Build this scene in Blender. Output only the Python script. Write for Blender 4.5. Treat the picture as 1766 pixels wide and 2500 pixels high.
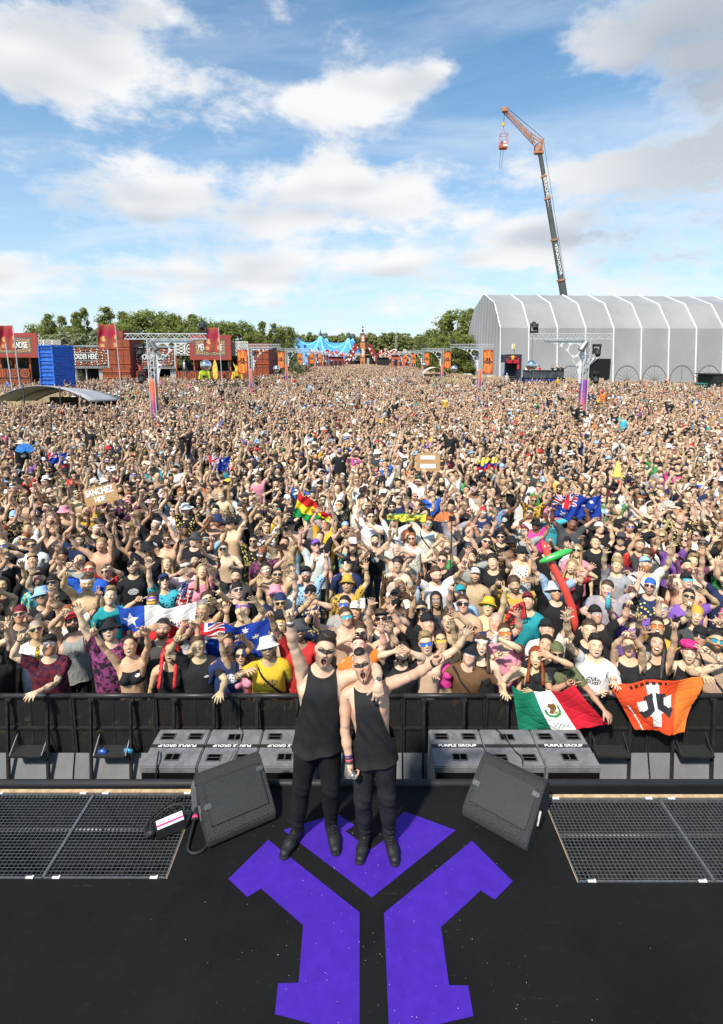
import bpy, bmesh, math, random
import numpy as np
from mathutils import Vector, Matrix, Euler, kdtree
R = math.radians
for o in list(bpy.data.objects): bpy.data.objects.remove(o)
random.seed(7); rng = np.random.default_rng(7)
scene = bpy.context.scene
C = scene.collection
# ---------------------------------------------------------------- camera
FPX, CX, CY, PITCH, CAMZ = 1291.0, 883.0, 1059.0, R(8.3), 4.12
GZ = -1.10                                    # festival ground, 1.1 m below the stage floor (z = 0)
cd = bpy.data.cameras.new('camera'); cam = bpy.data.objects.new('camera', cd); C.objects.link(cam)
cam.location = (0, 0, CAMZ); cam.rotation_euler = (R(90) - PITCH, 0, 0)
cd.sensor_fit = 'VERTICAL'; cd.sensor_height = 36.0; cd.lens = FPX / 2500 * 36.0
cd.shift_y = -(1250 - CY) / 2500.0; cd.clip_start = 0.05; cd.clip_end = 5000
scene.camera = cam
scene.render.resolution_x = 723; scene.render.resolution_y = 1024
# ---------------------------------------------------------------- light
SUN_EL, SUN_AZ = R(50), R(-148)               # azimuth measured from +Y (view direction), clockwise: behind the camera, to the left
world = bpy.data.worlds.new('World'); scene.world = world; world.use_nodes = True
nt = world.node_tree; N = nt.nodes; L = nt.links; N.clear()
def nn(t, **k):
    n = N.new(t)
    for a, b in k.items(): setattr(n, a, b)
    return n
def mth(op, a, b=None, c=None, clamp=False):
    n = N.new('ShaderNodeMath'); n.operation = op; n.use_clamp = clamp
    for i, v in enumerate((a, b, c)):
        if v is None: continue
        if isinstance(v, (int, float)): n.inputs[i].default_value = v
        else: L.new(v, n.inputs[i])
    return n.outputs[0]
def mixc(f, a, b, typ='MIX'):
    n = N.new('ShaderNodeMix'); n.data_type = 'RGBA'; n.blend_type = typ
    for s, v in ((0, f), (6, a), (7, b)):
        if hasattr(v, 'is_linked'): L.new(v, n.inputs[s])
        elif isinstance(v, (int, float)): n.inputs[s].default_value = v
        else: n.inputs[s].default_value = (*v, 1)
    return n.outputs[2]
def ramp(f, lo, hi):
    n = N.new('ShaderNodeMapRange'); n.interpolation_type = 'SMOOTHSTEP'
    L.new(f, n.inputs[0]); n.inputs[1].default_value = lo; n.inputs[2].default_value = hi
    return n.outputs[0]
def noise(vec, scale, detail=6, rough=.55, dist=0.0, lac=2.0):
    n = N.new('ShaderNodeTexNoise'); L.new(vec, n.inputs['Vector'])
    n.inputs['Scale'].default_value = scale; n.inputs['Detail'].default_value = detail
    n.inputs['Roughness'].default_value = rough; n.inputs['Distortion'].default_value = dist
    n.inputs['Lacunarity'].default_value = lac
    return n.outputs['Fac']
def cxyz(x, y, z):
    n = N.new('ShaderNodeCombineXYZ')
    for i, v in enumerate((x, y, z)):
        if isinstance(v, (int, float)): n.inputs[i].default_value = v
        else: L.new(v, n.inputs[i])
    return n.outputs[0]
sky = nn('ShaderNodeTexSky', sky_type='NISHITA', sun_disc=False, sun_elevation=SUN_EL, sun_rotation=SUN_AZ)
sky.air_density = 1.0; sky.dust_density = 0.6; sky.ozone_density = 2.2; sky.altitude = 0
tc = nn('ShaderNodeTexCoord'); sx = nn('ShaderNodeSeparateXYZ'); L.new(tc.outputs['Generated'], sx.inputs[0])
X_, Y_, Z_ = sx.outputs
zc = mth('MAXIMUM', Z_, 0.0)
# cloud deck: a flat layer over the whole site, seen in perspective (direction projected on the layer)
inv = mth('DIVIDE', 1.0, mth('ADD', zc, 0.14))
px_, py_ = mth('MULTIPLY', X_, inv), mth('MULTIPLY', Y_, inv)
az = mth('ARCTAN2', X_, Y_); el = mth('ARCSINE', Z_)
def blob(px, py, rx, ry, amp):                # soft cloud mass around a direction (given by where the photograph shows it)
    dx, dz = (px - CX) / FPX, -(py - CY) / FPX; c, s = math.cos(PITCH), math.sin(PITCH); d = Vector((dx, c + dz * s, -s + dz * c)); a0 = math.atan2(d.x, d.y); e0 = math.atan2(d.z, math.hypot(d.x, d.y))
    q = mth('ADD', mth('POWER', mth('DIVIDE', mth('SUBTRACT', az, a0), rx / FPX), 2.0), mth('POWER', mth('DIVIDE', mth('SUBTRACT', el, e0), ry / FPX), 2.0))
    return mth('MULTIPLY', mth('EXPONENT', mth('MULTIPLY', q, -1.0)), amp)
def total(L_):
    t = None
    for b in L_: v = blob(*b); t = v if t is None else mth('ADD', t, v)
    return t
wv = nn('ShaderNodeVectorMath', operation='MULTIPLY'); L.new(tc.outputs['Generated'], wv.inputs[0]); wv.inputs[1].default_value = (1.0, 1.0, 2.1)
wo_ = nn('ShaderNodeVectorMath', operation='ADD'); L.new(wv.outputs[0], wo_.inputs[0]); wo_.inputs[1].default_value = (0.0, 0.0, .055)
n1 = noise(wv.outputs[0], 5.2, 12, .62, .12); n1c = noise(wv.outputs[0], 3.6, 2, .5); n1b = noise(wo_.outputs[0], 3.6, 2, .5)
CL = [(30, 90, 170, 95, .34), (250, 160, 150, 60, .20), (520, 50, 230, 60, .20), (740, 225, 120, 40, .24), (870, 275, 140, 42, .28), (990, 225, 110, 34, .26), (1080, 160, 60, 30, .22), (400, 260, 220, 55, .20), 
      (280, 410, 190, 52, .34), (400, 490, 360, 55, .34), (660, 560, 270, 42, .22), (830, 445, 160, 66, .34), (960, 500, 150, 45, .24), (1180, 540, 140, 45, .24), (1440, 130, 110, 38, .24), (1720, 250, 170, 110, .34), (1760, 430, 120, 70, .30), (1680, 40, 230, 60, .26),
      (1420, 430, 200, 40, .28), (1500, 560, 260, 40, .26), (250, 660, 420, 36, .26), (800, 640, 460, 36, .26), (1350, 640, 460, 36, .22), (900, 725, 1300, 42, .24), (1050, 330, 190, 70, -.14), (560, 370, 120, 30, -.14), (1150, 90, 180, 70, -.14), (760, 120, 160, 50, -.10)]
dens = mth('ADD', mth('SUBTRACT', mth('MULTIPLY', n1, 1.45), .225), mth('MULTIPLY', total(CL), .85))
cov = mth('MULTIPLY', mth('POWER', ramp(dens, .545, .84), 1.0), .95)
st = noise(cxyz(mth('MULTIPLY', mth('ADD', px_, mth('MULTIPLY', py_, .35)), .55), mth('ADD', mth('MULTIPLY', py_, 1.3), 9.0), 1.0), 1.3, 8, .62, .6)
cir = mth('MULTIPLY', ramp(st, .42, .78), .50)
hz = mth('POWER', mth('SUBTRACT', 1.0, zc), 3.6)               # pale haze towards the horizon
selfsh = mth('MULTIPLY', ramp(mth('SUBTRACT', n1b, n1c), -.04, .14), .45)
grey = mth('MULTIPLY', total([(1740, 330, 230, 200, 1.0), (1700, 20, 300, 80, .8), (270, 535, 280, 24, .5), (1480, 575, 200, 30, .5), (830, 515, 160, 22, .45), (600, 680, 600, 14, .4)]), mth('MULTIPLY', ramp(dens, .56, .80), .75))
shade = mth('SUBTRACT', 1.0, mth('MINIMUM', mth('ADD', mth('MULTIPLY', selfsh, ramp(dens, .55, .8)), grey), .9))
cl = mixc(shade, (4.8, 5.4, 6.2), (10.6, 10.6, 10.6))
base = mixc(1.0, sky.outputs[0], (.95, 1.75, 2.0), 'MULTIPLY')
c0 = mixc(mth('MULTIPLY', hz, .85), base, (9.2, 9.9, 10.4))
c1 = mixc(cir, c0, (10.2, 10.8, 11.2))
c2 = mixc(cov, c1, cl)
bg = nn('ShaderNodeBackground'); L.new(c2, bg.inputs[0]); bg.inputs[1].default_value = 0.062
wo = nn('ShaderNodeOutputWorld'); L.new(bg.outputs[0], wo.inputs[0])
sd = bpy.data.lights.new('sun', 'SUN'); sd.energy = 4.5; sd.angle = R(3.5); sd.color = (1, .93, .81)
sun = bpy.data.objects.new('sun', sd); C.objects.link(sun)
sdir = Vector((math.sin(SUN_AZ) * math.cos(SUN_EL), math.cos(SUN_AZ) * math.cos(SUN_EL), math.sin(SUN_EL)))
sun.rotation_euler = (-sdir).to_track_quat('-Z', 'Y').to_euler(); sun.location = sdir * 60
vs = scene.view_settings; vs.view_transform = 'Standard'; vs.look = 'None'; vs.exposure = 0.58; vs.gamma = 1.0; vs.use_curve_mapping = False
scene.render.engine = 'CYCLES'
# ---------------------------------------------------------------- geometry from pixels (2500 px tall photograph)
def ray(x, y):
    dx, dz = (x - CX) / FPX, -(y - CY) / FPX
    c, s = math.cos(PITCH), math.sin(PITCH)
    return Vector((dx, c + dz * s, -s + dz * c))
def G(x, y, z=0.0):                          # point on the horizontal plane z
    d = ray(x, y); t = (z - CAMZ) / d.z
    return Vector((d.x * t, d.y * t, z))
def AT(x, y, D):                             # point on the vertical plane at distance D
    d = ray(x, y); t = D / d.y
    return Vector((d.x * t, D, CAMZ + d.z * t))
# ---------------------------------------------------------------- materials
MATS = {}
class NT:
    def __init__(s, name):
        s.m = bpy.data.materials.new(name); s.m.use_nodes = True; s.t = s.m.node_tree; s.n = s.t.nodes
        s.b = s.n['Principled BSDF']
    def new(s, t, **k):
        n = s.n.new(t)
        for a, b in k.items(): setattr(n, a, b)
        return n
    def put(s, sock, v):
        if isinstance(v, bpy.types.NodeSocket): s.t.links.new(v, sock)
        elif isinstance(v, (tuple, list)) and len(v) == 3 and sock.type == 'RGBA': sock.default_value = (*v, 1)
        else: sock.default_value = v
    def math(s, op, *a, clamp=False):
        n = s.new('ShaderNodeMath', operation=op, use_clamp=clamp)
        for i, v in enumerate(a): s.put(n.inputs[i], v)
        return n.outputs[0]
    def mix(s, f, a, b, typ='MIX'):
        n = s.new('ShaderNodeMix', data_type='RGBA', blend_type=typ)
        s.put(n.inputs[0], f); s.put(n.inputs[6], a); s.put(n.inputs[7], b); return n.outputs[2]
    def step(s, v, lo, hi):
        n = s.new('ShaderNodeMapRange', interpolation_type='SMOOTHSTEP')
        s.put(n.inputs[0], v); n.inputs[1].default_value = lo; n.inputs[2].default_value = hi; return n.outputs[0]
    def noise(s, scale, vec=None, detail=4, rough=.55):
        n = s.new('ShaderNodeTexNoise'); n.inputs['Scale'].default_value = scale
        n.inputs['Detail'].default_value = detail; n.inputs['Roughness'].default_value = rough
        if vec is not None: s.put(n.inputs['Vector'], vec)
        return n.outputs['Fac']
    def attr(s, name, typ='GEOMETRY'):
        return s.new('ShaderNodeAttribute', attribute_name=name, attribute_type=typ)
    def obj(s): return s.new('ShaderNodeTexCoord').outputs['Object']
    def sep(s, v):
        n = s.new('ShaderNodeSeparateXYZ'); s.put(n.inputs[0], v); return n.outputs
    def ell(s, xyz, c, r, soft=.25, absx=True):     # soft mask of an ellipsoid in rest space
        x, y, z = xyz
        if absx: x = s.math('ABSOLUTE', x)
        q = None
        for v, cc, rr in ((x, c[0], r[0]), (y, c[1], r[1]), (z, c[2], r[2])):
            if rr is None: continue
            d = s.math('POWER', s.math('ABSOLUTE', s.math('DIVIDE', s.math('SUBTRACT', v, cc), rr)), 2.0)
            q = d if q is None else s.math('ADD', q, d)
        n = s.new('ShaderNodeMapRange', interpolation_type='SMOOTHSTEP')
        s.put(n.inputs[0], q); n.inputs[1].default_value = 1 + soft; n.inputs[2].default_value = 1 - soft
        return n.outputs[0]
    def bump(s, h, strength=.3, dist=.01):
        n = s.new('ShaderNodeBump'); n.inputs['Strength'].default_value = strength; n.inputs['Distance'].default_value = dist
        s.put(n.inputs['Height'], h); s.put(s.b.inputs['Normal'], n.outputs[0])
def mat(name, col, rough=.6, metal=0.0, var=.12, scale=6.0, bump=0.0, spec=.4, bscale=60.0, emit=None):
    if name in MATS: return MATS[name]
    s = NT(name); o = s.obj()
    f = s.noise(scale, o, 5, .6)
    lo = tuple(c * (1 - var) for c in col); hi = tuple(min(1, c * (1 + var)) for c in col)
    s.put(s.b.inputs['Base Color'], s.mix(s.step(f, .3, .7), lo, hi))
    s.put(s.b.inputs['Roughness'], s.math('ADD', s.math('MULTIPLY', f, .2), max(0.02, rough - .1)))
    s.b.inputs['Metallic'].default_value = metal; s.b.inputs['Specular IOR Level'].default_value = spec
    if bump: s.bump(s.noise(bscale, o, 3), bump, .004)
    MATS[name] = s.m; return s.m
def vcol_mat(name, rough=.75, spec=.25, bump=0.0, var=.10):     # flat print / dyed cloth: colour stored on the geometry
    if name in MATS: return MATS[name]
    s = NT(name); a = s.attr('Col'); f = s.noise(9, s.obj(), 5, .6)
    v = s.math('ADD', s.math('MULTIPLY', f, 2 * var), 1 - var)
    s.put(s.b.inputs['Base Color'], s.mix(1.0, a.outputs['Color'], v, 'MULTIPLY'))
    s.b.inputs['Roughness'].default_value = rough; s.b.inputs['Specular IOR Level'].default_value = spec
    if bump: s.bump(s.noise(80, s.obj(), 3), bump, .004)
    MATS[name] = s.m; return s.m
# ---------------------------------------------------------------- object helpers
def link(name, me, parent=None, loc=None, rot=None):
    o = bpy.data.objects.new(name, me); C.objects.link(o)
    if parent is not None: o.parent = parent
    if loc is not None: o.location = loc
    if rot is not None: o.rotation_euler = rot
    return o
def tag(o, label=None, cat=None, group=None, kind=None):
    if label: o['label'] = label
    if cat: o['category'] = cat
    if group: o['group'] = group
    if kind: o['kind'] = kind
    return o
def empty(name, loc=(0, 0, 0), rz=0.0):
    o = bpy.data.objects.new(name, None); C.objects.link(o); o.location = loc; o.rotation_euler = (0, 0, rz)
    o.empty_display_size = .2; return o
def np_mesh(name, V, F, mats=(), smooth=True):
    """V (n,3); F an (m,3|4) array or list of faces"""
    me = bpy.data.meshes.new(name); V = np.asarray(V, np.float32)
    if isinstance(F, np.ndarray):
        k = F.shape[1]; me.vertices.add(len(V)); me.vertices.foreach_set('co', V.ravel())
        me.loops.add(F.size); me.loops.foreach_set('vertex_index', F.astype(np.int32).ravel())
        me.polygons.add(len(F)); me.polygons.foreach_set('loop_start', np.arange(0, F.size, k, dtype=np.int32))
        if smooth: me.polygons.foreach_set('use_smooth', np.ones(len(F), bool))
        me.update(calc_edges=True)
    else:
        me.from_pydata(V.tolist(), [], F)
        if smooth: me.polygons.foreach_set('use_smooth', np.ones(len(F), bool))
    for m in mats: me.materials.append(m)
    return me
class MB:
    """collects shapes, builds ONE mesh object"""
    def __init__(s): s.v = []; s.f = []; s.mi = []; s.cur = 0
    def add(s, V, F):
        b = len(s.v); s.v += [tuple(p) for p in V]; s.f += [[i + b for i in f] for f in F]; s.mi += [s.cur] * len(F); return s
    def box(s, c, d, M=None):
        x, y, z = (k / 2 for k in d); V = [Vector((sx_ * x, sy_ * y, sz_ * z)) for sx_ in (-1, 1) for sy_ in (-1, 1) for sz_ in (-1, 1)]
        if M is not None: V = [M @ p for p in V]
        c = Vector(c); V = [p + c for p in V]
        return s.add(V, [(0, 1, 3, 2), (4, 6, 7, 5), (0, 4, 5, 1), (2, 3, 7, 6), (0, 2, 6, 4), (1, 5, 7, 3)])
    def bar(s, a, b, w, h=None):                   # square bar between two points
        a, b = Vector(a), Vector(b); d = b - a; q = d.to_track_quat('Y', 'Z').to_matrix()
        return s.box((a + b) / 2, (w, d.length, h or w), q)
    def tube(s, pts, r, n=8, cap=True):
        pts = [Vector(p) for p in pts]; rs = r if isinstance(r, (list, tuple)) else [r] * len(pts)
        V = []; F = []; k = len(pts); up = None
        for i, p in enumerate(pts):
            t = (pts[min(i + 1, k - 1)] - pts[max(i - 1, 0)]).normalized()
            if up is None: up = t.orthogonal().normalized()
            else: up = (up - t * up.dot(t)).normalized()
            w = t.cross(up)
            for j in range(n):
                a = 2 * math.pi * j / n; V.append(p + (up * math.cos(a) + w * math.sin(a)) * rs[i])
        for i in range(k - 1):
            for j in range(n): F.append((i * n + j, i * n + (j + 1) % n, (i + 1) * n + (j + 1) % n, (i + 1) * n + j))
        if cap: F.append(tuple(range(n))[::-1]); F.append(tuple((k - 1) * n + j for j in range(n)))
        return s.add(V, F)
    def prism(s, poly, z0, z1, M=None):            # polygon (x,y) extruded along z, optionally transformed
        n = len(poly); V = [Vector((x, y, z0)) for x, y in poly] + [Vector((x, y, z1)) for x, y in poly]
        if M is not None: V = [M @ p for p in V]
        F = [tuple(range(n))[::-1], tuple(range(n, 2 * n))] + [(i, (i + 1) % n, n + (i + 1) % n, n + i) for i in range(n)]
        return s.add(V, F)
    def lathe(s, prof, n=16, M=None, arc=(0, 2 * math.pi)):
        V = []; F = []; k = len(prof)
        for r, z in prof:
            for j in range(n):
                a = arc[0] + (arc[1] - arc[0]) * j / n; p = Vector((r * math.cos(a), r * math.sin(a), z)); V.append(M @ p if M is not None else p)
        for i in range(k - 1):
            for j in range(n): F.append((i * n + j, i * n + (j + 1) % n, (i + 1) * n + (j + 1) % n, (i + 1) * n + j))
        return s.add(V, F)
    def build(s, name, m, parent=None, loc=None, rot=None, smooth=False, bevel=0.0):
        me = bpy.data.meshes.new(name); me.from_pydata([tuple(p) for p in s.v], [], s.f)
        ms = m if isinstance(m, (list, tuple)) else [m]
        for q in ms: me.materials.append(q)
        if len(ms) > 1: me.polygons.foreach_set('material_index', s.mi)
        bm = bmesh.new(); bm.from_mesh(me)
        bmesh.ops.recalc_face_normals(bm, faces=bm.faces)
        if bevel: bmesh.ops.bevel(bm, geom=bm.edges[:], offset=bevel, segments=2, affect='EDGES', clamp_overlap=True)
        if smooth:
            for f in bm.faces: f.smooth = True
        bm.to_mesh(me); bm.free()
        return link(name, me, parent, loc, rot)
def copy_tree(o, parent=None):
    c = o.copy(); C.objects.link(c); c.parent = parent
    for ch in o.children: copy_tree(ch, c)
    return c
def sgrid(name, fn, nu, nv, col=None, m=None, parent=None, thick=0.0, smooth=True):
    """sheet from fn(u,v)->xyz (arrays), colour from col(u,v)->rgb per face centre, optional thickness"""
    u, v = np.meshgrid(np.linspace(0, 1, nu + 1), np.linspace(0, 1, nv + 1), indexing='ij')
    P = np.stack(np.broadcast_arrays(*fn(u, v)), -1).reshape(-1, 3)
    i, j = np.meshgrid(np.arange(nu), np.arange(nv), indexing='ij'); a = (i * (nv + 1) + j).ravel()
    F = np.stack([a, a + nv + 1, a + nv + 2, a + 1], -1)
    me = np_mesh(name, P, F, [m], smooth)
    if col is not None:
        uc = ((i + .5) / nu).ravel(); vc = ((j + .5) / nv).ravel()
        rgb = np.broadcast_to(col(uc, vc), (len(uc), 3)); k = np.concatenate([rgb, np.ones((len(uc), 1))], 1)
        at = me.color_attributes.new('Col', 'FLOAT_COLOR', 'CORNER'); at.data.foreach_set('color', np.repeat(k, 4, 0).astype(np.float32).ravel())
    o = link(name, me, parent)
    if thick:
        md = o.modifiers.new('thickness', 'SOLIDIFY'); md.thickness = thick; md.offset = -1
    return o
def text(s, name, size, m, M, parent=None, ext=.01, width=None, bold=0.0):
    cu = bpy.data.curves.new(name, 'FONT'); cu.body = s; cu.size = size; cu.extrude = ext; cu.align_x = 'CENTER'; cu.align_y = 'CENTER'
    cu.offset = bold; cu.resolution_u = 3
    t = bpy.data.objects.new(name, cu); C.objects.link(t)
    dg = bpy.context.evaluated_depsgraph_get(); me = bpy.data.meshes.new_from_object(t.evaluated_get(dg))
    bpy.data.objects.remove(t); me.name = name; me.materials.clear(); me.materials.append(m)
    if width:
        xs = [v.co.x for v in me.vertices]; w = max(xs) - min(xs); me.transform(Matrix.Diagonal((width / w, 1, 1, 1)))
    me.transform(M); return link(name, me, parent)
# ---------------------------------------------------------------- people: one implicit body per sex, meshed once, then posed by weighted bones
def smin(a, b, k):
    h = np.clip(.5 + .5 * (b - a) / k, 0, 1); return b + (a - b) * h - k * h * (1 - h)
class Field:
    """signed distance field on x >= 0, mirrored when meshed"""
    def __init__(s, x1, y0, y1, z0, z1, h):
        s.h = h; s.o = np.array([-h / 2, y0, z0])
        s.n = np.ceil(np.array([x1 + h / 2, y1 - y0, z1 - z0]) / h).astype(int) + 1
        s.d = np.full(s.n, .5, np.float32)
    def block(s, lo, hi, pad):
        a = np.clip(np.floor((np.array(lo) - pad - s.o) / s.h).astype(int), 0, s.n); b = np.clip(np.ceil((np.array(hi) + pad - s.o) / s.h).astype(int) + 1, 0, s.n)
        ax = [(s.o[i] + s.h * np.arange(a[i], b[i])).astype(np.float32) for i in range(3)]
        return tuple(slice(a[i], b[i]) for i in range(3)), ax[0][:, None, None], ax[1][None, :, None], ax[2][None, None, :]
    def put(s, sl, d, k, sub=False):
        if sub: s.d[sl] = -smin(-s.d[sl], d, k)
        else: s.d[sl] = smin(s.d[sl], d, k)
    def cone(s, a, b, ra, rb, k=.02, flat=None, sub=False):
        a, b = np.array(a, float), np.array(b, float); rm = max(ra, rb)
        sl, x, y, z = s.block(np.minimum(a, b) - rm, np.maximum(a, b) + rm, k + .03)
        ab = b - a; t = np.clip(((x - a[0]) * ab[0] + (y - a[1]) * ab[1] + (z - a[2]) * ab[2]) / (ab @ ab), 0, 1)
        f = flat or (1, 1, 1)
        d = np.sqrt(((x - a[0] - t * ab[0]) / f[0]) ** 2 + ((y - a[1] - t * ab[1]) / f[1]) ** 2 + ((z - a[2] - t * ab[2]) / f[2]) ** 2) - (ra + t * (rb - ra))
        s.put(sl, (d * min(f)).astype(np.float32), k, sub)
    def ell(s, c, r, k=.02, sub=False):
        sl, x, y, z = s.block(np.array(c) - r, np.array(c) + r, k + .03)
        q = np.sqrt(((x - c[0]) / r[0]) ** 2 + ((y - c[1]) / r[1]) ** 2 + ((z - c[2]) / r[2]) ** 2)
        s.put(sl, ((q - 1) * min(r)).astype(np.float32), k, sub)
    def loft(s, prof, k=.02, p=2.3):              # stacked superellipse sections (z, a, b, yc)
        pr = np.array(prof); z0, z1 = pr[0, 0], pr[-1, 0]; am = pr[:, 1].max(); bm_ = pr[:, 2].max() + abs(pr[:, 3]).max()
        sl, x, y, z = s.block((0, -bm_, z0), (am, bm_, z1), k + .03)
        A, B, Yc = (np.interp(z, pr[:, 0], pr[:, i]).astype(np.float32) for i in (1, 2, 3))
        q = (np.abs(x / A) ** p + np.abs((y - Yc) / B) ** p) ** (1 / p)
        d = (q - 1) * np.minimum(A, B); d = np.maximum(d, np.maximum(z0 - z, z - z1))
        s.put(sl, d.astype(np.float32), k)
    def mesh(s, iso=0.0, smooth=1):
        d = np.concatenate([s.d[:0:-1], s.d[1:]], 0) if False else np.concatenate([s.d[::-1], s.d[1:]], 0)
        # samples sit at x = -h/2 + i*h: mirror so that +h/2 follows -h/2
        d = np.concatenate([s.d[:0:-1], s.d[1:]], 0) - iso
        ox = -s.h * (s.n[0] - 1 - .5)
        o = np.array([ox, s.o[1], s.o[2]]); ins = d < 0; nx, ny, nz = d.shape
        cells = np.zeros((nx - 1, ny - 1, nz - 1), np.uint8)
        for i in (0, 1):
            for j in (0, 1):
                for k in (0, 1): cells += ins[i:nx - 1 + i, j:ny - 1 + j, k:nz - 1 + k]
        idx = np.argwhere((cells > 0) & (cells < 8)); vid = np.full(cells.shape, -1, np.int32); vid[tuple(idx.T)] = np.arange(len(idx))
        acc = np.zeros((len(idx), 3)); cnt = np.zeros(len(idx)); cr = [(i, j, k) for i in (0, 1) for j in (0, 1) for k in (0, 1)]
        val = {c: d[idx[:, 0] + c[0], idx[:, 1] + c[1], idx[:, 2] + c[2]] for c in cr}
        for c in cr:
            for ax in range(3):
                if c[ax]: continue
                e = list(c); e[ax] = 1; e = tuple(e); va, vb = val[c], val[e]; m = (va < 0) != (vb < 0)
                t = np.where(m, va / np.where(m, va - vb, 1), 0); p = np.array(c, float)[None] + np.zeros((len(idx), 3)); p[:, ax] += t
                acc += p * m[:, None]; cnt += m
        V = (acc / cnt[:, None] + idx) * s.h + o
        Q = []
        for ax in range(3):
            a = [slice(0, d.shape[i]) for i in range(3)]; b = list(a); a[ax] = slice(0, -1); b[ax] = slice(1, None)
            sa, sb = ins[tuple(a)], ins[tuple(b)]; E_ = np.argwhere(sa != sb); u, w = (ax + 1) % 3, (ax + 2) % 3
            ok = (E_[:, u] > 0) & (E_[:, w] > 0) & (E_[:, u] < d.shape[u] - 1) & (E_[:, w] < d.shape[w] - 1); E_ = E_[ok]
            fl = sa[tuple(E_.T)]; q = []
            for du, dw in ((0, 0), (-1, 0), (-1, -1), (0, -1)):
                c = E_.copy(); c[:, u] += du; c[:, w] += dw; q.append(vid[tuple(c.T)])
            q = np.stack(q, 1); q[~fl] = q[~fl][:, ::-1]; Q.append(q)
        Q = np.concatenate(Q); T = np.concatenate([Q[:, [0, 1, 2]], Q[:, [0, 2, 3]]])
        for _ in range(smooth):
            S = np.zeros_like(V); n = np.zeros(len(V))
            for i, j in ((0, 1), (1, 2), (2, 3), (3, 0)):
                np.add.at(S, Q[:, i], V[Q[:, j]]); np.add.at(S, Q[:, j], V[Q[:, i]]); np.add.at(n, Q[:, i], 1); np.add.at(n, Q[:, j], 1)
            V = V * .5 + .5 * S / np.maximum(n, 1)[:, None]
        return V, T
def clip(V, T, f):
    """keep the part of a triangle mesh where f < 0, cut cleanly along f = 0"""
    s = f < 0; k = s[T]; n = k.sum(1); out = [T[n == 3]]; V = list(map(tuple, V)) if False else V
    cache = {}; newV = []; base = len(V); tri = []
    for t, kk in zip(T[(n == 1) | (n == 2)], k[(n == 1) | (n == 2)]):
        def cut(a, b):
            key = (a, b) if a < b else (b, a)
            if key not in cache:
                u = f[key[0]] / (f[key[0]] - f[key[1]]); cache[key] = base + len(newV); newV.append(V[key[0]] + (V[key[1]] - V[key[0]]) * u)
            return cache[key]
        i = int(np.argmax(kk)) if kk.sum() == 1 else int(np.argmin(kk)); a, b, c = t[i], t[(i + 1) % 3], t[(i + 2) % 3]
        if kk.sum() == 1: tri.append((a, cut(a, b), cut(a, c)))
        else: p, q = cut(a, b), cut(a, c); tri += [(p, b, c), (p, c, q)]
    if tri: out.append(np.array(tri)); V = np.concatenate([V, np.array(newV)])
    T = np.concatenate(out); u, inv_ = np.unique(T, return_inverse=True)
    return V[u], inv_.reshape(-1, 3)
def decimate(V, T, n, keep=None):
    """collapse to about n triangles; keep (0..1 per vertex) protects regions"""
    if len(T) <= n: return V, T
    me = np_mesh('t', V, T); o = bpy.data.objects.new('t', me); C.objects.link(o)
    if keep is not None:
        vg = o.vertex_groups.new(name='g')
        for lv in np.unique(np.round(keep, 1)): vg.add(np.where(np.round(keep, 1) == lv)[0].tolist(), float(lv), 'REPLACE')
    md = o.modifiers.new('d', 'DECIMATE'); md.ratio = n / len(T)
    if keep is not None: md.vertex_group = 'g'; md.vertex_group_factor = 1.0; md.invert_vertex_group = True
    dg = bpy.context.evaluated_depsgraph_get(); e = o.evaluated_get(dg); m2 = e.to_mesh()
    V2 = np.empty(len(m2.vertices) * 3, np.float32); m2.vertices.foreach_get('co', V2); m2.calc_loop_triangles()
    T2 = np.empty(len(m2.loop_triangles) * 3, np.int32); m2.loop_triangles.foreach_get('vertices', T2)
    e.to_mesh_clear(); bpy.data.objects.remove(o); bpy.data.meshes.remove(me)
    return V2.reshape(-1, 3).astype(float), T2.reshape(-1, 3)
SH, EL, WR, AZ = .185, .475, .725, 1.42           # shoulder, elbow, wrist (|x|) and arm height in the rest pose (arms out, palms forward)
FING = {  # name: base, middle, tip (x, z offset), radius
    'index': ((.800, .030), (.845, .040), (.880, .046), .0098), 'middle': ((.806, .008), (.855, .011), (.893, .013), .0100),
    'ring': ((.801, -.014), (.846, -.018), (.880, -.022), .0095), 'pinky': ((.790, -.034), (.824, -.044), (.850, -.052), .0085),
    'thumb': ((.752, .034), (.785, .066), (.803, .090), .0105)}
def arms(F, m=1.0, fem=False):
    F.cone((.155, .005, 1.425), (SH + .02, .0, AZ), .058 * m, .056 * m, .04)
    F.cone((SH, 0, AZ), (SH + .12, .002, AZ), .050 * m, .049 * m, .03); F.cone((SH + .10, .004, AZ), (EL, .006, AZ), .047 * m, .037 * m, .02)
    F.cone((SH + .07, -.012, AZ), (EL - .07, -.01, AZ), .040 * m, .034 * m, .02)
    F.cone((EL, .004, AZ), (EL + .09, .0, AZ), .038 * m, .040 * m, .02); F.cone((EL + .08, 0, AZ), (WR, 0, AZ), .039 * m, .0265 * m, .02, flat=(1, .9, 1.06))
def hands(F, m=1.0):
    F.cone((WR, 0, AZ), (WR + .03, 0, AZ), .027 * m, .030 * m, .015, flat=(1, .8, 1.1))
    F.cone((WR + .04, 0, AZ), (.793, 0, AZ), .030, .030, .012, flat=(1, .48, 1.38)); F.cone((.745, -.008, AZ + .018), (.765, -.008, AZ + .03), .019, .015, .012)
    for k, (a, b, c, r) in FING.items():
        y = -.006 if k == 'thumb' else 0
        F.cone((a[0] - .012, y * .5, AZ + a[1]), (b[0], y, AZ + b[1]), r * 1.08, r, .004); F.cone((b[0], y, AZ + b[1]), (c[0], y * 1.6 - .003, AZ + c[1]), r, r * .86, .004)
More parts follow.
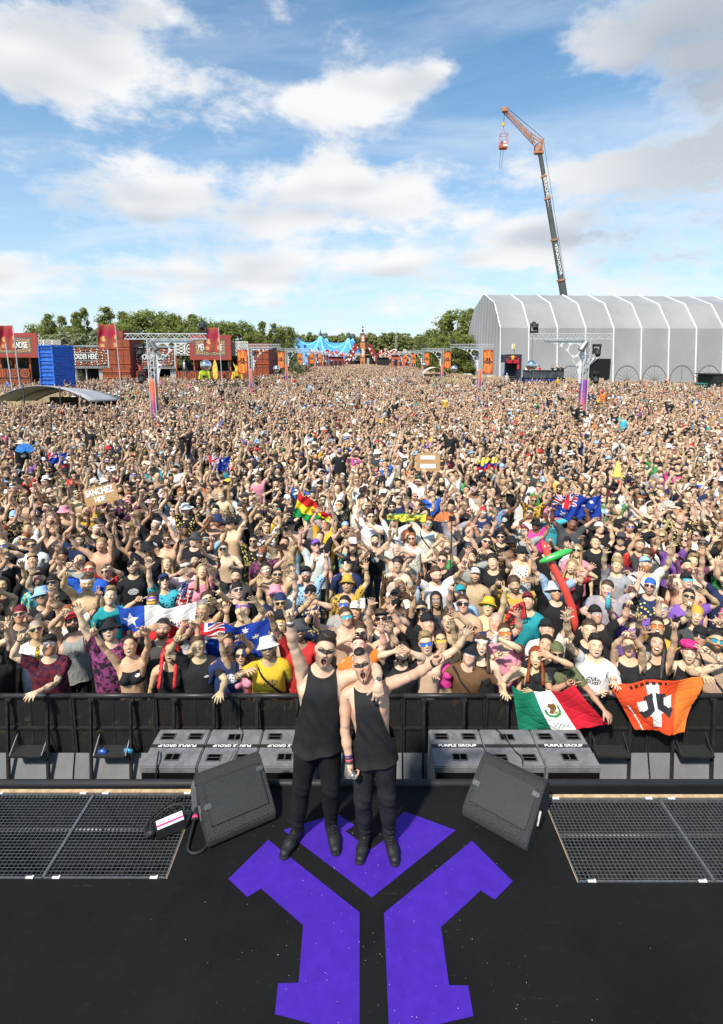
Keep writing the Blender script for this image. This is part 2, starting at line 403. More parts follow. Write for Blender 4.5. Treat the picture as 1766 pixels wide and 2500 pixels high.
def head(F, mouth=0.0, fem=False, old=0):
    q = .95 if fem else 1.0
    F.cone((0, .018, 1.44), (0, .008, 1.585), .060 * q - (.008 if fem else 0), .053 * q - (.006 if fem else 0), .03)
    F.ell((0, .012, 1.695), (.076 * q, .096, .084), .02); F.ell((0, -.015, 1.655), (.068 * q, .088, .075), .03)
    F.ell((0, -.030, 1.615 - mouth * .006), (.055 * q, .068, .062), .03); F.ell((0, -.070, 1.572 - mouth * .016), (.028 * q, .026, .020), .03)
    F.ell((.045, -.005, 1.600 - mouth * .006), (.022, .045, .028), .03)
    F.ell((.036, -.070, 1.640), (.026, .026, .022), .02)                                  # cheek bone
    F.cone((.012, -.096, 1.684), (.045, -.082, 1.684), .013, .010, .014)                   # brow
    F.ell((.033, -.108, 1.662), (.021, .016, .014), .010, sub=True)                         # eye socket
    F.ell((.032, -.083, 1.662), (.0145, .0135, .0115), .004)                                # eyeball / lids
    F.cone((0, -.094, 1.676), (0, -.117, 1.637), .009, .0135, .010); F.ell((.011, -.106, 1.632), (.009, .011, .0075), .006)
    if mouth:
        F.ell((0, -.090, 1.594), (.029, .022, .026), .012); F.ell((0, -.112, 1.592 - .004), (.023 * (.8 + .3 * mouth), .040, .015 + .011 * mouth), .006, sub=True)
    else:
        F.cone((0, -.098, 1.6035), (.018, -.089, 1.602), .0072, .004, .006); F.cone((0, -.097, 1.593), (.016, -.089, 1.595), .008, .004, .006)
    F.ell((.079 * q, .008, 1.648), (.010, .019, .031), .008); F.ell((.086 * q, .012, 1.655), (.007, .015, .020), .006)
TORSO_M = [(.80, .06, .075, .0), (.835, .150, .100, .005), (.88, .166, .115, .008), (.94, .165, .114, .006), (1.0, .156, .106, .0), (1.07, .150, .103, -.004), (1.15, .156, .108, -.004),
           (1.24, .170, .116, -.002), (1.32, .178, .119, .0), (1.38, .178, .110, .004), (1.42, .165, .094, .008), (1.455, .125, .076, .012), (1.485, .080, .062, .014), (1.51, .058, .056, .015)]
TORSO_F = [(.80, .06, .075, .0), (.835, .158, .105, .008), (.88, .174, .120, .012), (.94, .166, .112, .008), (1.0, .144, .098, .0), (1.07, .130, .088, -.002), (1.15, .136, .092, -.002),
           (1.24, .150, .098, .0), (1.32, .156, .098, .004), (1.38, .156, .092, .008), (1.42, .146, .082, .010), (1.455, .108, .066, .012), (1.485, .068, .054, .014), (1.51, .050, .050, .015)]
def torso(F, fem=False, m=1.0, loose=0.0):
    P = [(z, a * (m if z > 1.1 else 1), b * (1 + (m - 1) * .6 if z > 1.1 else 1), y) for z, a, b, y in (TORSO_F if fem else TORSO_M)]
    if loose: P = [(z - (.05 if z < .84 else 0), max(a, (.16 if fem else .175) if z > .82 and z < 1.3 else a) + loose * (1 if z < 1.3 else .3), max(b, .115 if .82 < z < 1.3 else b) + loose * (1 if z < 1.3 else .3), y) for z, a, b, y in P]
    F.loft(P, .02)
    if fem: F.ell((.072, -.088, 1.285), (.058, .055, .058), .03)
    else: F.ell((.075, -.085, 1.335), (.078, .034, .058), .04)
    F.cone((.03, .03, 1.50), (.155, .01, 1.44), .045 * (.8 if fem else m), .040 * (.8 if fem else m), .04)      # trapezius
def legs(F, fem=False, add=0.0, foot=True):
    w = 1.06 if fem else 1.0
    F.cone((.088, .008, .88), (.098, -.004, .50), .094 * w + add, .056 + add, .03); F.cone((.098, -.002, .52), (.104, .010, .30), .054 + add, .052 + add, .03)
    F.cone((.102, .022, .40), (.105, .018, .24), .048 + add, .040 + add, .03); F.cone((.104, .012, .32), (.106, .022, .09), .046 + add, .036 + add * 1.3, .03)
    if foot: F.cone((.106, .045, .045), (.118, -.10, .034), .042, .040, .03, flat=(1, 1, .85)); F.cone((.118, -.10, .034), (.122, -.165, .030), .042, .034, .02, flat=(1, 1, .8))
BX = (.94, -.21, .16, -.02, 1.82)
def make_body(fem, mouth, m, h=.006):
    F = Field(*BX, h); torso(F, fem, m); arms(F, m * (.86 if fem else 1.0)); legs(F, fem); head(F, mouth, fem); hands(F); return F.mesh(0, 1)
def lens_map(V): return V
# ---- skeleton
BONES = ['pelvis', 'spine', 'chest', 'neck', 'head'] + [b + s for s in 'LR' for b in ('uarm', 'farm', 'hand', 'thigh', 'shin', 'foot')] + [f + str(k) + s for s in 'LR' for f in FING for k in (0, 1)]
BI = {b: i for i, b in enumerate(BONES)}
def sst(x, a, b):
    t = np.clip((x - a) / (b - a), 0, 1); return t * t * (3 - 2 * t)
def weights(V):
    x, y, z = V.T; ax = np.abs(x); W = np.zeros((len(V), len(BONES)), np.float32)
    arm = sst(ax, .115, .235) * sst(z, 1.24 + .25 * np.clip(.2 - ax, 0, .1), 1.36); arm = np.where(ax > .25, 1.0, arm)
    farm, hand = sst(ax, .43, .52), sst(ax, .695, .755)
    body = 1 - arm; hd, nk, ch, sp = sst(z, 1.535, 1.60), sst(z, 1.45, 1.53), sst(z, 1.08, 1.30), sst(z, .92, 1.10)
    leg = sst(-z, -.97, -.82); sh, ft = sst(-z, -.55, -.43), sst(-z, -.125, -.07); side = sst(x, -.025, .025)
    W[:, BI['head']] = body * hd; W[:, BI['neck']] = body * nk * (1 - hd); W[:, BI['chest']] = body * (1 - nk) * ch
    W[:, BI['spine']] = body * (1 - ch) * sp; W[:, BI['pelvis']] = body * (1 - sp) * (1 - ch) * (1 - leg)
    for S, m, sd_ in (('L', x > 0, side), ('R', x <= 0, 1 - side)):
        W[m, BI['uarm' + S]] = (arm * (1 - farm))[m]; W[m, BI['farm' + S]] = (arm * farm * (1 - hand))[m]; hw = (arm * hand) * m
        lw = body * (1 - sp) * (1 - ch) * leg * sd_
        W[:, BI['thigh' + S]] += lw * (1 - sh); W[:, BI['shin' + S]] += lw * sh * (1 - ft); W[:, BI['foot' + S]] += lw * ft
        i = np.where(hw > 0)[0]
        if not len(i): continue
        best = np.full(len(i), 9.); bf = np.zeros(len(i), int); bt = np.zeros(len(i)); P = np.stack([ax[i], z[i] - AZ], 1); names = list(FING)
        for k, f in enumerate(names):
            a, b, c, r = FING[f]
            for q, (p0, p1) in enumerate(((a, b), (b, c))):
                p0, p1 = np.array(p0), np.array(p1); d = p1 - p0; t = np.clip((P - p0) @ d / (d @ d), 0, 1); e = np.linalg.norm(P - p0 - t[:, None] * d, axis=1) - r
                u = e < best; best[u] = e[u]; bf[u] = k; bt[u] = (q + t)[u]
        onf = np.zeros(len(i))
        for k, f in enumerate(names):
            a, b, c, r = (np.array(q) for q in FING[f]); s_ = bf == k; d = (b - a) / np.linalg.norm(b - a); pr = (P - a) @ d
            w = sst(pr, -.012, .010) * s_ * (best < .012); w1 = sst(bt, .85, 1.15)
            W[i, BI[f + '0' + S]] += hw[i] * w * (1 - w1); W[i, BI[f + '1' + S]] += hw[i] * w * w1; onf += w
        W[i, BI['hand' + S]] += hw[i] * (1 - onf)
    return W / W.sum(1, keepdims=True)
def rot_to(a, b): return Vector(a).rotation_difference(Vector(b)).to_matrix()
def frame(dirv, nrm, side):
    """rotation taking the rest arm frame (along +-x, palm -y) to direction dirv with the palm towards nrm"""
    d = Vector(dirv).normalized(); n = Vector(nrm); n = (n - d * n.dot(d))
    n = n.normalized() if n.length > 1e-4 else d.orthogonal().normalized()
    r = Matrix((Vector((side, 0, 0)), Vector((0, -1, 0)), Vector((side, 0, 0)).cross(Vector((0, -1, 0))))).transposed()
    t = Matrix((d, n, d.cross(n))).transposed(); return t @ r.transposed()
def about(M3, piv, to=None):
    p = Vector(piv); q = Vector(to) if to is not None else p
    return Matrix.Translation(q) @ M3.to_4x4() @ Matrix.Translation(-p)
CURL = {'open': (6, 8, 8, 8, 0), 'relax': (28, 34, 38, 42, 15), 'fist': (88, 92, 92, 92, 50), 'point': (2, 90, 92, 92, 55), 'peace': (2, 2, 92, 92, 60),
        'horns': (2, 92, 92, 4, 50), 'grip': (66, 70, 72, 74, 40), 'flat': (10, 10, 10, 10, 20), 'palm': (18, 14, 20, 26, 6)}
def pose(ps):
    """bone matrices in the body's own space (origin between the feet, facing -y)"""
    M = {}; E_ = lambda r: Euler([R(k) for k in r]).to_matrix()
    off = Vector(ps.get('pelvis', (0, 0, 0)))
    M['pelvis'] = Matrix.Translation(off) @ about(E_(ps.get('hip', (0, 0, 0))), (0, 0, .93))
    M['spine'] = M['pelvis'] @ about(E_(ps.get('spine', (0, 0, 0))), (0, 0, 1.0)); M['chest'] = M['spine'] @ about(E_(ps.get('chest', (0, 0, 0))), (0, 0, 1.18))
    nk = ps.get('head', (0, 0, 0)); M['neck'] = M['chest'] @ about(E_([k * .4 for k in nk]), (0, .015, 1.50)); M['head'] = M['neck'] @ about(E_([k * .6 for k in nk]), (0, .01, 1.58))
    for S, sg in (('L', 1), ('R', -1)):
        s0 = M['chest'] @ Vector((sg * SH, 0, AZ)); tg = ps.get('hand' + S)
        dn = tg is None
        if dn: tg = s0 + M['chest'].to_3x3() @ Vector((sg * .10, -.03, -.53))
        tg = Vector(tg); up = max(0, min(1, (tg.z - s0.z) / .5)); s0 = s0 + M['chest'].to_3x3() @ Vector((-sg * .03 * up, 0, .060 * up))
        L1, L2 = EL - SH, WR - EL; d = tg - s0; dl = min(max(d.length, .12), (L1 + L2) * .995); d = d.normalized()
        pole = Vector(ps.get('pole' + S, (sg * .9, .35, -.6))); ca = (L1 * L1 + dl * dl - L2 * L2) / (2 * L1 * dl); ca = max(-1, min(1, ca))
        pn = (pole - d * pole.dot(d)); pn = pn.normalized() if pn.length > 1e-3 else d.orthogonal().normalized()
        el = s0 + d * (L1 * ca) + pn * (L1 * math.sqrt(1 - ca * ca)); wr = s0 + d * dl
        nrm = Vector(ps.get('palm' + S, (-sg, .25, 0) if dn else (0, -1, 0))); u3 = rot_to((sg, 0, 0), el - s0)
        f3 = frame(wr - el, (u3 @ Vector((0, -1, 0))) * .5 + nrm * .5, sg); hd = ps.get('hdir' + S); h3 = frame(Vector(hd) if hd is not None else wr - el, nrm, sg)
        M['uarm' + S] = about(u3, (sg * SH, 0, AZ), s0); M['farm' + S] = about(f3, (sg * EL, 0, AZ), el); M['hand' + S] = about(h3, (sg * WR, 0, AZ), wr)
        cu = CURL[ps.get('fing' + S, 'relax' if dn else 'open')]
        for k, f in enumerate(FING):
            a, b, c, r = FING[f]; an = R(cu[k])
            if f == 'thumb': m3 = Matrix.Rotation(an * .8, 3, 'X') @ Matrix.Rotation(-sg * an * .3, 3, 'Z'); m4 = Matrix.Rotation(an * .9, 3, Vector((0, sg, 0)))
            else: m3 = Matrix.Rotation(-sg * an, 3, 'Z'); m4 = m3
            M[f + '0' + S] = M['hand' + S] @ about(m3, (sg * a[0], 0, AZ + a[1])); M[f + '1' + S] = M[f + '0' + S] @ about(m4, (sg * b[0], 0, AZ + b[1]))
        h0 = M['pelvis'] @ Vector((sg * .09, 0, .90)); kn0, an0 = Vector((sg * .098, 0, .49)), Vector((sg * .105, .018, .09)); at = ps.get('ankle' + S)
        if at is None: at = an0 + Vector((0, 0, 0))
        at = Vector(at); l1, l2 = .41, .402; d = at - h0; dl = min(d.length, (l1 + l2) * .999); d.normalize(); ca = (l1 * l1 + dl * dl - l2 * l2) / (2 * l1 * dl); ca = max(-1, min(1, ca))
        kp = Vector(ps.get('knee' + S, (sg * .15, -1, 0))); pn = (kp - d * kp.dot(d)).normalized(); kn = h0 + d * (l1 * ca) + pn * (l1 * math.sqrt(1 - ca * ca)); an_ = h0 + d * dl
        M['thigh' + S] = about(rot_to(kn0 - Vector((sg * .09, 0, .90)), kn - h0), (sg * .09, 0, .90), h0); M['shin' + S] = about(rot_to(an0 - kn0, an_ - kn), kn0, kn)
        M['foot' + S] = about(Matrix.Rotation(R(ps.get('toe' + S, sg * 12)), 3, 'Z'), an0, an_)
    return M
def skin(V, W, M):
    A = np.array([np.array(M[b]) for b in BONES]); B = np.einsum('vb,bij->vij', W, A); return np.einsum('vij,vj->vi', B[:, :3, :3], V) + B[:, :3, 3]
class Tpl:
    def __init__(s, V, T): s.V, s.T = np.asarray(V, float), T; s.W = weights(s.V)
    def lod(s, n, keep=None): return Tpl(*decimate(s.V, s.T, n, keep))
    def make(s, M, name, m, mo=None):
        me = np_mesh(name, skin(s.V if mo is None else morph(s.V, mo), s.W, M), s.T, [m]); at = me.attributes.new('rest', 'FLOAT_VECTOR', 'POINT'); at.data.foreach_set('vector', s.V.astype(np.float32).ravel()); return me
def keepmap(V):
    ax = np.abs(V[:, 0]); k = np.full(len(V), .25)
    k[(V[:, 2] > 1.54)] = .8; k[(V[:, 2] > 1.54) & (V[:, 1] < -.04)] = 1.0; k[ax > .72] = .9; k[V[:, 2] < .95] = .1; k[(ax > .25) & (ax < .7)] = .4
    return k
# ---------------------------------------------------------------- people: materials driven by per-person values
def mat_skin():
    s = NT('skin'); r = s.attr('rest').outputs['Vector']; X = s.sep(r); x, y, z = X
    sk = s.attr('skin', 'INSTANCER').outputs['Color']; pc = s.attr('pants', 'INSTANCER').outputs['Color']; hc = s.attr('hairc', 'INSTANCER').outputs['Color']
    p1 = s.sep(s.attr('face', 'INSTANCER').outputs['Vector']); p2 = s.sep(s.attr('marks', 'INSTANCER').outputs['Vector'])
    f = s.noise(26, r, 5, .6); c = s.mix(s.step(f, .3, .75), s.mix(1, sk, (.86, .84, .84), 'MULTIPLY'), sk)
    front = s.step(y, .0, -.03)
    red = s.math('ADD', s.ell(X, (.042, -.07, 1.632), (.03, .06, .03), .8), s.ell(X, (0, -.115, 1.637), (.016, .03, .02), .8))
    c = s.mix(s.math('MULTIPLY', s.math('MINIMUM', red, 1.0), .35), c, s.mix(1, sk, (1.02, .68, .62), 'MULTIPLY'))
    c = s.mix(s.math('MULTIPLY', s.ell(X, (.082, None, 1.30), (.014, None, .012), .5), .6), c, s.mix(1, sk, (.62, .42, .40), 'MULTIPLY'))
    bmask = s.math('MULTIPLY', s.math('MULTIPLY', s.step(z, 1.628, 1.606), s.step(z, 1.535, 1.555)), s.step(y, .02, -.02))
    bmask = s.math('MAXIMUM', bmask, s.math('MULTIPLY', s.ell(X, (0, None, 1.6145), (.034, None, .008), .5), front))
    bn = s.math('MULTIPLY', bmask, s.math('MULTIPLY', p1[0], s.math('ADD', .55, s.math('MULTIPLY', s.noise(160, r, 2), .7))), clamp=True)
    c = s.mix(bn, c, hc)
    buzz = s.math('MULTIPLY', s.math('MULTIPLY', s.step(s.math('ADD', z, s.math('MULTIPLY', y, -.55)), 1.655, 1.672), s.step(z, 1.60, 1.63)), p2[0]); buzz = s.math('MULTIPLY', buzz, s.step(s.math('ADD', z, s.math('MULTIPLY', y, .5)), 1.655, 1.69))
    c = s.mix(buzz, c, hc)
    brow = s.math('MULTIPLY', s.ell(X, (.034, None, 1.687), (.021, None, .0052), .5), front); c = s.mix(s.math('MULTIPLY', brow, .8), c, s.mix(1, hc, (.7, .7, .7), 'MULTIPLY'))
    eye = s.math('MULTIPLY', s.ell(X, (.032, None, 1.662), (.0145, None, .0072), .35), front); c = s.mix(eye, c, (.045, .025, .02))
    ew = s.math('MULTIPLY', s.ell(X, (.032, None, 1.6615), (.0125, None, .0052), .3), front); c = s.mix(ew, c, (.62, .58, .55))
    ir = s.math('MULTIPLY', s.ell(X, (.032, None, 1.662), (.0052, None, .0055), .3), front); c = s.mix(ir, c, (.03, .02, .015))
    lip = s.math('MULTIPLY', s.ell(X, (0, None, 1.598), (.025, None, .0105), .4), front); c = s.mix(s.math('MULTIPLY', lip, .75), c, s.mix(1, sk, (.82, .42, .42), 'MULTIPLY'))
    mo = s.math('MULTIPLY', s.ell(X, (0, None, 1.595), (.0235, None, .0125), .3), s.math('MULTIPLY', front, s.step(p1[2], .2, .5))); c = s.mix(mo, c, (.05, .008, .008))
    te = s.math('MULTIPLY', s.ell(X, (0, None, 1.602), (.0185, None, .0042), .4), s.math('MULTIPLY', front, s.step(p1[2], .2, .5))); c = s.mix(te, c, (.72, .70, .66))
    op = s.math('MULTIPLY', s.math('MULTIPLY', s.ell(X, (0, None, 1.588), (.024, None, .023), .25), front), s.step(p1[2], 1.5, 1.6)); inner = s.math('MULTIPLY', op, s.step(y, -.100, -.094)); c = s.mix(inner, c, (.06, .008, .008))
    te2 = s.math('MULTIPLY', s.math('MULTIPLY', s.ell(X, (0, None, 1.604), (.018, None, .0055), .3), front), s.step(p1[2], 1.5, 1.6)); c = s.mix(te2, c, (.74, .72, .68))
    pt = s.math('ADD', s.math('MULTIPLY', s.math('SUBTRACT', s.noise(55, r, 4, .7), .5), .9), s.ell(X, (0, None, 1.664), (.068, None, .0185), .5))
    c = s.mix(s.math('MULTIPLY', s.math('MULTIPLY', s.step(pt, .45, .6), s.math('MULTIPLY', s.step(p1[1], .4, .6), .95)), s.math('MULTIPLY', front, s.ell(X, (0, None, 1.664), (.078, None, .026), .3))), c, (.012, .011, .012))
    stripe = s.math('MULTIPLY', s.math('MULTIPLY', s.ell(X, (0, None, 1.556), (.0055, None, .0085), .3), front), s.step(p1[1], .4, .6)); c = s.mix(stripe, c, (.015, .012, .01))
    ta = s.math('MULTIPLY', s.step(s.noise(38, r, 3, .5), .50, .56), s.math('MULTIPLY', s.step(s.math('ABSOLUTE', x), .30, .33), s.step(s.math('ABSOLUTE', x), .70, .67)))
    side = s.math('GREATER_THAN', s.math('MULTIPLY', x, p2[1]), 0.0)
    c = s.mix(s.math('MULTIPLY', s.math('MULTIPLY', ta, side), .75), c, (.035, .04, .045))
    wb = s.math('MULTIPLY', s.math('MULTIPLY', s.step(s.math('ABSOLUTE', x), .695, .698), s.step(s.math('ABSOLUTE', x), .718, .715)), s.math('GREATER_THAN', s.math('MULTIPLY', x, p2[2]), 0.0))
    c = s.mix(wb, c, s.mix(s.math('FRACT', s.math('MULTIPLY', s.math('ABSOLUTE', p2[2]), 7.3)), (.02, .02, .03), (.55, .12, .08)))
    top = s.step(z, .995, .985); top = s.math('MULTIPLY', top, s.math('LESS_THAN', s.math('ABSOLUTE', x), .24)); c = s.mix(top, c, pc)
    sho = s.step(z, .105, .10); c = s.mix(sho, c, (.03, .03, .03))
    s.put(s.b.inputs['Base Color'], c); s.put(s.b.inputs['Roughness'], s.math('ADD', .40, s.math('MULTIPLY', f, .25)))
    s.b.inputs['Specular IOR Level'].default_value = .38; s.b.inputs['Subsurface Weight'].default_value = 0.0
    s.bump(s.noise(120, r, 3), .12, .003); MATS['skin'] = s.m; return s.m
def mat_cloth(name, attr='shirt', rough=.85):
    s = NT(name); r = s.attr('rest').outputs['Vector']; X = s.sep(r); x, y, z = X
    c0 = s.attr(attr, 'INSTANCER').outputs['Color']; k = s.sep(s.attr('print', 'INSTANCER').outputs['Vector'])
    f = s.noise(14, r, 5, .6); c = s.mix(s.step(f, .25, .75), s.mix(1, c0, (.80, .80, .80), 'MULTIPLY'), c0)
    def kind(v): return s.math('COMPARE', k[0], float(v), .4)
    fr = s.step(y, -.02, -.04)
    # 1 chest lettering block, 2 flower print, 3 stripes, 4 large dark graphic, 5 small badge
    br = s.new('ShaderNodeTexBrick'); br.inputs['Scale'].default_value = 26; s.put(br.inputs['Vector'], s.new('ShaderNodeCombineXYZ').outputs[0])
    cb = s.new('ShaderNodeCombineXYZ'); s.put(cb.inputs[0], x); s.put(cb.inputs[1], z); s.put(br.inputs['Vector'], cb.outputs[0]); br.inputs['Mortar Size'].default_value = .05
    box = s.math('MULTIPLY', s.ell(X, (0, None, 1.29), (.085, None, .055), .05), s.math('MULTIPLY', fr, s.step(s.noise(70, cb.outputs[0], 1), .44, .52)))
    ink = s.new('ShaderNodeSeparateColor'); s.put(ink.inputs[0], c0); lum = s.math('ADD', s.math('MULTIPLY', ink.outputs[0], .4), s.math('MULTIPLY', ink.outputs[1], .5))
    inkc = s.mix(s.math('GREATER_THAN', lum, .22), (.75, .73, .70), (.03, .03, .035))
    c = s.mix(s.math('MULTIPLY', box, kind(1)), c, inkc)
    vo = s.new('ShaderNodeTexVoronoi'); vo.inputs['Scale'].default_value = 22; s.put(vo.inputs['Vector'], r)
    c = s.mix(s.math('MULTIPLY', s.step(vo.outputs['Distance'], .42, .30), kind(2)), c, s.mix(k[1], (.85, .70, .20), (.02, .03, .05)))
    stv = s.math('GREATER_THAN', s.math('SINE', s.math('MULTIPLY', z, 210.0)), .1); c = s.mix(s.math('MULTIPLY', stv, kind(3)), c, (.03, .03, .04))
    gr = s.math('MULTIPLY', s.step(s.noise(17, r, 5, .7), .47, .53), kind(4)); c = s.mix(gr, c, s.mix(k[1], (.015, .012, .015), (.25, .05, .16)))
    bd = s.math('MULTIPLY', s.math('MULTIPLY', s.ell(X, (.085, None, 1.34), (.035, None, .014), .1, absx=False), fr), kind(5)); c = s.mix(s.math('MULTIPLY', bd, s.step(s.noise(120, cb.outputs[0], 1), .42, .5)), c, inkc)
    tie = s.math('MULTIPLY', s.math('MULTIPLY', s.math('LESS_THAN', s.math('ABSOLUTE', x), .028), fr), kind(6)); c = s.mix(tie, c, s.mix(s.step(s.noise(60, r, 2), .48, .55), (.75, .52, .04), (.05, .04, .02)))
    strap = s.math('MULTIPLY', s.math('LESS_THAN', s.math('ABSOLUTE', s.math('SUBTRACT', s.math('ADD', z, s.math('MULTIPLY', x, 1.3)), 1.27)), .022), s.math('GREATER_THAN', k[2], .5)); c = s.mix(s.math('MULTIPLY', strap, fr), c, (.015, .015, .018))
    s.put(s.b.inputs['Base Color'], c); s.b.inputs['Roughness'].default_value = rough; s.b.inputs['Specular IOR Level'].default_value = .2
    mp = s.new('ShaderNodeMapping'); s.put(mp.inputs[0], r); mp.inputs['Scale'].default_value = (1.0, 1.0, .45)
    s.bump(s.noise(22, mp.outputs[0], 3, .5), .55, .02); MATS[name] = s.m; return s.m
def mat_attr(name, attr, rough=.6, spec=.4, sc=90, lo=.55):
    s = NT(name); c0 = s.attr(attr, 'INSTANCER').outputs['Color']; mp = s.new('ShaderNodeMapping'); s.put(mp.inputs[0], s.obj()); mp.inputs['Scale'].default_value = (1, 1, .25)
    f = s.noise(sc, mp.outputs[0], 4, .7); s.put(s.b.inputs['Base Color'], s.mix(s.step(f, .3, .7), s.mix(1, c0, (lo,) * 3, 'MULTIPLY'), c0)); s.b.inputs['Roughness'].default_value = rough
    s.b.inputs['Specular IOR Level'].default_value = spec; s.bump(f, .4, .01); MATS[name] = s.m; return s.m
SKIN, SHIRT, HAIR, HAT = mat_skin(), mat_cloth('shirt cloth'), mat_attr('hair strands', 'hairc', .55, .4), mat_attr('hat cloth', 'hatc', .8, .2, 40, .85)
def mat_lens():
    s = NT('sunglass lens'); c0 = s.attr('lens', 'INSTANCER').outputs['Color']; s.put(s.b.inputs['Base Color'], s.mix(s.noise(30, s.obj(), 2), c0, s.mix(1, c0, (.7, .7, .8), 'MULTIPLY'))); s.b.inputs['Roughness'].default_value = .09; s.b.inputs['Specular IOR Level'].default_value = .8; return s.m
LENS = mat_lens()
# ---- bodies
KM = lambda V: keepmap(V)
Vm, Tm = make_body(False, 0, 1.0); Vf, Tf = make_body(True, 0, 1.0)
MAN, WOM = Tpl(Vm, Tm), Tpl(Vf, Tf)
kp = lambda V: np.clip(keepmap(V), 0, .75)
kq = lambda V: np.where((V[:, 2] > 1.54) | (np.abs(V[:, 0]) > .72), .35, .1)
BODY = {('m', 0): MAN.lod(5200, kp(Vm)), ('f', 0): WOM.lod(5200, kp(Vf)), ('m', 1): MAN.lod(3000, kq(Vm)), ('f', 1): WOM.lod(3000, kq(Vf)), ('m', 2): MAN.lod(1300), ('f', 2): WOM.lod(1300)}
# ---- garments: looser shells of the same body, cut along hems
def shell(fem, m, armm, loose, iso, legsonly=False, h=.009):
    F = Field(*BX, h)
    if legsonly: F.loft([(.80, .06, .08, 0), (.835, .155, .11, .005), (.88, .168, .12, .008), (.97, .168, .118, .005), (1.05, .156, .11, 0)], .02); legs(F, fem, .007, False)
    else: torso(F, fem, m, loose); arms(F, armm)
    return F.mesh(iso, 1)
def neck_cut(V, r=.088, zc_=1.535, yc_=-.012): return r - np.sqrt(V[:, 0] ** 2 * .8 + (V[:, 1] - yc_) ** 2 + (V[:, 2] - zc_) ** 2)
def cuts(V, T, *fs):
    for f in fs: V, T = clip(V, T, f(V))
    return V, T
TEE = {}
for sx_, fem in (('m', False), ('f', True)):
    V0, T0 = shell(fem, 1.02, 1.18 if not fem else 1.0, .010, .009); Vt, Tt = shell(fem, 1.0, .9, 0.0, .007)
    ax = lambda V: np.abs(V[:, 0])
    hem = lambda V: .855 + .01 * np.sin(V[:, 0] * 30) - V[:, 2]
    lim = lambda zz, xx: (lambda V: ax(V) - np.interp(V[:, 2], zz, xx))
    G_ = {'tee': (lambda V: ax(V) - .375 - .02 * np.sin(V[:, 2] * 40), hem, neck_cut), 'long': (lambda V: ax(V) - .69, hem, neck_cut),
          'tank': (lim([1.18, 1.26, 1.36, 1.44, 1.5], [.40, .150, .128, .118, .11]), hem, lambda V: neck_cut(V, .118, 1.545, -.03)),
          'bikini': (lim([1.18, 1.26, 1.36, 1.44, 1.5], [.40, .150, .10, .09, .09]), lambda V: 1.215 - V[:, 2], lambda V: neck_cut(V, .165, 1.535, -.05)),
          'crop': (lim([1.18, 1.26, 1.36, 1.44, 1.5], [.40, .150, .10, .095, .09]), lambda V: 1.09 - V[:, 2], lambda V: neck_cut(V, .135, 1.54, -.04))}
    for g, fs in G_.items():
        V1, T1 = cuts(*((Vt, Tt) if g in ('bikini', 'crop') else (V0, T0)), *fs); t = Tpl(V1, T1); TEE[sx_, g, 0] = t.lod(1100); TEE[sx_, g, 1] = t.lod(560); TEE[sx_, g, 2] = t.lod(240)
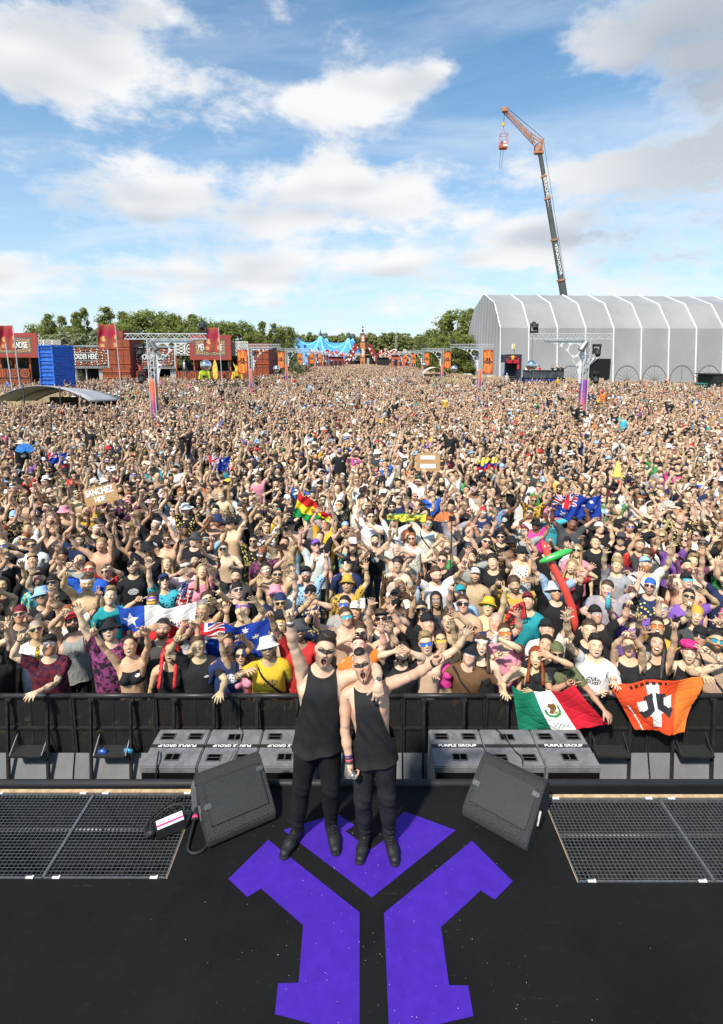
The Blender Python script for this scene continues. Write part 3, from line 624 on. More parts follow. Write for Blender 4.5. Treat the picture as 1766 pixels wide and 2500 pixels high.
# ---- hair, hats, eyewear: rigid on the head (rest position)
def hairline(V, lo=0.0): return np.interp(V[:, 1], [-.12, -.085, -.05, -.01, .02, .05, .075, .12], [1.752, 1.738, 1.715, 1.690, 1.668, 1.625, 1.60, 1.59]) + lo - V[:, 2]
def hair_mesh(kind):
    F = Field(.22, -.2, .22, 1.25, 1.90, .008); k = .02; cl_ = None
    if kind in ('short', 'quiff', 'curly', 'mohawk'): F.ell((0, .014, 1.703), (.082, .103, .088), k)
    if kind == 'quiff': F.ell((0, -.055, 1.775), (.058, .05, .032), .03); F.ell((0, .0, 1.785), (.055, .07, .025), .03)
    if kind == 'curly': F.ell((0, .015, 1.725), (.098, .112, .090), k)
    if kind == 'mohawk':
        F = Field(.22, -.2, .22, 1.25, 1.90, .006); F.ell((0, -.012, 1.764), (.046, .080, .030), k); F.ell((0, -.052, 1.766), (.036, .036, .022), k)
    if kind in ('long', 'tail', 'bun', 'braids', 'wild'):
        F.ell((0, .018, 1.705), (.085, .104, .090), k)
    if kind == 'long':
        F.cone((.066, .02, 1.68), (.092, -.03, 1.36), .032, .034, .04, flat=(.8, 1.3, 1)); F.cone((0, .075, 1.68), (0, .10, 1.34), .06, .055, .04, flat=(1.3, .7, 1))
    if kind == 'tail': F.cone((0, .10, 1.74), (0, .15, 1.62), .03, .035, .02); F.cone((0, .15, 1.64), (0, .14, 1.42), .035, .012, .02)
    if kind == 'bun': F.ell((0, .03, 1.815), (.038, .038, .035), .01)
    if kind == 'braids':
        for i in range(6): z0 = 1.60 - i * .062; F.ell((.088, -.055 - .012 * i, z0), (.030, .030, .040), .008)
        F.cone((.075, .0, 1.68), (.085, -.05, 1.60), .03, .03, .02)
    if kind == 'wild':
        for i in range(14): a = i * 2.4; F.ell((abs(.07 * math.cos(a)), -.04 + .09 * math.sin(a), 1.765 + .03 * ((i * 7) % 5) / 5), (.03, .03, .028), .012)
    V, T = F.mesh(0, 1)
    wob = .004 * np.sin(V[:, 0] * 130 + V[:, 2] * 40) * np.cos(V[:, 1] * 110) + (.007 * np.sin(V[:, 0] * 190) * np.sin(V[:, 1] * 170) * np.sin(V[:, 2] * 180) if kind in ('curly', 'wild') else 0)
    c_ = np.array([0, .01, 1.68]); d = V - c_; V = V + d / np.linalg.norm(d, axis=1)[:, None] * wob[:, None]
    if kind in ('short', 'quiff', 'curly', 'wild', 'mohawk'): V, T = decimate(V, T, 900); d = V - c_; V = V + d / np.linalg.norm(d, axis=1)[:, None] * (np.random.default_rng(5).uniform(-.004, .008, len(V)))[:, None]
    face = lambda V: np.where((V[:, 1] < -.02) & (np.abs(V[:, 0]) < .066), np.interp(V[:, 2], [1.3, 1.71, 1.735, 1.76], [-.04, -.04, -.08, -.2]) - V[:, 1], -1.0)
    if kind in ('short', 'quiff'): V, T = clip(V, T, hairline(V, .012 if kind == 'quiff' else 0))
    elif kind == 'curly': V, T = clip(V, T, hairline(V, -.02))
    elif kind == 'mohawk': V, T = clip(V, T, 1.748 - V[:, 2])
    else: V, T = clip(V, T, np.where(V[:, 1] < -.035, np.interp(np.abs(V[:, 0]), [0, .05, .068, .075], [1.748, 1.735, 1.70, 1.2]), 1.2 if kind in ('long', 'braids', 'tail') else hairline(V) + V[:, 2]) - V[:, 2])
    return decimate(V, T, 560)
def rig_mesh(name, V, T, m):
    me = np_mesh(name, V, T, [m]); at = me.attributes.new('rest', 'FLOAT_VECTOR', 'POINT'); at.data.foreach_set('vector', np.asarray(V, np.float32).ravel()); return me
ACC = {}
for k in ('short', 'quiff', 'curly', 'mohawk', 'long', 'tail', 'bun', 'braids', 'wild'): ACC[k] = rig_mesh(k, *hair_mesh(k), HAIR)
def mb_mesh(mb, name, m, smooth=True):
    o = mb.build(name, m, smooth=smooth); me = o.data; bpy.data.objects.remove(o); return me
def dome(mb, c, r, n=14, k=5, z0=0.0, taper=1.0):
    M = Matrix.Translation(c); prof = [(math.cos(a), math.sin(a)) for a in np.linspace(z0, math.pi / 2 - .02, k)]
    V = []; F = []
    for pr, pz in prof:
        for j in range(n): a = 2 * math.pi * j / n; V.append((c[0] + r[0] * pr * math.cos(a), c[1] + r[1] * pr * math.sin(a), c[2] + r[2] * pz))
    for i in range(k - 1):
        for j in range(n): F.append((i * n + j, i * n + (j + 1) % n, (i + 1) * n + (j + 1) % n, (i + 1) * n + j))
    F.append(tuple((k - 1) * n + j for j in range(n))); mb.add(V, F)
def brim(mb, sg):
    V = []; F = []; n = 8
    for i in range(n + 1):
        a = math.pi * (i / n); cx, cy = math.cos(a), math.sin(a)
        for t, dz in ((0, 0), (1, -.012 - .018 * cx * cx)):
            V.append((cx * .078, sg * (.085 * cy + .010 + t * .075 * (cy ** .6)), 1.722 + dz + t * .0))
            V.append((cx * .078, sg * (.085 * cy + .010 + t * .075 * (cy ** .6)), 1.716 + dz))
    for i in range(n):
        a, b = i * 4, i * 4 + 4; F += [(a, b, b + 2, a + 2), (a + 1, a + 3, b + 3, b + 1), (a + 2, b + 2, b + 3, a + 3)]
    mb.add(V, F)
def cap(sg):
    mb = MB(); dome(mb, (0, .012, 1.712), (.088, .108, .092)); mb.lathe([(.089, 1.700), (.0885, 1.715)], 14, Matrix.Translation((0, .012, 0)) @ Matrix.Diagonal((1, 1.22, 1, 1))); brim(mb, sg)
    dome(mb, (0, .012, 1.801), (.008, .008, .006), 6, 3); return mb_mesh(mb, 'cap', HAT)
ACC['cap'], ACC['backcap'] = cap(-1), cap(1)
def hat(prof, bend=0.0, n=18):
    mb = MB(); mb.lathe(prof, n, Matrix.Translation((0, .012, 0)) @ Matrix.Diagonal((1, 1.18, 1, 1))); V = []
    for v in mb.v: r = math.hypot(v[0], v[1]); V.append((v[0], v[1], v[2] + bend * max(0, r - .10) * (abs(v[0]) / max(r, .01)) ** 2))
    mb.v = V; return mb_mesh(mb, 'hat', HAT)
ACC['bucket'] = hat([(.150, 1.672), (.147, 1.669), (.098, 1.722), (.092, 1.735), (.082, 1.792), (.07, 1.805), (.001, 1.808)])
ACC['cowboy'] = hat([(.20, 1.722), (.198, 1.718), (.10, 1.716), (.092, 1.735), (.080, 1.80), (.066, 1.835), (.03, 1.825), (.001, 1.822)], .55)
ACC['straw'] = hat([(.19, 1.712), (.188, 1.708), (.10, 1.722), (.092, 1.735), (.082, 1.795), (.066, 1.812), (.001, 1.815)], .1)
mb = MB(); mb.lathe([(.088, 1.690), (.090, 1.712), (.087, 1.732)], 16, Matrix.Translation((0, .012, 0)) @ Matrix.Diagonal((1, 1.16, 1, 1))); ACC['bandana'] = mb_mesh(mb, 'bandana', HAT)
F = Field(.22, -.2, .22, 1.40, 1.90, .008); head(F, 0); V, T = F.mesh(.006, 1); V, T = clip(V, T, 1.50 - V[:, 2]); V, T = clip(V, T, np.where(V[:, 1] < -.03, 1 - (V[:, 0] / .055) ** 2 - ((V[:, 2] - 1.662) / .017) ** 2, -1)); ACC['balaclava'] = rig_mesh('balaclava', *decimate(V, T, 700), HAT)
def glasses(kind):
    mb = MB(); yb = lambda x: -.112 + 4.6 * x * x
    if kind == 'visor': spans = [(-.072, .072, 10, 1.640, 1.684)]
    elif kind == 'round': spans = [(.009, .055, 6, 1.640, 1.684), (-.055, -.009, 6, 1.640, 1.684)]
    else: spans = [(.007, .066, 6, 1.641, 1.681), (-.066, -.007, 6, 1.641, 1.681)]
    for x0, x1, n, z0, z1 in spans:
        V = []; F = []
        for i in range(n + 1):
            t = i / n; x = x0 + (x1 - x0) * t; e = min(1, 4.2 * min(t, 1 - t) + .45); zm, hh = (z0 + z1) / 2, (z1 - z0) / 2 * e
            if kind == 'visor': hh *= .75 + .25 * min(1, abs(x) / .03)
            V += [(x, yb(x), zm + hh), (x, yb(x) - .001, zm - hh)]
        for i in range(n): F.append((2 * i, 2 * i + 1, 2 * i + 3, 2 * i + 2))
        mb.add(V, F)
    mb.cur = 1
    if kind != 'visor': mb.bar((-.01, yb(.01) - .002, 1.672), (.01, yb(.01) - .002, 1.672), .004)
    for sg in (-1, 1): mb.bar((sg * .066, yb(.066) - .001, 1.674), (sg * .085, .01, 1.670), .005, .007)
    if kind == 'visor': mb.bar((-.068, yb(.068), 1.683), (0, -.113, 1.686), .005); mb.bar((.068, yb(.068), 1.683), (0, -.113, 1.686), .005)
    else:
        for sg in (-1, 1): mb.bar((sg * .066, yb(.066) - .003, 1.680), (sg * .008, yb(.008) - .003, 1.683), .005)
    o = mb.build('g', [LENS, mat('glasses frame', (.02, .02, .022), .35)]); me = o.data; bpy.data.objects.remove(o); return me
for k in ('shades', 'visor', 'round'): ACC[k] = glasses(k)
NICE = {'short': 'hair', 'quiff': 'hair', 'curly': 'curly_hair', 'mohawk': 'hair', 'long': 'long_hair', 'tail': 'ponytail', 'bun': 'hair_bun', 'braids': 'braids', 'wild': 'hair', 'cap': 'cap', 'backcap': 'cap', 'bucket': 'bucket_hat',
        'cowboy': 'cowboy_hat', 'straw': 'straw_hat', 'bandana': 'bandana', 'balaclava': 'balaclava', 'shades': 'sunglasses', 'visor': 'visor_glasses', 'round': 'glasses', 'tee': 't_shirt', 'long ': 'shirt', 'tank': 'tank_top', 'bikini': 'bikini_top', 'crop': 'crop_top'}
SK = {'fair': (.71, .485, .325), 'rosy': (.66, .425, .285), 'tan': (.56, .365, .23), 'olive': (.41, .25, .15), 'brown': (.20, .105, .06), 'dark': (.10, .052, .03)}
COL = {'black': (.018, .018, .020), 'charcoal': (.06, .06, .065), 'white': (.78, .77, .75), 'grey': (.32, .32, .33), 'navy': (.022, .035, .10), 'blue': (.03, .13, .55), 'light blue': (.30, .48, .68), 'red': (.48, .03, .03), 'burgundy': (.16, .02, .035),
       'yellow': (.75, .45, .04), 'mustard': (.55, .33, .05), 'orange': (.72, .18, .03), 'pink': (.72, .28, .36), 'hot pink': (.75, .06, .30), 'purple': (.22, .10, .42), 'green': (.05, .28, .08), 'olive green': (.12, .13, .06), 'teal': (.02, .28, .32), 'tan': (.48, .34, .22),
       'beige': (.60, .50, .38), 'turquoise': (.06, .45, .55), 'peach': (.68, .38, .26), 'brown': (.14, .07, .035)}
HC = {'dark': (.022, .015, .011), 'brown': (.075, .040, .020), 'blond': (.38, .25, .11), 'ginger': (.32, .10, .03), 'grey': (.28, .26, .24), 'red': (.60, .02, .025), 'pink': (.80, .03, .24), 'auburn': (.28, .055, .015)}
PEOPLE = []; USED = {}
def morph(V, mo):
    hw, hl, jw, bw = mo; V = V.copy(); z = V[:, 2]; h = sst(z, 1.52, 1.58); j_ = h * sst(-z, -1.66, -1.58); t = (1 - h) * (np.abs(V[:, 0]) < .26) * sst(z, .78, .9)
    V[:, 0] *= 1 + hw * h + jw * j_; V[:, 2] += (z - 1.60) * hl * h; t2 = t * (.35 + .65 * np.exp(-((z - 1.06) / .14) ** 2)) * sst(-z, -1.5, -1.3); V[:, 0] *= 1 + bw * .7 * t2; V[:, 1] *= 1 + bw * 1.3 * t2; return V
def setp(o, **k):
    for a, b in k.items(): o[a] = [float(q) for q in b]
def person(sp):
    """sp: dict. Body is the thing; clothes, hair and eyewear are its parts"""
    sx_ = sp.get('sex', 'm'); lod = sp.get('lod', 0); s = sp.get('s', 1.0); ps = dict(sp.get('pose', {})); yaw = sp.get('yaw', 0.0)
    if 'face' in sp:                                   # where the photograph shows the face: find the standing place under it
        M0 = pose({k: v for k, v in ps.items() if not k.startswith('hand')}); hp = Matrix.Rotation(yaw, 3, 'Z') @ (M0['head'] @ Vector((0, -.09, 1.645))) * s
        w = G(sp['face'][0], sp['face'][1], sp.get('gz', GZ) + hp.z); loc = Vector((w.x - hp.x, w.y - hp.y, sp.get('gz', GZ)))
    else: loc = Vector((*sp['at'], sp.get('gz', GZ)))
    if loc.y < sp.get('ymin', 6.10): loc.x *= sp.get('ymin', 6.10) / max(loc.y, 1); loc.y = sp.get('ymin', 6.10)
    Mw = Matrix.Translation(loc) @ Matrix.Rotation(yaw, 4, 'Z') @ Matrix.Scale(s, 4); Mi = Mw.inverted()
    for S in 'LR':
        if 'px' + S in sp:
            hx, hy = sp['px' + S][:2]; dd = sp['px' + S][2] if len(sp['px' + S]) > 2 else -.22
            ps['hand' + S] = Mi @ AT(hx, hy, loc.y + dd)
        if 'w' + S in sp: ps['hand' + S] = Mi @ Vector(sp['w' + S])
    mo = (random.uniform(-.06, .05), random.uniform(-.05, .05), random.uniform(-.09, .07), random.choice((-.04, 0, 0, .04, .08) + ((.16, .26) if 'at' in sp else ())) * (.5 if sx_ == 'f' else 1))
    M = pose(ps); body = link('person', BODY[sx_, lod].make(M, 'person', SKIN, mo)); body.location = loc; body.rotation_euler = (0, 0, yaw); body.scale = (s, s, s)
    hc = HC[sp.get('hc', 'brown')]; j = lambda c, a=.10: [max(0, v * (1 + random.uniform(-a, a))) for v in c]
    setp(body, skin=j(SK[sp.get('skin', 'fair')], .08), pants=COL[sp.get('pants', 'black')], hairc=hc, face=(sp.get('beard', 0), sp.get('paint', 0), sp.get('mouth', 0)), marks=(sp.get('buzz', 0), sp.get('tattoo', 0), random.choice((-1, 1)) * random.random()))
    top = sp.get('top', ('tee', 'black', 0))
    if top:
        t = TEE[sx_, top[0], lod]; o = link(NICE.get(top[0], 'shirt'), t.make(M, 'garment', SHIRT, mo), body); setp(o, shirt=j(COL[top[1]], .06), print=(top[2] if len(top) > 2 else 0, sp.get('pk', random.random()), 1 if sp.get('strap') else 0))
    HM = M['head'] @ Matrix.Translation((0, 0, 1.60)) @ Matrix.Diagonal((1 + mo[0], 1 + mo[0] * .3, 1 + mo[1], 1)) @ Matrix.Translation((0, 0, -1.60))
    def acc(k, **at):
        o = link(NICE[k], ACC[k], body); o.matrix_local = HM; setp(o, **at)
    if sp.get('hair') and not (sp.get('hat') and sp['hair'] in ('quiff', 'curly', 'bun', 'wild')): acc(sp['hair'], hairc=hc)
    if sp.get('hat'): acc(sp['hat'][0], hatc=COL[sp['hat'][1]])
    if sp.get('eye'): acc(sp['eye'][0], lens=COL[sp['eye'][1]])
    sp['loc'] = loc; sp['M'] = M; sp['Mw'] = Mw; sp['ob'] = body; PEOPLE.append(sp); return body
# ---------------------------------------------------------------- the people at the barrier, as the photograph shows them
# face x, face y, sex, top, hat, eyewear, hair, hair colour, hands {L,R: pixel}, extra.  (L = the person's left = right in the picture)
U = lambda **k: k
ROW = [
 U(face=(-18, 1598), top=('tee', 'black'), hair='short', pxR=(-30, 1520), pxL=(14, 1490)),
 U(face=(122, 1590), top=('tee', 'burgundy', 4), hat=('cap', 'black'), eye=('round', 'grey'), hair='short', hc='ginger', beard=.8, pxR=(50, 1560), pxL=(92, 1690, -.36), tattoo=1, pk=.1, mouth=0),
 U(face=(89, 1540), top=('tee', 'white', 6), eye=('shades', 'black'), buzz=.7, hc='grey', pants='black'),
 U(face=(178, 1520), top=('tank', 'grey', 1), hat=('cap', 'red'), eye=('shades', 'black'), hair='short', hc='dark', beard=.9, pxR=(152, 1500), fingR='grip', skin='tan'),
 U(face=(265, 1541), top=('tee', 'black', 4), hat=('bucket', 'black'), eye=('shades', 'black'), hair='short', mouth=1, beard=.3, pk=1.0, pxR=(176, 1462), pxL=(352, 1535), s=1.04),
 U(face=(315, 1584), sex='f', top=('bikini', 'black', 5), hair='bun', hc='dark', mouth=1, pxR=(232, 1545), pxL=(360, 1540), skin='tan', s=1.0),
 U(face=(414, 1596), sex='f', top=('tank', 'black'), hair='braids', hc='red', eye=('round', 'burgundy'), pants='red', s=.98, mouth=1),
 U(face=(485, 1590), top=('tee', 'black', 5), buzz=.8, hair='short', hc='brown', pxR=(432, 1562), fingR='point', pxL=(540, 1690, -.40), s=1.0),
 U(face=(588, 1604), sex='f', top=('crop', 'pink'), hair='long', hc='dark', eye=('shades', 'black'), mouth=1, pxR=(540, 1562), skin='tan', s=.93),
 U(face=(396, 1540), top=('tee', 'charcoal'), hair='short', hc='dark', beard=1, pxR=(368, 1535), pxL=(470, 1530), tattoo=-1, skin='tan', s=1.03),
 U(face=(555, 1580), sex='f', top=('tee', 'navy', 1), hair='tail', hc='dark', mouth=1, skin='olive', pxL=(596, 1560)),
 U(face=(46, 1503), top=('tee', 'charcoal', 2), hat=('backcap', 'burgundy'), eye=('shades', 'black'), hair='short', hc='ginger', beard=.3),
 U(face=(100, 1458), top=('tee', 'black', 1), hat=('bucket', 'light blue'), eye=('shades', 'black'), hair='short', beard=.4, pxL=(150, 1478)),
 U(face=(94, 1410), top=('tee', 'turquoise', 2), hat=('cap', 'black'), hair='short', hc='dark', beard=.8, skin='tan', pk=0.0),
 U(face=(124, 1426), top=('tee', 'black'), hat=('backcap', 'black'), eye=('shades', 'black'), mouth=1, pxR=(78, 1400)),
 U(face=(216, 1394), top=('tee', 'blue', 1), eye=('shades', 'red'), hair='short', hc='ginger', beard=1, mouth=1, pxR=(168, 1382), s=1.06),
 U(face=(189, 1373), top=('tee', 'grey'), eye=('shades', 'black'), beard=.9, hc='dark', mouth=1, pxR=(140, 1372)),
 U(face=(268, 1458), top=('tee', 'teal'), hair='quiff', hc='blond', skin='fair'),
 U(face=(322, 1384), top=('tee', 'black', 1), hat=('cap', 'black'), eye=('shades', 'black'), hair='short', beard=.7, mouth=1, pxL=(362, 1365)),
 U(face=(403, 1418), top=('tee', 'turquoise', 2), hat=('cap', 'navy'), eye=('shades', 'black'), pk=1.0, mouth=1, pxR=(362, 1375), strap=1),
 U(face=(407, 1377), sex='f', top=('tee', 'black'), hair='long', hc='blond', mouth=1),
 U(face=(407, 1320), top=None, hair='curly', hc='brown', eye=('shades', 'black'), mouth=1, pxR=(372, 1305), pxL=(440, 1300)),
 U(face=(455, 1388), sex='f', top=('tee', 'white'), hat=('bandana', 'white'), eye=('shades', 'black'), hair='tail', mouth=1, pxR=(436, 1400), pxL=(470, 1395)),
 U(face=(494, 1395), sex='f', top=('tee', 'pink'), hair='long', hc='blond', mouth=1, pxL=(505, 1375)),
 U(face=(575, 1410), top=('tee', 'charcoal'), hair='short', hc='dark', beard=1),
 U(face=(583, 1443), top=('tee', 'black', 5), hat=('backcap', 'black'), eye=('shades', 'black'), mouth=1, pxR=(548, 1462)),
 U(face=(492, 1492), top=None, hair='short', hc='grey', mouth=1, beard=.5, skin='tan', pxL=(525, 1470)),
 U(face=(509, 1466), top=('tee', 'black'), eye=('shades', 'black'), hair='short', pxL=(538, 1448)),
 U(face=(594, 1495), top=None, hat=('bandana', 'purple'), mouth=1, buzz=.6, hc='blond', s=1.05, pxL=(625, 1470)),
 U(face=(370, 1474), top=('tee', 'purple'), sex='f', hat=('bandana', 'purple'), eye=('round', 'yellow'), hair='tail', pxR=(336, 1465)),
 U(face=(4, 1432), top=('tee', 'black'), sex='f', hair='long', hc='dark', mouth=1),
 U(face=(5, 1336), top=('tee', 'black', 1), eye=('shades', 'blue'), pxL=(18, 1345)),
 U(face=(78, 1370), top=('tee', 'black'), hair='short', hc='blond', hat=('bandana', 'black')),
 U(face=(76, 1334), top=('tee', 'white'), eye=('shades', 'black'), hair='short', hc='brown'),
 U(face=(654, 1606), top=('tee', 'yellow', 1), hat=('bucket', 'white'), eye=('shades', 'black'), hair='short', hc='dark', beard=.8, skin='tan', mouth=1, strap=1, pxR=(602, 1640, -.45), tattoo=-1),
 U(face=(733, 1543), top=('tee', 'red'), hat=('bucket', 'charcoal'), eye=('visor', 'black'), beard=1, hc='dark', mouth=1, skin='olive', pxR=(658, 1500), fingR='fist', tattoo=-1, s=1.05),
 U(face=(687, 1517), top=('tee', 'beige'), hat=('bucket', 'black'), eye=('round', 'yellow'), mouth=1),
 U(face=(880, 1550), top=None, hair='short', hc='brown', eye=('shades', 'black'), mouth=1, pxR=(850, 1560), pxL=(955, 1530)),
 U(face=(848, 1510), top=None, eye=('visor', 'turquoise'), hair='short', hc='brown', pxR=(772, 1500)),
 U(face=(867, 1494), sex='f', top=('tank', 'black'), hat=('cap', 'white'), hair='tail', hc='blond', mouth=1),
 U(face=(838, 1480), top=('tee', 'grey'), eye=('visor', 'blue'), hair='short', hc='dark', pxL=(890, 1478)),
 U(face=(846, 1427), top=('tee', 'mustard', 2), hat=('bucket', 'mustard'), eye=('shades', 'black'), beard=.6, mouth=1, pk=1.0),
 U(face=(963, 1461), top=('tank', 'black'), hat=('balaclava', 'black'), skin='dark', pxR=(938, 1410), pxL=(998, 1458), s=1.04),
 U(face=(931, 1514), top=('tank', 'charcoal'), hat=('bandana', 'black'), eye=('shades', 'black'), mouth=2, hair='short', pxR=(905, 1470), pxL=(968, 1500)),
 U(face=(1048, 1525), top=('tee', 'black'), hat=('cap', 'black'), buzz=.6, hc='blond', skin='rosy', s=1.03),
 U(face=(1093, 1521), sex='f', top=('tee', 'tan', 2), hair='bun', hc='brown', mouth=1, pk=1.0, pxL=(1118, 1505)),
 U(face=(1042, 1577), top=None, eye=('visor', 'blue'), hair='quiff', hc='blond', mouth=1, skin='fair'),
 U(face=(978, 1621), top=('tee', 'black'), hair='short', hc='dark', beard=1, mouth=1, pxR=(965, 1590, -.25), pxL=(995, 1588, -.25), s=.97),
 U(face=(1146, 1628), top=('tee', 'brown'), hat=('bucket', 'black'), eye=('shades', 'white'), hair='short', hc='dark', skin='rosy', s=.95, strap=1, pxR=(1058, 1650, -.1), pxL=(1250, 1640, -.1), pk=0),
 U(face=(1078, 1569), sex='f', top=('crop', 'hot pink'), eye=('shades', 'yellow'), hair='tail', hc='dark', skin='tan', pxL=(1105, 1530)),
 U(face=(1131, 1478), top=('tee', 'peach'), eye=('shades', 'black'), hair='short', hc='brown', pxR=(1102, 1440), s=1.04),
 U(face=(1128, 1450), top=('tee', 'light blue'), hat=('cap', 'teal'), eye=('shades', 'navy'), hair='short'),
 U(face=(1065, 1468), sex='f', top=('tee', 'charcoal', 2), eye=('round', 'grey'), hair='long', hc='dark', skin='olive', mouth=2, pk=1),
 U(face=(1028, 1492), top=('tee', 'black'), hair='short', hc='dark', mouth=2, eye=('shades', 'black'), skin='tan', pxR=(1018, 1458)),
 U(face=(672, 1455), top=('tee', 'white'), hat=('bucket', 'pink'), eye=('shades', 'charcoal'), mouth=2, skin='rosy'),
 U(face=(685, 1477), top=('tee', 'navy'), hat=('backcap', 'navy'), eye=('shades', 'black'), beard=.6),
 U(face=(756, 1451), top=('tee', 'navy', 2), hat=('cap', 'black'), eye=('shades', 'black'), beard=.9, mouth=1, pk=.3, pxL=(772, 1470)),
 U(face=(746, 1402), top=('tee', 'light blue', 2), hat=('cap', 'black'), eye=('round', 'grey'), beard=1, hc='dark', pk=1.0),
 U(face=(678, 1406), top=None, eye=('shades', 'black'), hair='short', hc='dark', beard=.7, mouth=1, skin='tan', pxR=(632, 1410), pxL=(705, 1392)),
 U(face=(650, 1394), top=('tee', 'charcoal'), eye=('round', 'white'), hair='short', hc='dark', mouth=1),
 U(face=(846, 1377), top=('tee', 'navy'), hat=('cap', 'black'), eye=('shades', 'black'), hair='short'),
 U(face=(863, 1338), sex='f', top=('tank', 'black'), hat=('cowboy', 'white'), hair='long', hc='dark', skin='tan', pxR=(842, 1330), pxL=(888, 1330)),
 U(face=(970, 1344), top=None, eye=('round', 'white'), mouth=1, skin='rosy', pxR=(940, 1340), pxL=(985, 1345)),
 U(face=(1078, 1372), top=('tee', 'black', 5), eye=('shades', 'black'), hair='quiff', hc='brown', s=1.04),
 U(face=(968, 1382), top=('tee', 'beige'), hair='curly', hc='dark', skin='tan'),
 U(face=(1092, 1336), sex='f', top=('tank', 'green'), hair='long', hc='blond', pxR=(1078, 1318)),
 U(face=(1148, 1358), top=('tee', 'grey'), hair='curly', hc='dark', mouth=2, pxL=(1185, 1350)),
 U(face=(1161, 1406), top=('tee', 'tan'), hat=('cap', 'white'), beard=.6, mouth=1, pxR=(1128, 1392)),
 U(face=(693, 1326), top=('tee', 'tan'), hair='short', hc='dark', beard=1, pxR=(668, 1310), pxL=(712, 1308)),
 U(face=(774, 1333), top=('tee', 'white'), hat=('cap', 'purple'), eye=('shades', 'black')),
 U(face=(876, 1584), top=('tee', 'orange'), hair='short', hc='dark'),
 U(face=(1306, 1640), sex='f', top=('tank', 'black'), hair='long', hc='auburn', mouth=1, s=.93, wL=(2.05, 5.84, .12), wR=(1.72, 5.84, .14), pk=0, skin='fair'),
 U(face=(1360, 1634), top=('tee', 'olive green', 2), hat=('backcap', 'olive green'), eye=('shades', 'black'), skin='olive', hc='dark', mouth=1, pk=1, s=.97, pxR=(1388, 1668, -.3), fingR='point', pxL=(1480, 1740, -.45)),
 U(face=(1457, 1590), top=('tee', 'white', 1), hair='quiff', hc='dark', mouth=1, skin='fair', pxR=(1384, 1562), fingR='point', pxL=(1480, 1690, -.3), s=1.0),
 U(face=(1573, 1602), top=('tee', 'black'), hat=('cap', 'black'), eye=('round', 'grey'), hair='short', hc='blond', mouth=1, s=.97, pxR=(1500, 1665, -.3)),
 U(face=(1681, 1632), sex='f', top=('tank', 'black'), hair='wild', hc='pink', mouth=1, pxL=(1728, 1590), fingL='peace', s=.97, tattoo=1),
 U(face=(1752, 1588), top=('tee', 'tan'), eye=('shades', 'teal'), hair='short', hc='dark', beard=1, skin='tan', strap=1, s=1.04, pxR=(1715, 1650, -.35)),
 U(face=(1235, 1550), top=('tee', 'pink'), eye=('visor', 'orange'), hair='short', hc='brown', pxR=(1212, 1600), fingR='peace', pxL=(1220, 1560), mouth=1),
 U(face=(1176, 1580), sex='f', top=('tank', 'black'), hat=('bandana', 'white'), hair='long', hc='brown', mouth=1),
 U(face=(1330, 1590), sex='f', top=('tee', 'black'), hair='tail', hc='dark', mouth=1, pxL=(1345, 1602)),
 U(face=(1337, 1538), top=('tee', 'white', 1), hat=('cap', 'black'), hair='short', hc='brown', pxL=(1388, 1500)),
 U(face=(1440, 1546), top=('tee', 'black', 1), hair='short', hc='brown', mouth=2, pxR=(1380, 1505), s=1.05),
 U(face=(1459, 1501), top=('tee', 'black'), hat=('cap', 'black'), eye=('round', 'grey'), beard=.5),
 U(face=(1534, 1591), sex='f', top=('tank', 'black'), hair='tail', hc='brown', mouth=1, pxR=(1525, 1552), pxL=(1545, 1555)),
 U(face=(1605, 1576), sex='f', top=('tank', 'black', 1), hair='braids', hc='dark', mouth=2, skin='tan', pxR=(1572, 1540), pxL=(1650, 1520)),
 U(face=(1707, 1557), top=('tee', 'black', 1), hat=('cap', 'black'), eye=('shades', 'black'), hair='short', beard=.4),
 U(face=(1605, 1533), top=('tee', 'mustard'), eye=('shades', 'orange'), hair='short', hc='dark', mouth=2, pxR=(1560, 1510)),
 U(face=(1702, 1508), top=('tee', 'charcoal'), hat=('backcap', 'mustard'), mouth=2, hair='short', hc='brown', pxL=(1755, 1520)),
 U(face=(1618, 1490), top=('tee', 'black'), eye=('round', 'grey'), hair='short', hc='ginger', mouth=1),
 U(face=(1539, 1497), top=('tee', 'purple', 2), hat=('cap', 'black'), eye=('shades', 'black'), beard=1, hc='dark', pk=1, pxR=(1480, 1455), pxL=(1610, 1470)),
 U(face=(1289, 1467), top=('tee', 'teal'), hat=('cap', 'burgundy'), hair='short', beard=.5, pxR=(1262, 1480)),
 U(face=(1207, 1523), top=('tee', 'navy'), buzz=.5, hc='grey', skin='rosy', s=1.04),
 U(face=(1192, 1481), top=None, hat=('bucket', 'yellow'), eye=('shades', 'green'), mouth=1, pxL=(1235, 1430)),
 U(face=(1259, 1432), top=('tee', 'mustard'), hair='curly', hc='brown', beard=1, mouth=1, strap=1, pxR=(1215, 1425), pxL=(1300, 1420)),
 U(face=(1360, 1446), top=('long', 'black', 5), hat=('bucket', 'white'), eye=('shades', 'black'), beard=.7, hc='ginger', pxR=(1305, 1405), pxL=(1418, 1420)),
 U(face=(1586, 1434), top=('tee', 'navy', 2), hat=('backcap', 'blue'), eye=('shades', 'black'), beard=.6, mouth=1, pk=0, pxR=(1540, 1435)),
 U(face=(1580, 1378), top=('tee', 'white'), hat=('cap', 'light blue'), beard=1, hc='ginger', strap=1, s=1.03),
 U(face=(1681, 1419), top=('tee', 'peach'), hat=('cap', 'black'), eye=('visor', 'turquoise'), mouth=2, pxR=(1640, 1410)),
 U(face=(1683, 1460), top=('tee', 'purple'), eye=('shades', 'black'), hair='short', hc='dark', pxL=(1725, 1450)),
 U(face=(1683, 1384), top=('tee', 'beige'), hair='short', hc='dark', beard=1, pxL=(1715, 1350)),
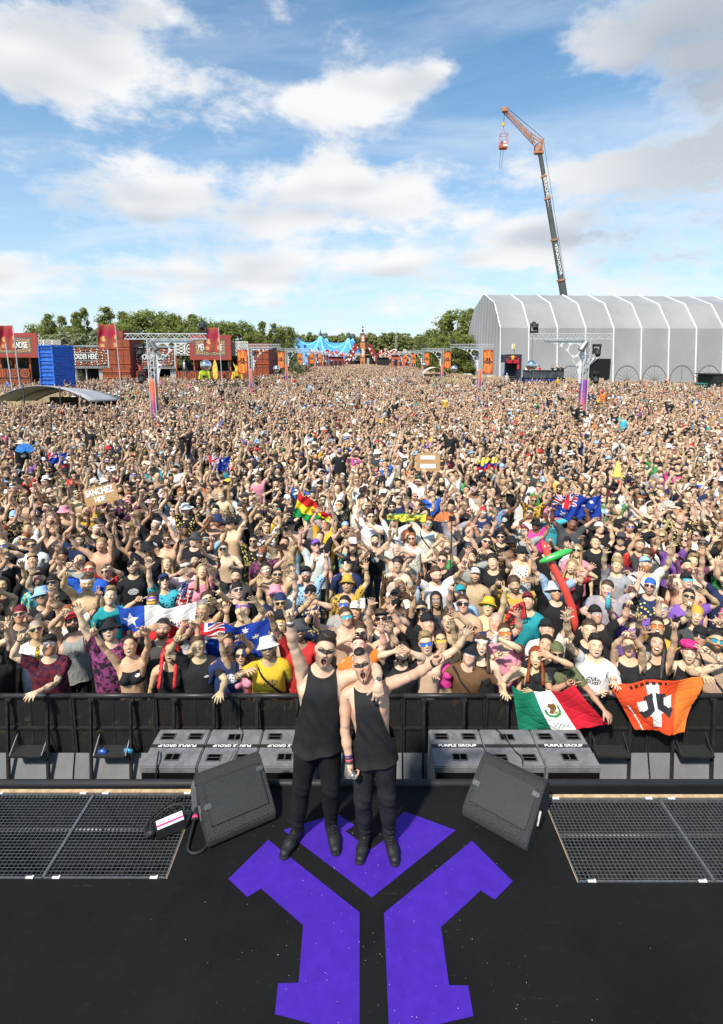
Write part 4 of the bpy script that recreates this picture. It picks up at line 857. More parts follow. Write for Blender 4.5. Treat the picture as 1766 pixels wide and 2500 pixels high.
 U(face=(1506, 1383), top=('tee', 'grey'), hair='curly', hc='blond', beard=.4, pxR=(1476, 1330)),
 U(face=(1395, 1385), sex='f', top=('tee', 'red', 2), hair='long', hc='blond', mouth=2, pk=1, pxL=(1425, 1392)),
 U(face=(1358, 1403), top=('tee', 'light blue'), hair='short', eye=('shades', 'blue')),
 U(face=(1563, 1333), top=('tee', 'red'), hair='short', hc='brown', beard=.5),
 U(face=(1515, 1318), top=('tee', 'black'), hat=('straw', 'charcoal'), eye=('shades', 'black'), mouth=1),
 U(face=(1453, 1325), top=('tee', 'black'), hair='short', hc='brown'),
 U(face=(1407, 1346), sex='f', top=('tee', 'pink'), hair='long', hc='blond', eye=('shades', 'black')),
]
def yaw_to_stage(x, y, jit=8): return -math.atan2(x, y) * .85 + R(random.uniform(-jit, jit))
for sp in ROW:
    sp.setdefault('skin', random.choice(('fair', 'fair', 'rosy', 'tan'))); p0 = G(sp['face'][0], sp['face'][1], .5)
    sp['yaw'] = yaw_to_stage(p0.x, p0.y); ps = sp.setdefault('pose', {}); ps['head'] = (-21 + random.uniform(-8, 5), random.uniform(-8, 8), random.uniform(-12, 12))
    if not any('px' + S in sp or 'w' + S in sp for S in 'LR') and random.random() < .85:
        for S, sg in random.choice(((('L', 1),), (('R', -1),), (('L', 1), ('R', -1)))): a_, f_ = R(random.uniform(5, 35)), R(random.uniform(0, 30)); ps['hand' + S] = (sg * (SH + .52 * math.sin(a_)), -.52 * math.sin(f_), AZ + .04 + .52 * math.cos(a_) * math.cos(f_))
    for S in 'LR':
        if 'fing' + S in sp: ps['fing' + S] = sp['fing' + S]
        elif 'px' + S in sp and len(sp['px' + S]) > 2 and sp['px' + S][2] < -.3: ps['fing' + S] = 'relax'; ps['palm' + S] = (0, .3, -1)
        elif random.random() < .3: ps['fing' + S] = random.choice(('horns', 'peace', 'point', 'palm'))
        if sp.get('px' + S, (0, 0))[1] > sp['face'][1] + 60: ps['pole' + S] = (.6 if S == 'L' else -.6, .4, -.5)
    if sp.get('hat') and sp['hat'][0] in ('bucket', 'cap'): ps['head'] = (ps['head'][0] - 9, *ps['head'][1:])
    if sp['face'][1] > 1595: ps['hip'] = (10, 0, 0); ps['pelvis'] = (0, .06, 0)
    person(sp)
N_ROW = len(PEOPLE)
# ---- the next rows: free places between the named ones
def rnd_pose(up):
    ps = {}; r = random.random(); U_ = random.uniform
    def hi(sg):
        o_, f_, e_ = R(U_(-6, 42)), R(U_(-4, 40)), U_(.40, .535) if random.random() < .3 else U_(.50, .538)
        return (sg * (SH - .03 + e_ * math.sin(o_)), -e_ * math.sin(f_), AZ + .04 + e_ * math.cos(o_) * math.cos(f_))
    def mid(sg): return (sg * U_(-.05, .35), U_(-.5, -.25), U_(1.3, 1.65))
    both, one = (.62, .96) if up else (.08, .30)
    if r < both: ps['handL'], ps['handR'] = hi(1), hi(-1)
    elif r < one:
        S, sg = random.choice((('L', 1), ('R', -1))); ps['hand' + S] = hi(sg)
        if random.random() < .35: T_, tg = ('R', -1) if S == 'L' else ('L', 1); ps['hand' + T_] = mid(tg)
    elif r < one + .25: S, sg = random.choice((('L', 1), ('R', -1))); ps['hand' + S] = mid(sg)
    for S in 'LR':
        if 'hand' + S in ps: ps['fing' + S] = random.choice(('open',) * 4 + ('palm', 'palm', 'fist', 'point', 'horns', 'peace', 'relax'))
    ps['head'] = (U_(-30, -4), U_(-10, 10), U_(-28, 28)); ps['chest'] = (U_(-4, 6), U_(-6, 6), U_(-10, 10)); return ps
TOPS = ['black'] * 42 + ['white'] * 15 + ['charcoal'] * 5 + ['grey'] * 4 + ['navy'] * 4 + ['beige', 'tan', 'red', 'burgundy', 'blue', 'light blue', 'yellow', 'orange', 'pink', 'purple', 'olive green', 'teal', 'green', 'mustard', 'turquoise', 'hot pink']
def rnd_look():
    fem = random.random() < .22; d = dict(sex='f' if fem else 'm', skin=random.choice(('fair',) * 4 + ('rosy',) * 3 + ('tan',) * 3 + ('fair',) * 3 + ('olive', 'brown')), pants=random.choice(('black', 'black', 'navy', 'beige', 'charcoal', 'light blue')))
    c = random.choice(TOPS); kd = random.choice((0, 0, 0, 1, 1, 2, 5, 4))
    if fem: d['top'] = (random.choice(('tee', 'tee', 'tee', 'tank', 'tank', 'crop', 'bikini')), c, 0 if random.random() < .6 else kd); d['hair'] = random.choice(('long', 'long', 'long', 'tail', 'bun', 'braids')); d['hc'] = random.choice(('blond', 'blond', 'brown', 'brown', 'dark', 'dark', 'auburn'))
    else:
        d['top'] = None if random.random() < .11 else (random.choice(('tee',) * 9 + ('tank',) * 2), c, kd); d['hair'] = random.choice(('short',) * 6 + ('quiff',) * 2 + ('curly', None)); d['hc'] = random.choice(('dark', 'dark', 'dark', 'brown', 'brown', 'brown', 'blond', 'ginger')); d['beard'] = random.choice((0, 0, 0, .4, .8, 1)); d['buzz'] = .6 if d['hair'] is None else 0
    r = random.random()
    if r < .30: d['hat'] = (random.choice(('cap', 'cap', 'cap', 'backcap', 'backcap', 'bucket', 'bucket', 'bandana', 'straw')), random.choice(('black',) * 7 + ('white',) * 3 + ('navy', 'red', 'beige', 'charcoal', 'light blue', 'green', 'pink')))
    r = random.random()
    if r < .58: d['eye'] = (random.choice(('shades',) * 6 + ('visor', 'round')), random.choice(('black',) * 7 + ('blue', 'orange', 'white', 'teal')))
    d['mouth'] = random.choice((0, 0, 1, 1, 2)); d['tattoo'] = random.choice((0, 0, 0, 1, -1)); d['strap'] = random.random() < .12; d['pk'] = random.random(); return d
def free_spots(y0, y1, dx, pts, hw):
    out = []; y = y0; row = 0
    while y < y1:
        w = hw(y); n = int(2 * w / dx); 
        for i in range(n + 1):
            x = -w + dx * (i + .5 * (row % 2)) + random.uniform(-.17, .17); yy = y + random.uniform(-.15, .15)
            if pts is None or all((x - a) ** 2 + (yy - b) ** 2 > .44 ** 2 for a, b in pts):
                out.append((x, yy))
                if pts is not None: pts.append((x, yy))
        y += dx * .84; row += 1
    return out
taken = [(sp['loc'].x, sp['loc'].y) for sp in PEOPLE]
spots = free_spots(6.15, 15.5, .60, taken, lambda y: y * .70 + .3)
spots.sort(key=lambda p: p[1]); near, rest = spots[:298 - N_ROW], spots[298 - N_ROW:]
for (x, y) in near:
    sp = dict(at=(x, y), yaw=yaw_to_stage(x, y, 16), s=random.uniform(.93, 1.05), lod=0 if y < 8.0 else 1, pose=rnd_pose(True), **rnd_look()); sp['s'] *= .95 if sp['sex'] == 'f' else 1.0; person(sp)
YB = max(p[1] for p in near)
# ---- the crowd beyond, more than anyone could count: one object of scattered figures
def far_variant(i):
    lk = rnd_look(); up = i < 52; M = pose(rnd_pose(up)); sx_ = lk['sex']; parts = []
    b = BODY[sx_, 2]; parts.append((skin(b.V, b.W, M), b.T, 0, b.V))
    if lk['top']: t = TEE[sx_, lk['top'][0], 2]; parts.append((skin(t.V, t.W, M), t.T, 1, t.V))
    for k, mi in ((lk['hair'], 2), (lk.get('hat', (None,))[0], 3), (lk.get('eye', (None,))[0], 4)):
        if not k: continue
        me = ACC[k]; me.calc_loop_triangles(); V = np.empty(len(me.vertices) * 3, np.float32); me.vertices.foreach_get('co', V); V = V.reshape(-1, 3); T = np.empty(len(me.loop_triangles) * 3, np.int32); me.loop_triangles.foreach_get('vertices', T); A = np.array(M['head'])
        parts.append((V @ A[:3, :3].T + A[:3, 3], T.reshape(-1, 3), mi, V))
    V = np.concatenate([p[0] for p in parts]); Rr = np.concatenate([p[3] for p in parts]); T = []; mi = []; o = 0
    for p in parts: T.append(p[1] + o); mi += [p[2]] * len(p[1]); o += len(p[0])
    me = np_mesh('figure', V, np.concatenate(T), [SKIN, SHIRT, HAIR, HAT, LENS]); me.polygons.foreach_set('material_index', mi)
    at = me.attributes.new('rest', 'FLOAT_VECTOR', 'POINT'); at.data.foreach_set('vector', Rr.astype(np.float32).ravel()); return bpy.data.objects.new('figure_%02d' % i, me)
NV, NUP = 72, 52
vc = bpy.data.collections.new('crowd figures')
for i in range(NV): vc.objects.link(far_variant(i))
def in_crowd(x, y):
    if abs(x + 12.9) < .8 and abs(y - 33) < .9 or abs(x - 13.4) < .8 and abs(y - 33) < .9: return False
    if -31 < x < -19.3 and 39 < y < 50: return False                       # low canopy on the left
    if x > 19.3 and 25 < y < 29.5 and x > 19.3: return False                # fenced corner on the right
    if y < 92: return x > -46 + max(0, y - 75) * .5 and x < 52 - max(0, y - 70) * 1.4
    return abs(x) < np.interp(y, [92, 110, 150, 240], [20, 17.5, 16.5, 17])
far = rest[:] + [(sg * (.70 * y + .55 + k * .62 + random.uniform(-.15, .15)), y + random.uniform(-.15, .15)) for y in np.arange(6.3, 17, .55) for k in range(7) for sg in (-1, 1)]
far += free_spots(max(p[1] for p in spots) + .45, 36, .72, None, lambda y: y * .72)
far += free_spots(36, 62, .92, None, lambda y: y * .72)
far += free_spots(62, 92, 1.15, None, lambda y: min(y * .72, 56))
far += free_spots(92, 236, .86, None, lambda y: 21)
far = np.array([p for p in far if in_crowd(*p)])
thin = np.interp(far[:, 1], [30, 60, 92, 100], [0, .10, .30, .12]); far = far[rng.random(len(far)) > thin]
gap = np.sin(far[:, 0] * .55 + 2 * np.sin(far[:, 1] * .31)) * np.sin(far[:, 1] * .47 + 1.7 * np.sin(far[:, 0] * .23)); far = far[~((gap > .72) & (far[:, 1] > 16) & (rng.random(len(far)) < np.interp(far[:, 1], [16, 40], [.35, .75])))]
def scatter(name, pts, coll, attrs, label=None, cat=None, kind='stuff'):
    me = bpy.data.meshes.new(name); me.vertices.add(len(pts)); me.vertices.foreach_set('co', np.asarray(pts, np.float32).ravel())
    for k, (ty, v) in attrs.items():
        a = me.attributes.new(k, ty, 'POINT'); v = np.asarray(v); a.data.foreach_set('vector' if ty == 'FLOAT_VECTOR' else 'value', (v.astype(np.int32) if ty == 'INT' else v.astype(np.float32)).ravel())
    o = link(name, me); g = bpy.data.node_groups.new(name, 'GeometryNodeTree'); g.interface.new_socket('Geometry', in_out='INPUT', socket_type='NodeSocketGeometry'); g.interface.new_socket('Geometry', in_out='OUTPUT', socket_type='NodeSocketGeometry')
    n = g.nodes; a, b = n.new('NodeGroupInput'), n.new('NodeGroupOutput'); ip = n.new('GeometryNodeInstanceOnPoints'); ci = n.new('GeometryNodeCollectionInfo'); ci.inputs['Collection'].default_value = coll; ci.inputs['Separate Children'].default_value = True; ci.inputs['Reset Children'].default_value = True
    def na(nm, ty): q = n.new('GeometryNodeInputNamedAttribute'); q.data_type = ty; q.inputs[0].default_value = nm; return [s for s in q.outputs if s.enabled][0]
    g.links.new(a.outputs[0], ip.inputs['Points']); g.links.new(ci.outputs[0], ip.inputs['Instance']); ip.inputs['Pick Instance'].default_value = True; g.links.new(na('vi', 'INT'), ip.inputs['Instance Index'])
    cb = n.new('ShaderNodeCombineXYZ'); g.links.new(na('yaw', 'FLOAT'), cb.inputs[2]); e2 = n.new('FunctionNodeEulerToRotation'); g.links.new(cb.outputs[0], e2.inputs[0]); g.links.new(e2.outputs[0], ip.inputs['Rotation']); g.links.new(na('sc', 'FLOAT_VECTOR'), ip.inputs['Scale']); g.links.new(ip.outputs[0], b.inputs[0])
    md = o.modifiers.new('scatter', 'NODES'); md.node_group = g; tag(o, label, cat, None, kind); return o
nF = len(far); pick = lambda d, ks: np.array([d[k] for k in rng.choice(ks, nF)])
dist = far[:, 1]; upf = np.interp(dist, [15, 45, 75, 120], [.90, .78, .36, .16]); isup = rng.random(nF) < upf
vi = np.where(isup, rng.integers(0, NUP, nF), rng.integers(NUP, NV, nF))
yaw = -np.arctan2(far[:, 0], far[:, 1]) * .85 + rng.normal(0, .28, nF) + np.where(isup, 0, rng.normal(0, .9, nF)); yaw += np.where((dist > 95) & (~isup), np.pi, 0)
sc = rng.uniform(.92, 1.05, nF)
SKF = dict(SK); jit = lambda a: a * rng.uniform(.88, 1.12, (nF, 1))
AT_ = {'vi': ('INT', vi), 'yaw': ('FLOAT', yaw), 'sc': ('FLOAT_VECTOR', np.repeat(sc[:, None], 3, 1)), 'skin': ('FLOAT_VECTOR', jit(pick(SK, ['fair'] * 4 + ['rosy'] * 3 + ['tan'] * 3 + ['fair'] * 3 + ['olive']))), 'pants': ('FLOAT_VECTOR', pick(COL, ['black', 'black', 'navy', 'beige', 'charcoal', 'light blue'])),
       'hairc': ('FLOAT_VECTOR', jit(pick(HC, ['dark', 'dark', 'dark', 'brown', 'brown', 'blond']))), 'shirt': ('FLOAT_VECTOR', jit(pick(COL, TOPS))), 'hatc': ('FLOAT_VECTOR', pick(COL, ['black'] * 5 + ['white', 'white', 'navy', 'red', 'beige', 'light blue'])),
       'lens': ('FLOAT_VECTOR', pick(COL, ['black'] * 6 + ['blue', 'orange'])), 'print': ('FLOAT_VECTOR', np.stack([rng.choice([0, 0, 0, 1, 2, 5], nF), rng.random(nF), np.zeros(nF)], 1)), 'face': ('FLOAT_VECTOR', np.stack([rng.choice([0, 0, .5, 1], nF), np.zeros(nF), rng.choice([0, 1, 1], nF)], 1)), 'marks': ('FLOAT_VECTOR', np.zeros((nF, 3)))}
scatter('crowd', np.c_[far, GZ + np.where((rng.random(nF) < .014) & (dist < 80), .62, rng.uniform(-.03, .03, nF))], vc, AT_, 'dense festival crowd with raised arms filling the field beyond the front rows', 'crowd')
# ---- labels that single out every person
HATW = {'cap': 'cap', 'backcap': 'backwards cap', 'bucket': 'bucket hat', 'cowboy': 'cowboy hat', 'straw': 'brimmed hat', 'bandana': 'headband', 'balaclava': 'balaclava'}
LAND = [('single-star flag', 380, 1500), ('front blue flag', 540, 1545), ('eagle flag', 1365, 1720), ('orange flag', 1600, 1700), ('cardboard sign', 247, 1208), ('cardboard box', 1046, 1128), ('red-yellow-green flag', 760, 1240), ('rear blue flag', 1410, 1240),
        ('orange fan', 1086, 1262), ('inflatable sword', 1360, 1400), ('traffic cone', 1508, 1145), ('blue fan', 62, 1096), ("barrier's left end", 20, 1640), ("barrier's right end", 1745, 1640), ('performers', 850, 1600), ('yellow scarf', 990, 1266)]
ORD = ['nearest', 'second nearest', 'third nearest', 'fourth nearest', 'fifth nearest', 'sixth nearest', 'seventh nearest', 'eighth nearest', 'ninth nearest', 'tenth nearest', 'eleventh nearest', 'twelfth nearest']
def w2px(p):
    p = Vector(p) - Vector((0, 0, CAMZ)); c, s = math.cos(PITCH), math.sin(PITCH); d = p.y * c - p.z * s; u = p.y * s + p.z * c; return CX + FPX * p.x / d, CY - FPX * u / d
def label_people():
    buckets = {}
    for sp in PEOPLE:
        if 'label' in sp: continue
        t = sp.get('top', ('tee', 'black', 0)); look = 'bare-chested person' if not t else 'person in %s %s' % (t[1], {'tee': 't-shirt', 'tank': 'tank top', 'bikini': 'bikini top', 'crop': 'crop top', 'long': 'shirt'}[t[0]])
        if sp.get('hat'): look += (' with ' if not t else ' and ') + sp['hat'][1] + ' ' + HATW[sp['hat'][0]]
        elif sp.get('eye') and sp['eye'][0] != 'round': look += (' with ' if not t else ' and ') + sp['eye'][1] + ' sunglasses'
        h = sp['Mw'] @ (sp['M']['head'] @ Vector((0, 0, 1.68))); q = w2px(h)
        nl = min(LAND, key=lambda a: (a[1] - q[0]) ** 2 + (a[2] - q[1]) ** 2); sp['d'] = math.hypot(nl[1] - q[0], nl[2] - q[1]); buckets.setdefault((look, nl[0]), []).append(sp)
    cnt = {}
    for k in buckets: cnt[k[0]] = cnt.get(k[0], 0) + len(buckets[k])
    for (look, ln), v in buckets.items():
        v.sort(key=lambda s: s['d'])
        for i, sp in enumerate(v):
            if len(v) == 1: lb = '%s, nearest the %s' % (look, ln)
            else: lb = '%s, %s one to the %s' % (look, ORD[min(i, 11)], ln)
            sp['label'] = lb
    for sp in PEOPLE: tag(sp['ob'], sp['label'], 'person', sp.get('group', 'crowd at the barrier'))
# ---------------------------------------------------------------- ground, stage and pit
def ground_mat():
    s = NT('trodden grass'); o = s.obj(); f = s.noise(.25, o, 6, .65); g = s.noise(5, o, 5, .7)
    c = s.mix(s.step(f, .35, .62), (.10, .105, .035), (.27, .22, .13)); c = s.mix(s.math('MULTIPLY', s.step(g, .45, .7), .6), c, (.17, .15, .07))
    s.put(s.b.inputs['Base Color'], c); s.b.inputs['Roughness'].default_value = .95; s.b.inputs['Specular IOR Level'].default_value = .1; s.bump(g, .6, .05); return s.m
tag(sgrid('ground', lambda u, v: ((u - .5) * 3200, v * 2600 - 200, GZ + 0 * u), 8, 8, None, ground_mat()), kind='structure')
EDGE = 4.57
GL, GR, GY = -1.553, 1.71, ((3.66, 4.50), (3.63, 4.44))
def vinyl():
    s = NT('black stage vinyl'); o = s.obj(); f = s.noise(1.3, o, 6, .65); g = s.noise(240, o, 2); d = s.noise(7, o, 6, .7)
    c = s.mix(s.step(f, .3, .75), (.0055, .0055, .006), (.010, .0098, .0095)); c = s.mix(s.math('MULTIPLY', s.step(d, .60, .78), .35), c, (.022, .021, .02)); mq = s.new('ShaderNodeMapping'); s.put(mq.inputs[0], o); mq.inputs['Scale'].default_value = (3.5, 26, 1); mq.inputs['Rotation'].default_value = (0, 0, .5); c = s.mix(s.math('MULTIPLY', s.math('MULTIPLY', s.step(s.noise(1, mq.outputs[0], 5, .7), .60, .70), s.step(s.noise(2.2, o, 3), .45, .65)), .55), c, (.035, .034, .032))
    s.put(s.b.inputs['Base Color'], c); s.put(s.b.inputs['Roughness'], s.math('ADD', .58, s.math('MULTIPLY', d, .3))); s.b.inputs['Specular IOR Level'].default_value = .12; s.bump(g, .18, .002); return s.m
VINYL = vinyl()
mb = MB()
for x0, x1, y0, y1 in ((GL, GR, -4, EDGE), (-7, GL, -4, GY[0][0]), (-7, GL, GY[0][1], EDGE), (GR, 7, -4, GY[1][0]), (GR, 7, GY[1][1], EDGE), (-7, -3.56, GY[0][0], GY[0][1]), (3.86, 7, GY[1][0], GY[1][1])):
    mb.box(((x0 + x1) / 2, (y0 + y1) / 2, -.02), (x1 - x0, y1 - y0, .04))
tag(mb.build('stage_floor', VINYL), kind='structure')
mb = MB(); mb.box((0, EDGE + .012, -.55), (14, .02, 1.04)); mb.build('stage_skirt', mat('black drape', (.012, .012, .013), .9))['kind'] = 'structure'
BLACKM = mat('black painted metal', (.020, .020, .021), .45, .0, .25, 12, .1); RUBBER = mat('black rubber', (.014, .014, .015), .6)
mb = MB(); mb.tube([(-7, EDGE + .03, .012), (7, EDGE + .03, .012)], .036, 10); tag(mb.build('stage_edge_trim', RUBBER, smooth=True), 'black rubber edge strip along the front of the stage', 'edge trim')
mb = MB(); mb.box((0, 3.2, -1.0), (14, 2.8, .1)); tag(mb.build('pit_floor', mat('dark understage', (.02, .02, .022), .8)), kind='structure')
# seams of the vinyl sheets
for x0, y0, x1, y1 in ((-1.50, 3.62, -.62, 3.625), (-1.04, 2.6, -1.035, 3.62), (1.32, 2.4, 1.325, 3.6)):
    mb = MB(); mb.box(((x0 + x1) / 2, (y0 + y1) / 2, .0006), (max(x1 - x0, .008), max(y1 - y0, .008), .0012)); tag(mb.build('floor_seam', VINYL), kind='structure')
# floor grates
STEEL = mat('galvanised steel', (.14, .145, .15), .45, .5, .2, 30); WOOD = mat('bare wood', (.46, .31, .17), .7, 0, .25, 14)
def grate(x0, x1, y0, y1, label):
    root = empty('floor_grate', (0, 0, 0)); n = int(round((x1 - x0) / .0365)); m = int(round((y1 - y0) / .030)); xs = [x0 + (x1 - x0) * i / n for i in range(n + 1)]
    f = MB()
    for a, b in (((x0, y0), (x1, y0)), ((x0, y1), (x1, y1)), ((x0, y0), (x0, y1)), ((x1, y0), (x1, y1))): f.bar((*a, -.016), (*b, -.016), .012, .034)
    f.build('frame', STEEL, root)
    b = MB()
    for x in xs[1:-1]: b.bar((x, y0, -.018), (x, y1, -.018), .0030, .022)
    for j in range(1, m): y = y0 + (y1 - y0) * j / m; b.bar((x0, y, -.010), (x1, y, -.010), .0026, .004)
    tag(b.build('bars', STEEL, root), kind='stuff')
    c = MB()
    for cx_ in (x0 + .10, x1 - .10):
        for yy in (y0 - .004, y1 + .004): c.box((cx_, yy, .004), (.05, .016, .008)); c.box((cx_ + .03, yy, .007), (.012, .02, .012))
    c.build('clips', mat('white plastic', (.72, .72, .70), .5), root)
    tag(root, label, 'floor grate', 'steel floor grates'); return root
grate(-2.545, GL - .012, GY[0][0] + .012, GY[0][1] - .012, 'steel floor grate left of centre, next to the left wedge monitor')
grate(-3.55, -2.557, GY[0][0] + .012, GY[0][1] - .012, 'leftmost steel floor grate in the stage floor, cut by the picture edge')
grate(GR + .012, 2.80, GY[1][0] + .012, GY[1][1] - .012, 'steel floor grate right of centre, behind the right wedge monitor')
grate(2.812, 3.85, GY[1][0] + .012, GY[1][1] - .012, 'rightmost steel floor grate in the stage floor, cut by the picture edge')
for nm, x0, x1, (y0, y1) in (('left', -3.6, GL, GY[0]), ('right', GR, 3.9, GY[1])):
    mb = MB(); xe = x1 if nm == 'left' else x0; sg = -1 if nm == 'left' else 1
    mb.box((xe + sg * .004, (y0 + y1) / 2, -.045), (.006, y1 - y0, .085)); mb.box(((x0 + x1) / 2, y1 + .015, .003), (x1 - x0, .03, .018)); mb.box(((x0 + x1) / 2, y0 + .003, -.05), (x1 - x0, .005, .08))
    tag(mb.build('wooden_edging', WOOD), 'pale wooden edging around the %s floor grate opening' % nm, 'edging', 'wooden edgings')
    b = MB()                                           # scaffold under the grate
    for k, (z, yy) in enumerate(((-.35, y0 + .12), (-.55, y0 + .45), (-.30, y1 - .10))): b.tube([(x0, yy, z), (x1, yy, z)], .024, 8)
    for k in range(5): xx = x0 + (x1 - x0) * (k + .5) / 5; b.tube([(xx - .5, y0, -.25), (xx + .25, y1, -.8)], .022, 8)
    tag(b.build('scaffold', STEEL, smooth=True), 'scaffold tubes below the %s floor grate' % nm, 'scaffold', 'scaffold under the stage')
# purple emblem
zz = lambda p: [G(500 + a * .4932, 1950 + b * .4932) for a, b in p]
PURP = mat('purple floor vinyl', (.050, .015, .29), .5, 0, .09, 9, .06, .2, 300)
em = empty('floor_emblem', (0, 2.9, 0)); tag(em, 'large purple three-part emblem laid on the black stage floor', 'floor emblem')
EMB = ([(390, 157), (655, 75), (742, 133), (697, 163), (822, 253), (953, 162), (908, 131), (990, 65), (1243, 157), (828, 490)],
            [(315, 205), (118, 398), (212, 487), (280, 446), (488, 627), (465, 913), (363, 916), (348, 1067), (767, 1178), (767, 565)],
            [(1323, 210), (1525, 410), (1437, 500), (1367, 455), (1170, 637), (1210, 925), (1305, 927), (1330, 1077), (914, 1176), (888, 567)])
for pts in EMB:
    mb = MB(); mb.prism([(p.x, p.y - 2.9) for p in zz(pts)], .0005, .004); mb.build('emblem_panel', PURP, em)
# confetti and dust on the floor
mb = MB()
for i in range(460):
    if i < 420: a = random.gauss(0, .75); x, y = a + .05, random.uniform(1.9, 4.3)
    else: x, y = random.uniform(-2.2, 2.2), random.uniform(1.7, 3.5)
    if x < GL - .02 and y > GY[0][0] - .02 or x > GR + .02 and y > GY[1][0] - .02: continue
    s_ = random.choice((.0010, .0012, .0016, .002, .003)) * (2.2 if random.random() < .03 else 1); an = random.uniform(0, 6.28); c, s2 = math.cos(an) * s_, math.sin(an) * s_; k = random.uniform(.3, 1)
    mb.add([(x - c, y - s2, .0052), (x + s2 * k, y - c * k, .0052), (x + c, y + s2, .0058), (x - s2 * k, y + c * k, .0062)], [(0, 1, 2, 3)])
tag(mb.build('confetti', mat('paper confetti', (.50, .49, .45), .7)), 'specks of white confetti and dust on the stage floor', 'confetti', kind='stuff')
# wedge monitors
CARPET = mat('grey speaker carpet', (.036, .037, .038), .95, 0, .75, 210, .6, .1, 300)
def mesh_grille():
    s = NT('perforated grille'); o = s.obj(); h = s.noise(330, o, 1); f = s.noise(5, o, 3); c = s.mix(s.step(h, .42, .58), (.005, .0055, .006), (.042, .046, .048)); s.put(s.b.inputs['Base Color'], s.mix(s.math('MULTIPLY', f, .5), c, (.012, .014, .014))); s.b.inputs['Roughness'].default_value = .5; s.b.inputs['Specular IOR Level'].default_value = .3; s.bump(h, .6, .003); return s.m
GRILLE = mesh_grille()
def wedge(loc, rz, label):
    root = empty('stage_monitor', (*loc, 0), rz); W = .60
    prof = [(.0, .015), (-.015, .05), (-.012, .10), (.035, .14), (.37, .345), (.42, .36), (.49, .345), (.54, .27), (.56, .14), (.53, .0), (.03, .0)]
    MX = Matrix(((0, 0, 1, 0), (1, 0, 0, 0), (0, 1, 0, 0), (0, 0, 0, 1)))
    mb = MB(); mb.prism(prof, -W / 2, W / 2, MX); mb.build('cabinet', CARPET, root, bevel=.008)
    d = Vector((0, .335, .205)).normalized(); n = Vector((0, -d.z, d.y)); Mg = Matrix((Vector((1, 0, 0)), d, n)).transposed(); c = Vector((0, .2025, .2425)) + n * .006
    mb = MB(); mb.box(c, (W - .10, .34, .012), Mg); g = mb.build('grille', GRILLE, root)
    f = MB()
    for sx_ in (-1, 1): f.box(c + Vector((sx_ * (W - .10) / 2, 0, 0)), (.008, .35, .018), Mg)
    for t in (-.172, .172): f.box(c + d * t, (W - .092, .008, .018), Mg)
    f.build('grille_frame', RUBBER, root)
    for sx_, t in ((-1, -.02), (1, .12)):
        b = MB(); p = c + Vector((sx_ * (W / 2 - .05), 0, 0)) + d * t; b.prism([(-.028, -.022), (.028, -.022), (.028, .022), (-.028, .022), (-.04, 0)], 0, .006, Matrix.Translation(p + n * .007) @ Mg.to_4x4() @ Matrix.Rotation(0 if sx_ < 0 else math.pi, 4, 'Z'))
        o = b.build('bracket', mat('dark bracket', (.09, .095, .10), .4, .4), root); q = MB(); q.lathe([(.0001, .0), (.008, 0), (.007, .006), (.0001, .006)], 10, Matrix.Translation(p + n * .013) @ Mg.to_4x4()); q.build('screw', STEEL, o)
    for sx_ in (-1, 1):
        h = MB(); h.prism([(.17, .10), (.31, .10), (.29, .22)], 0, .004, Matrix.Translation((sx_ * (W / 2 + .001) - (.004 if sx_ < 0 else 0), 0, 0)) @ MX); o = h.build('handle_recess', mat('recess black', (.004, .004, .004), .9), root)
        k = MB(); k.bar((sx_ * (W / 2 + .008), .20, .115), (sx_ * (W / 2 + .008), .275, .20), .018, .014); k.build('handle', mat('steel handle', (.20, .20, .20), .4, .6), o)
    tag(root, label, 'stage monitor', 'wedge monitors'); return root
wedge((-1.03, 4.05), R(29), 'black carpeted wedge monitor speaker on stage, left of the two performers')
wedge((1.15, 4.05), R(-37), 'black carpeted wedge monitor speaker on stage, right of the two performers')
# subwoofers in the pit
SUBM = mat('worn grey speaker paint', (.15, .15, .158), .5, 0, .22, 9, .25, .4, 120); CUP = mat('handle cup black', (.003, .003, .003), .9, 0, .1, 6, 0, .0); TAPE = mat('black tape', (.02, .02, .02), .5); WHITEP = mat('white print', (.78, .78, .76), .6)
def sub(x, w, rot, label, txt):
    y0, dp, zt = 5.0, .57, -.15; root = empty('subwoofer', (x + w / 2, y0 + dp / 2, GZ), 0); H = zt - GZ; fl = -1 if rot else 1
    b = MB(); b.box((0, 0, H / 2), (w - .012, dp, H)); b.build('cabinet', SUBM, root, bevel=.012)
    b = MB(); b.box((0, -dp / 2 - .004, H / 2 - .02), (w - .05, .01, H - .10)); b.build('front_grille', mat('sub grille', (.006, .006, .006), .9, 0, .1, 6, 0, .05), root)
    def cups(cx_, cy, n):
        f = MB(); f.box((cx_, cy, H + .001), (.17, .105, .008)); o = f.build('handle_plate', mat('handle plate', (.06, .06, .062), .45), root, bevel=.003)
        for k in range(2):
            q = MB()
            if n == 1: q.box((cx_ + (k - .5) * .076, cy, H + .004), (.062, .078, .006))
            else: q.box((cx_, cy + (k - .5) * .048, H + .004), (.13, .036, .006))
            q.build('handle_hole', CUP, o)
    cups(-.155 , fl * .16, 2); cups(.155, fl * .16, 2); cups(0, -fl * .15, 1)
    t = MB(); t.box((0, 0.01, H + .006), (w - .02, .045, .004)); o = t.build('tape', TAPE, root)
    if txt: text('PURPLE GROUP', 'lettering', .048, WHITEP, Matrix.Translation((0, .01, H + .0095)) @ Matrix.Rotation(math.pi if txt < 0 else 0, 4, 'Z'), o, .0005, .42, .0012)
    tag(root, label, 'subwoofer', 'subwoofers in the pit')
    return root
for i, nm in enumerate(('left', 'middle', 'right')): sub(-2.34 + i * .605, .605, i == 1, '%s grey subwoofer of the three left of the performers' % nm, -1)
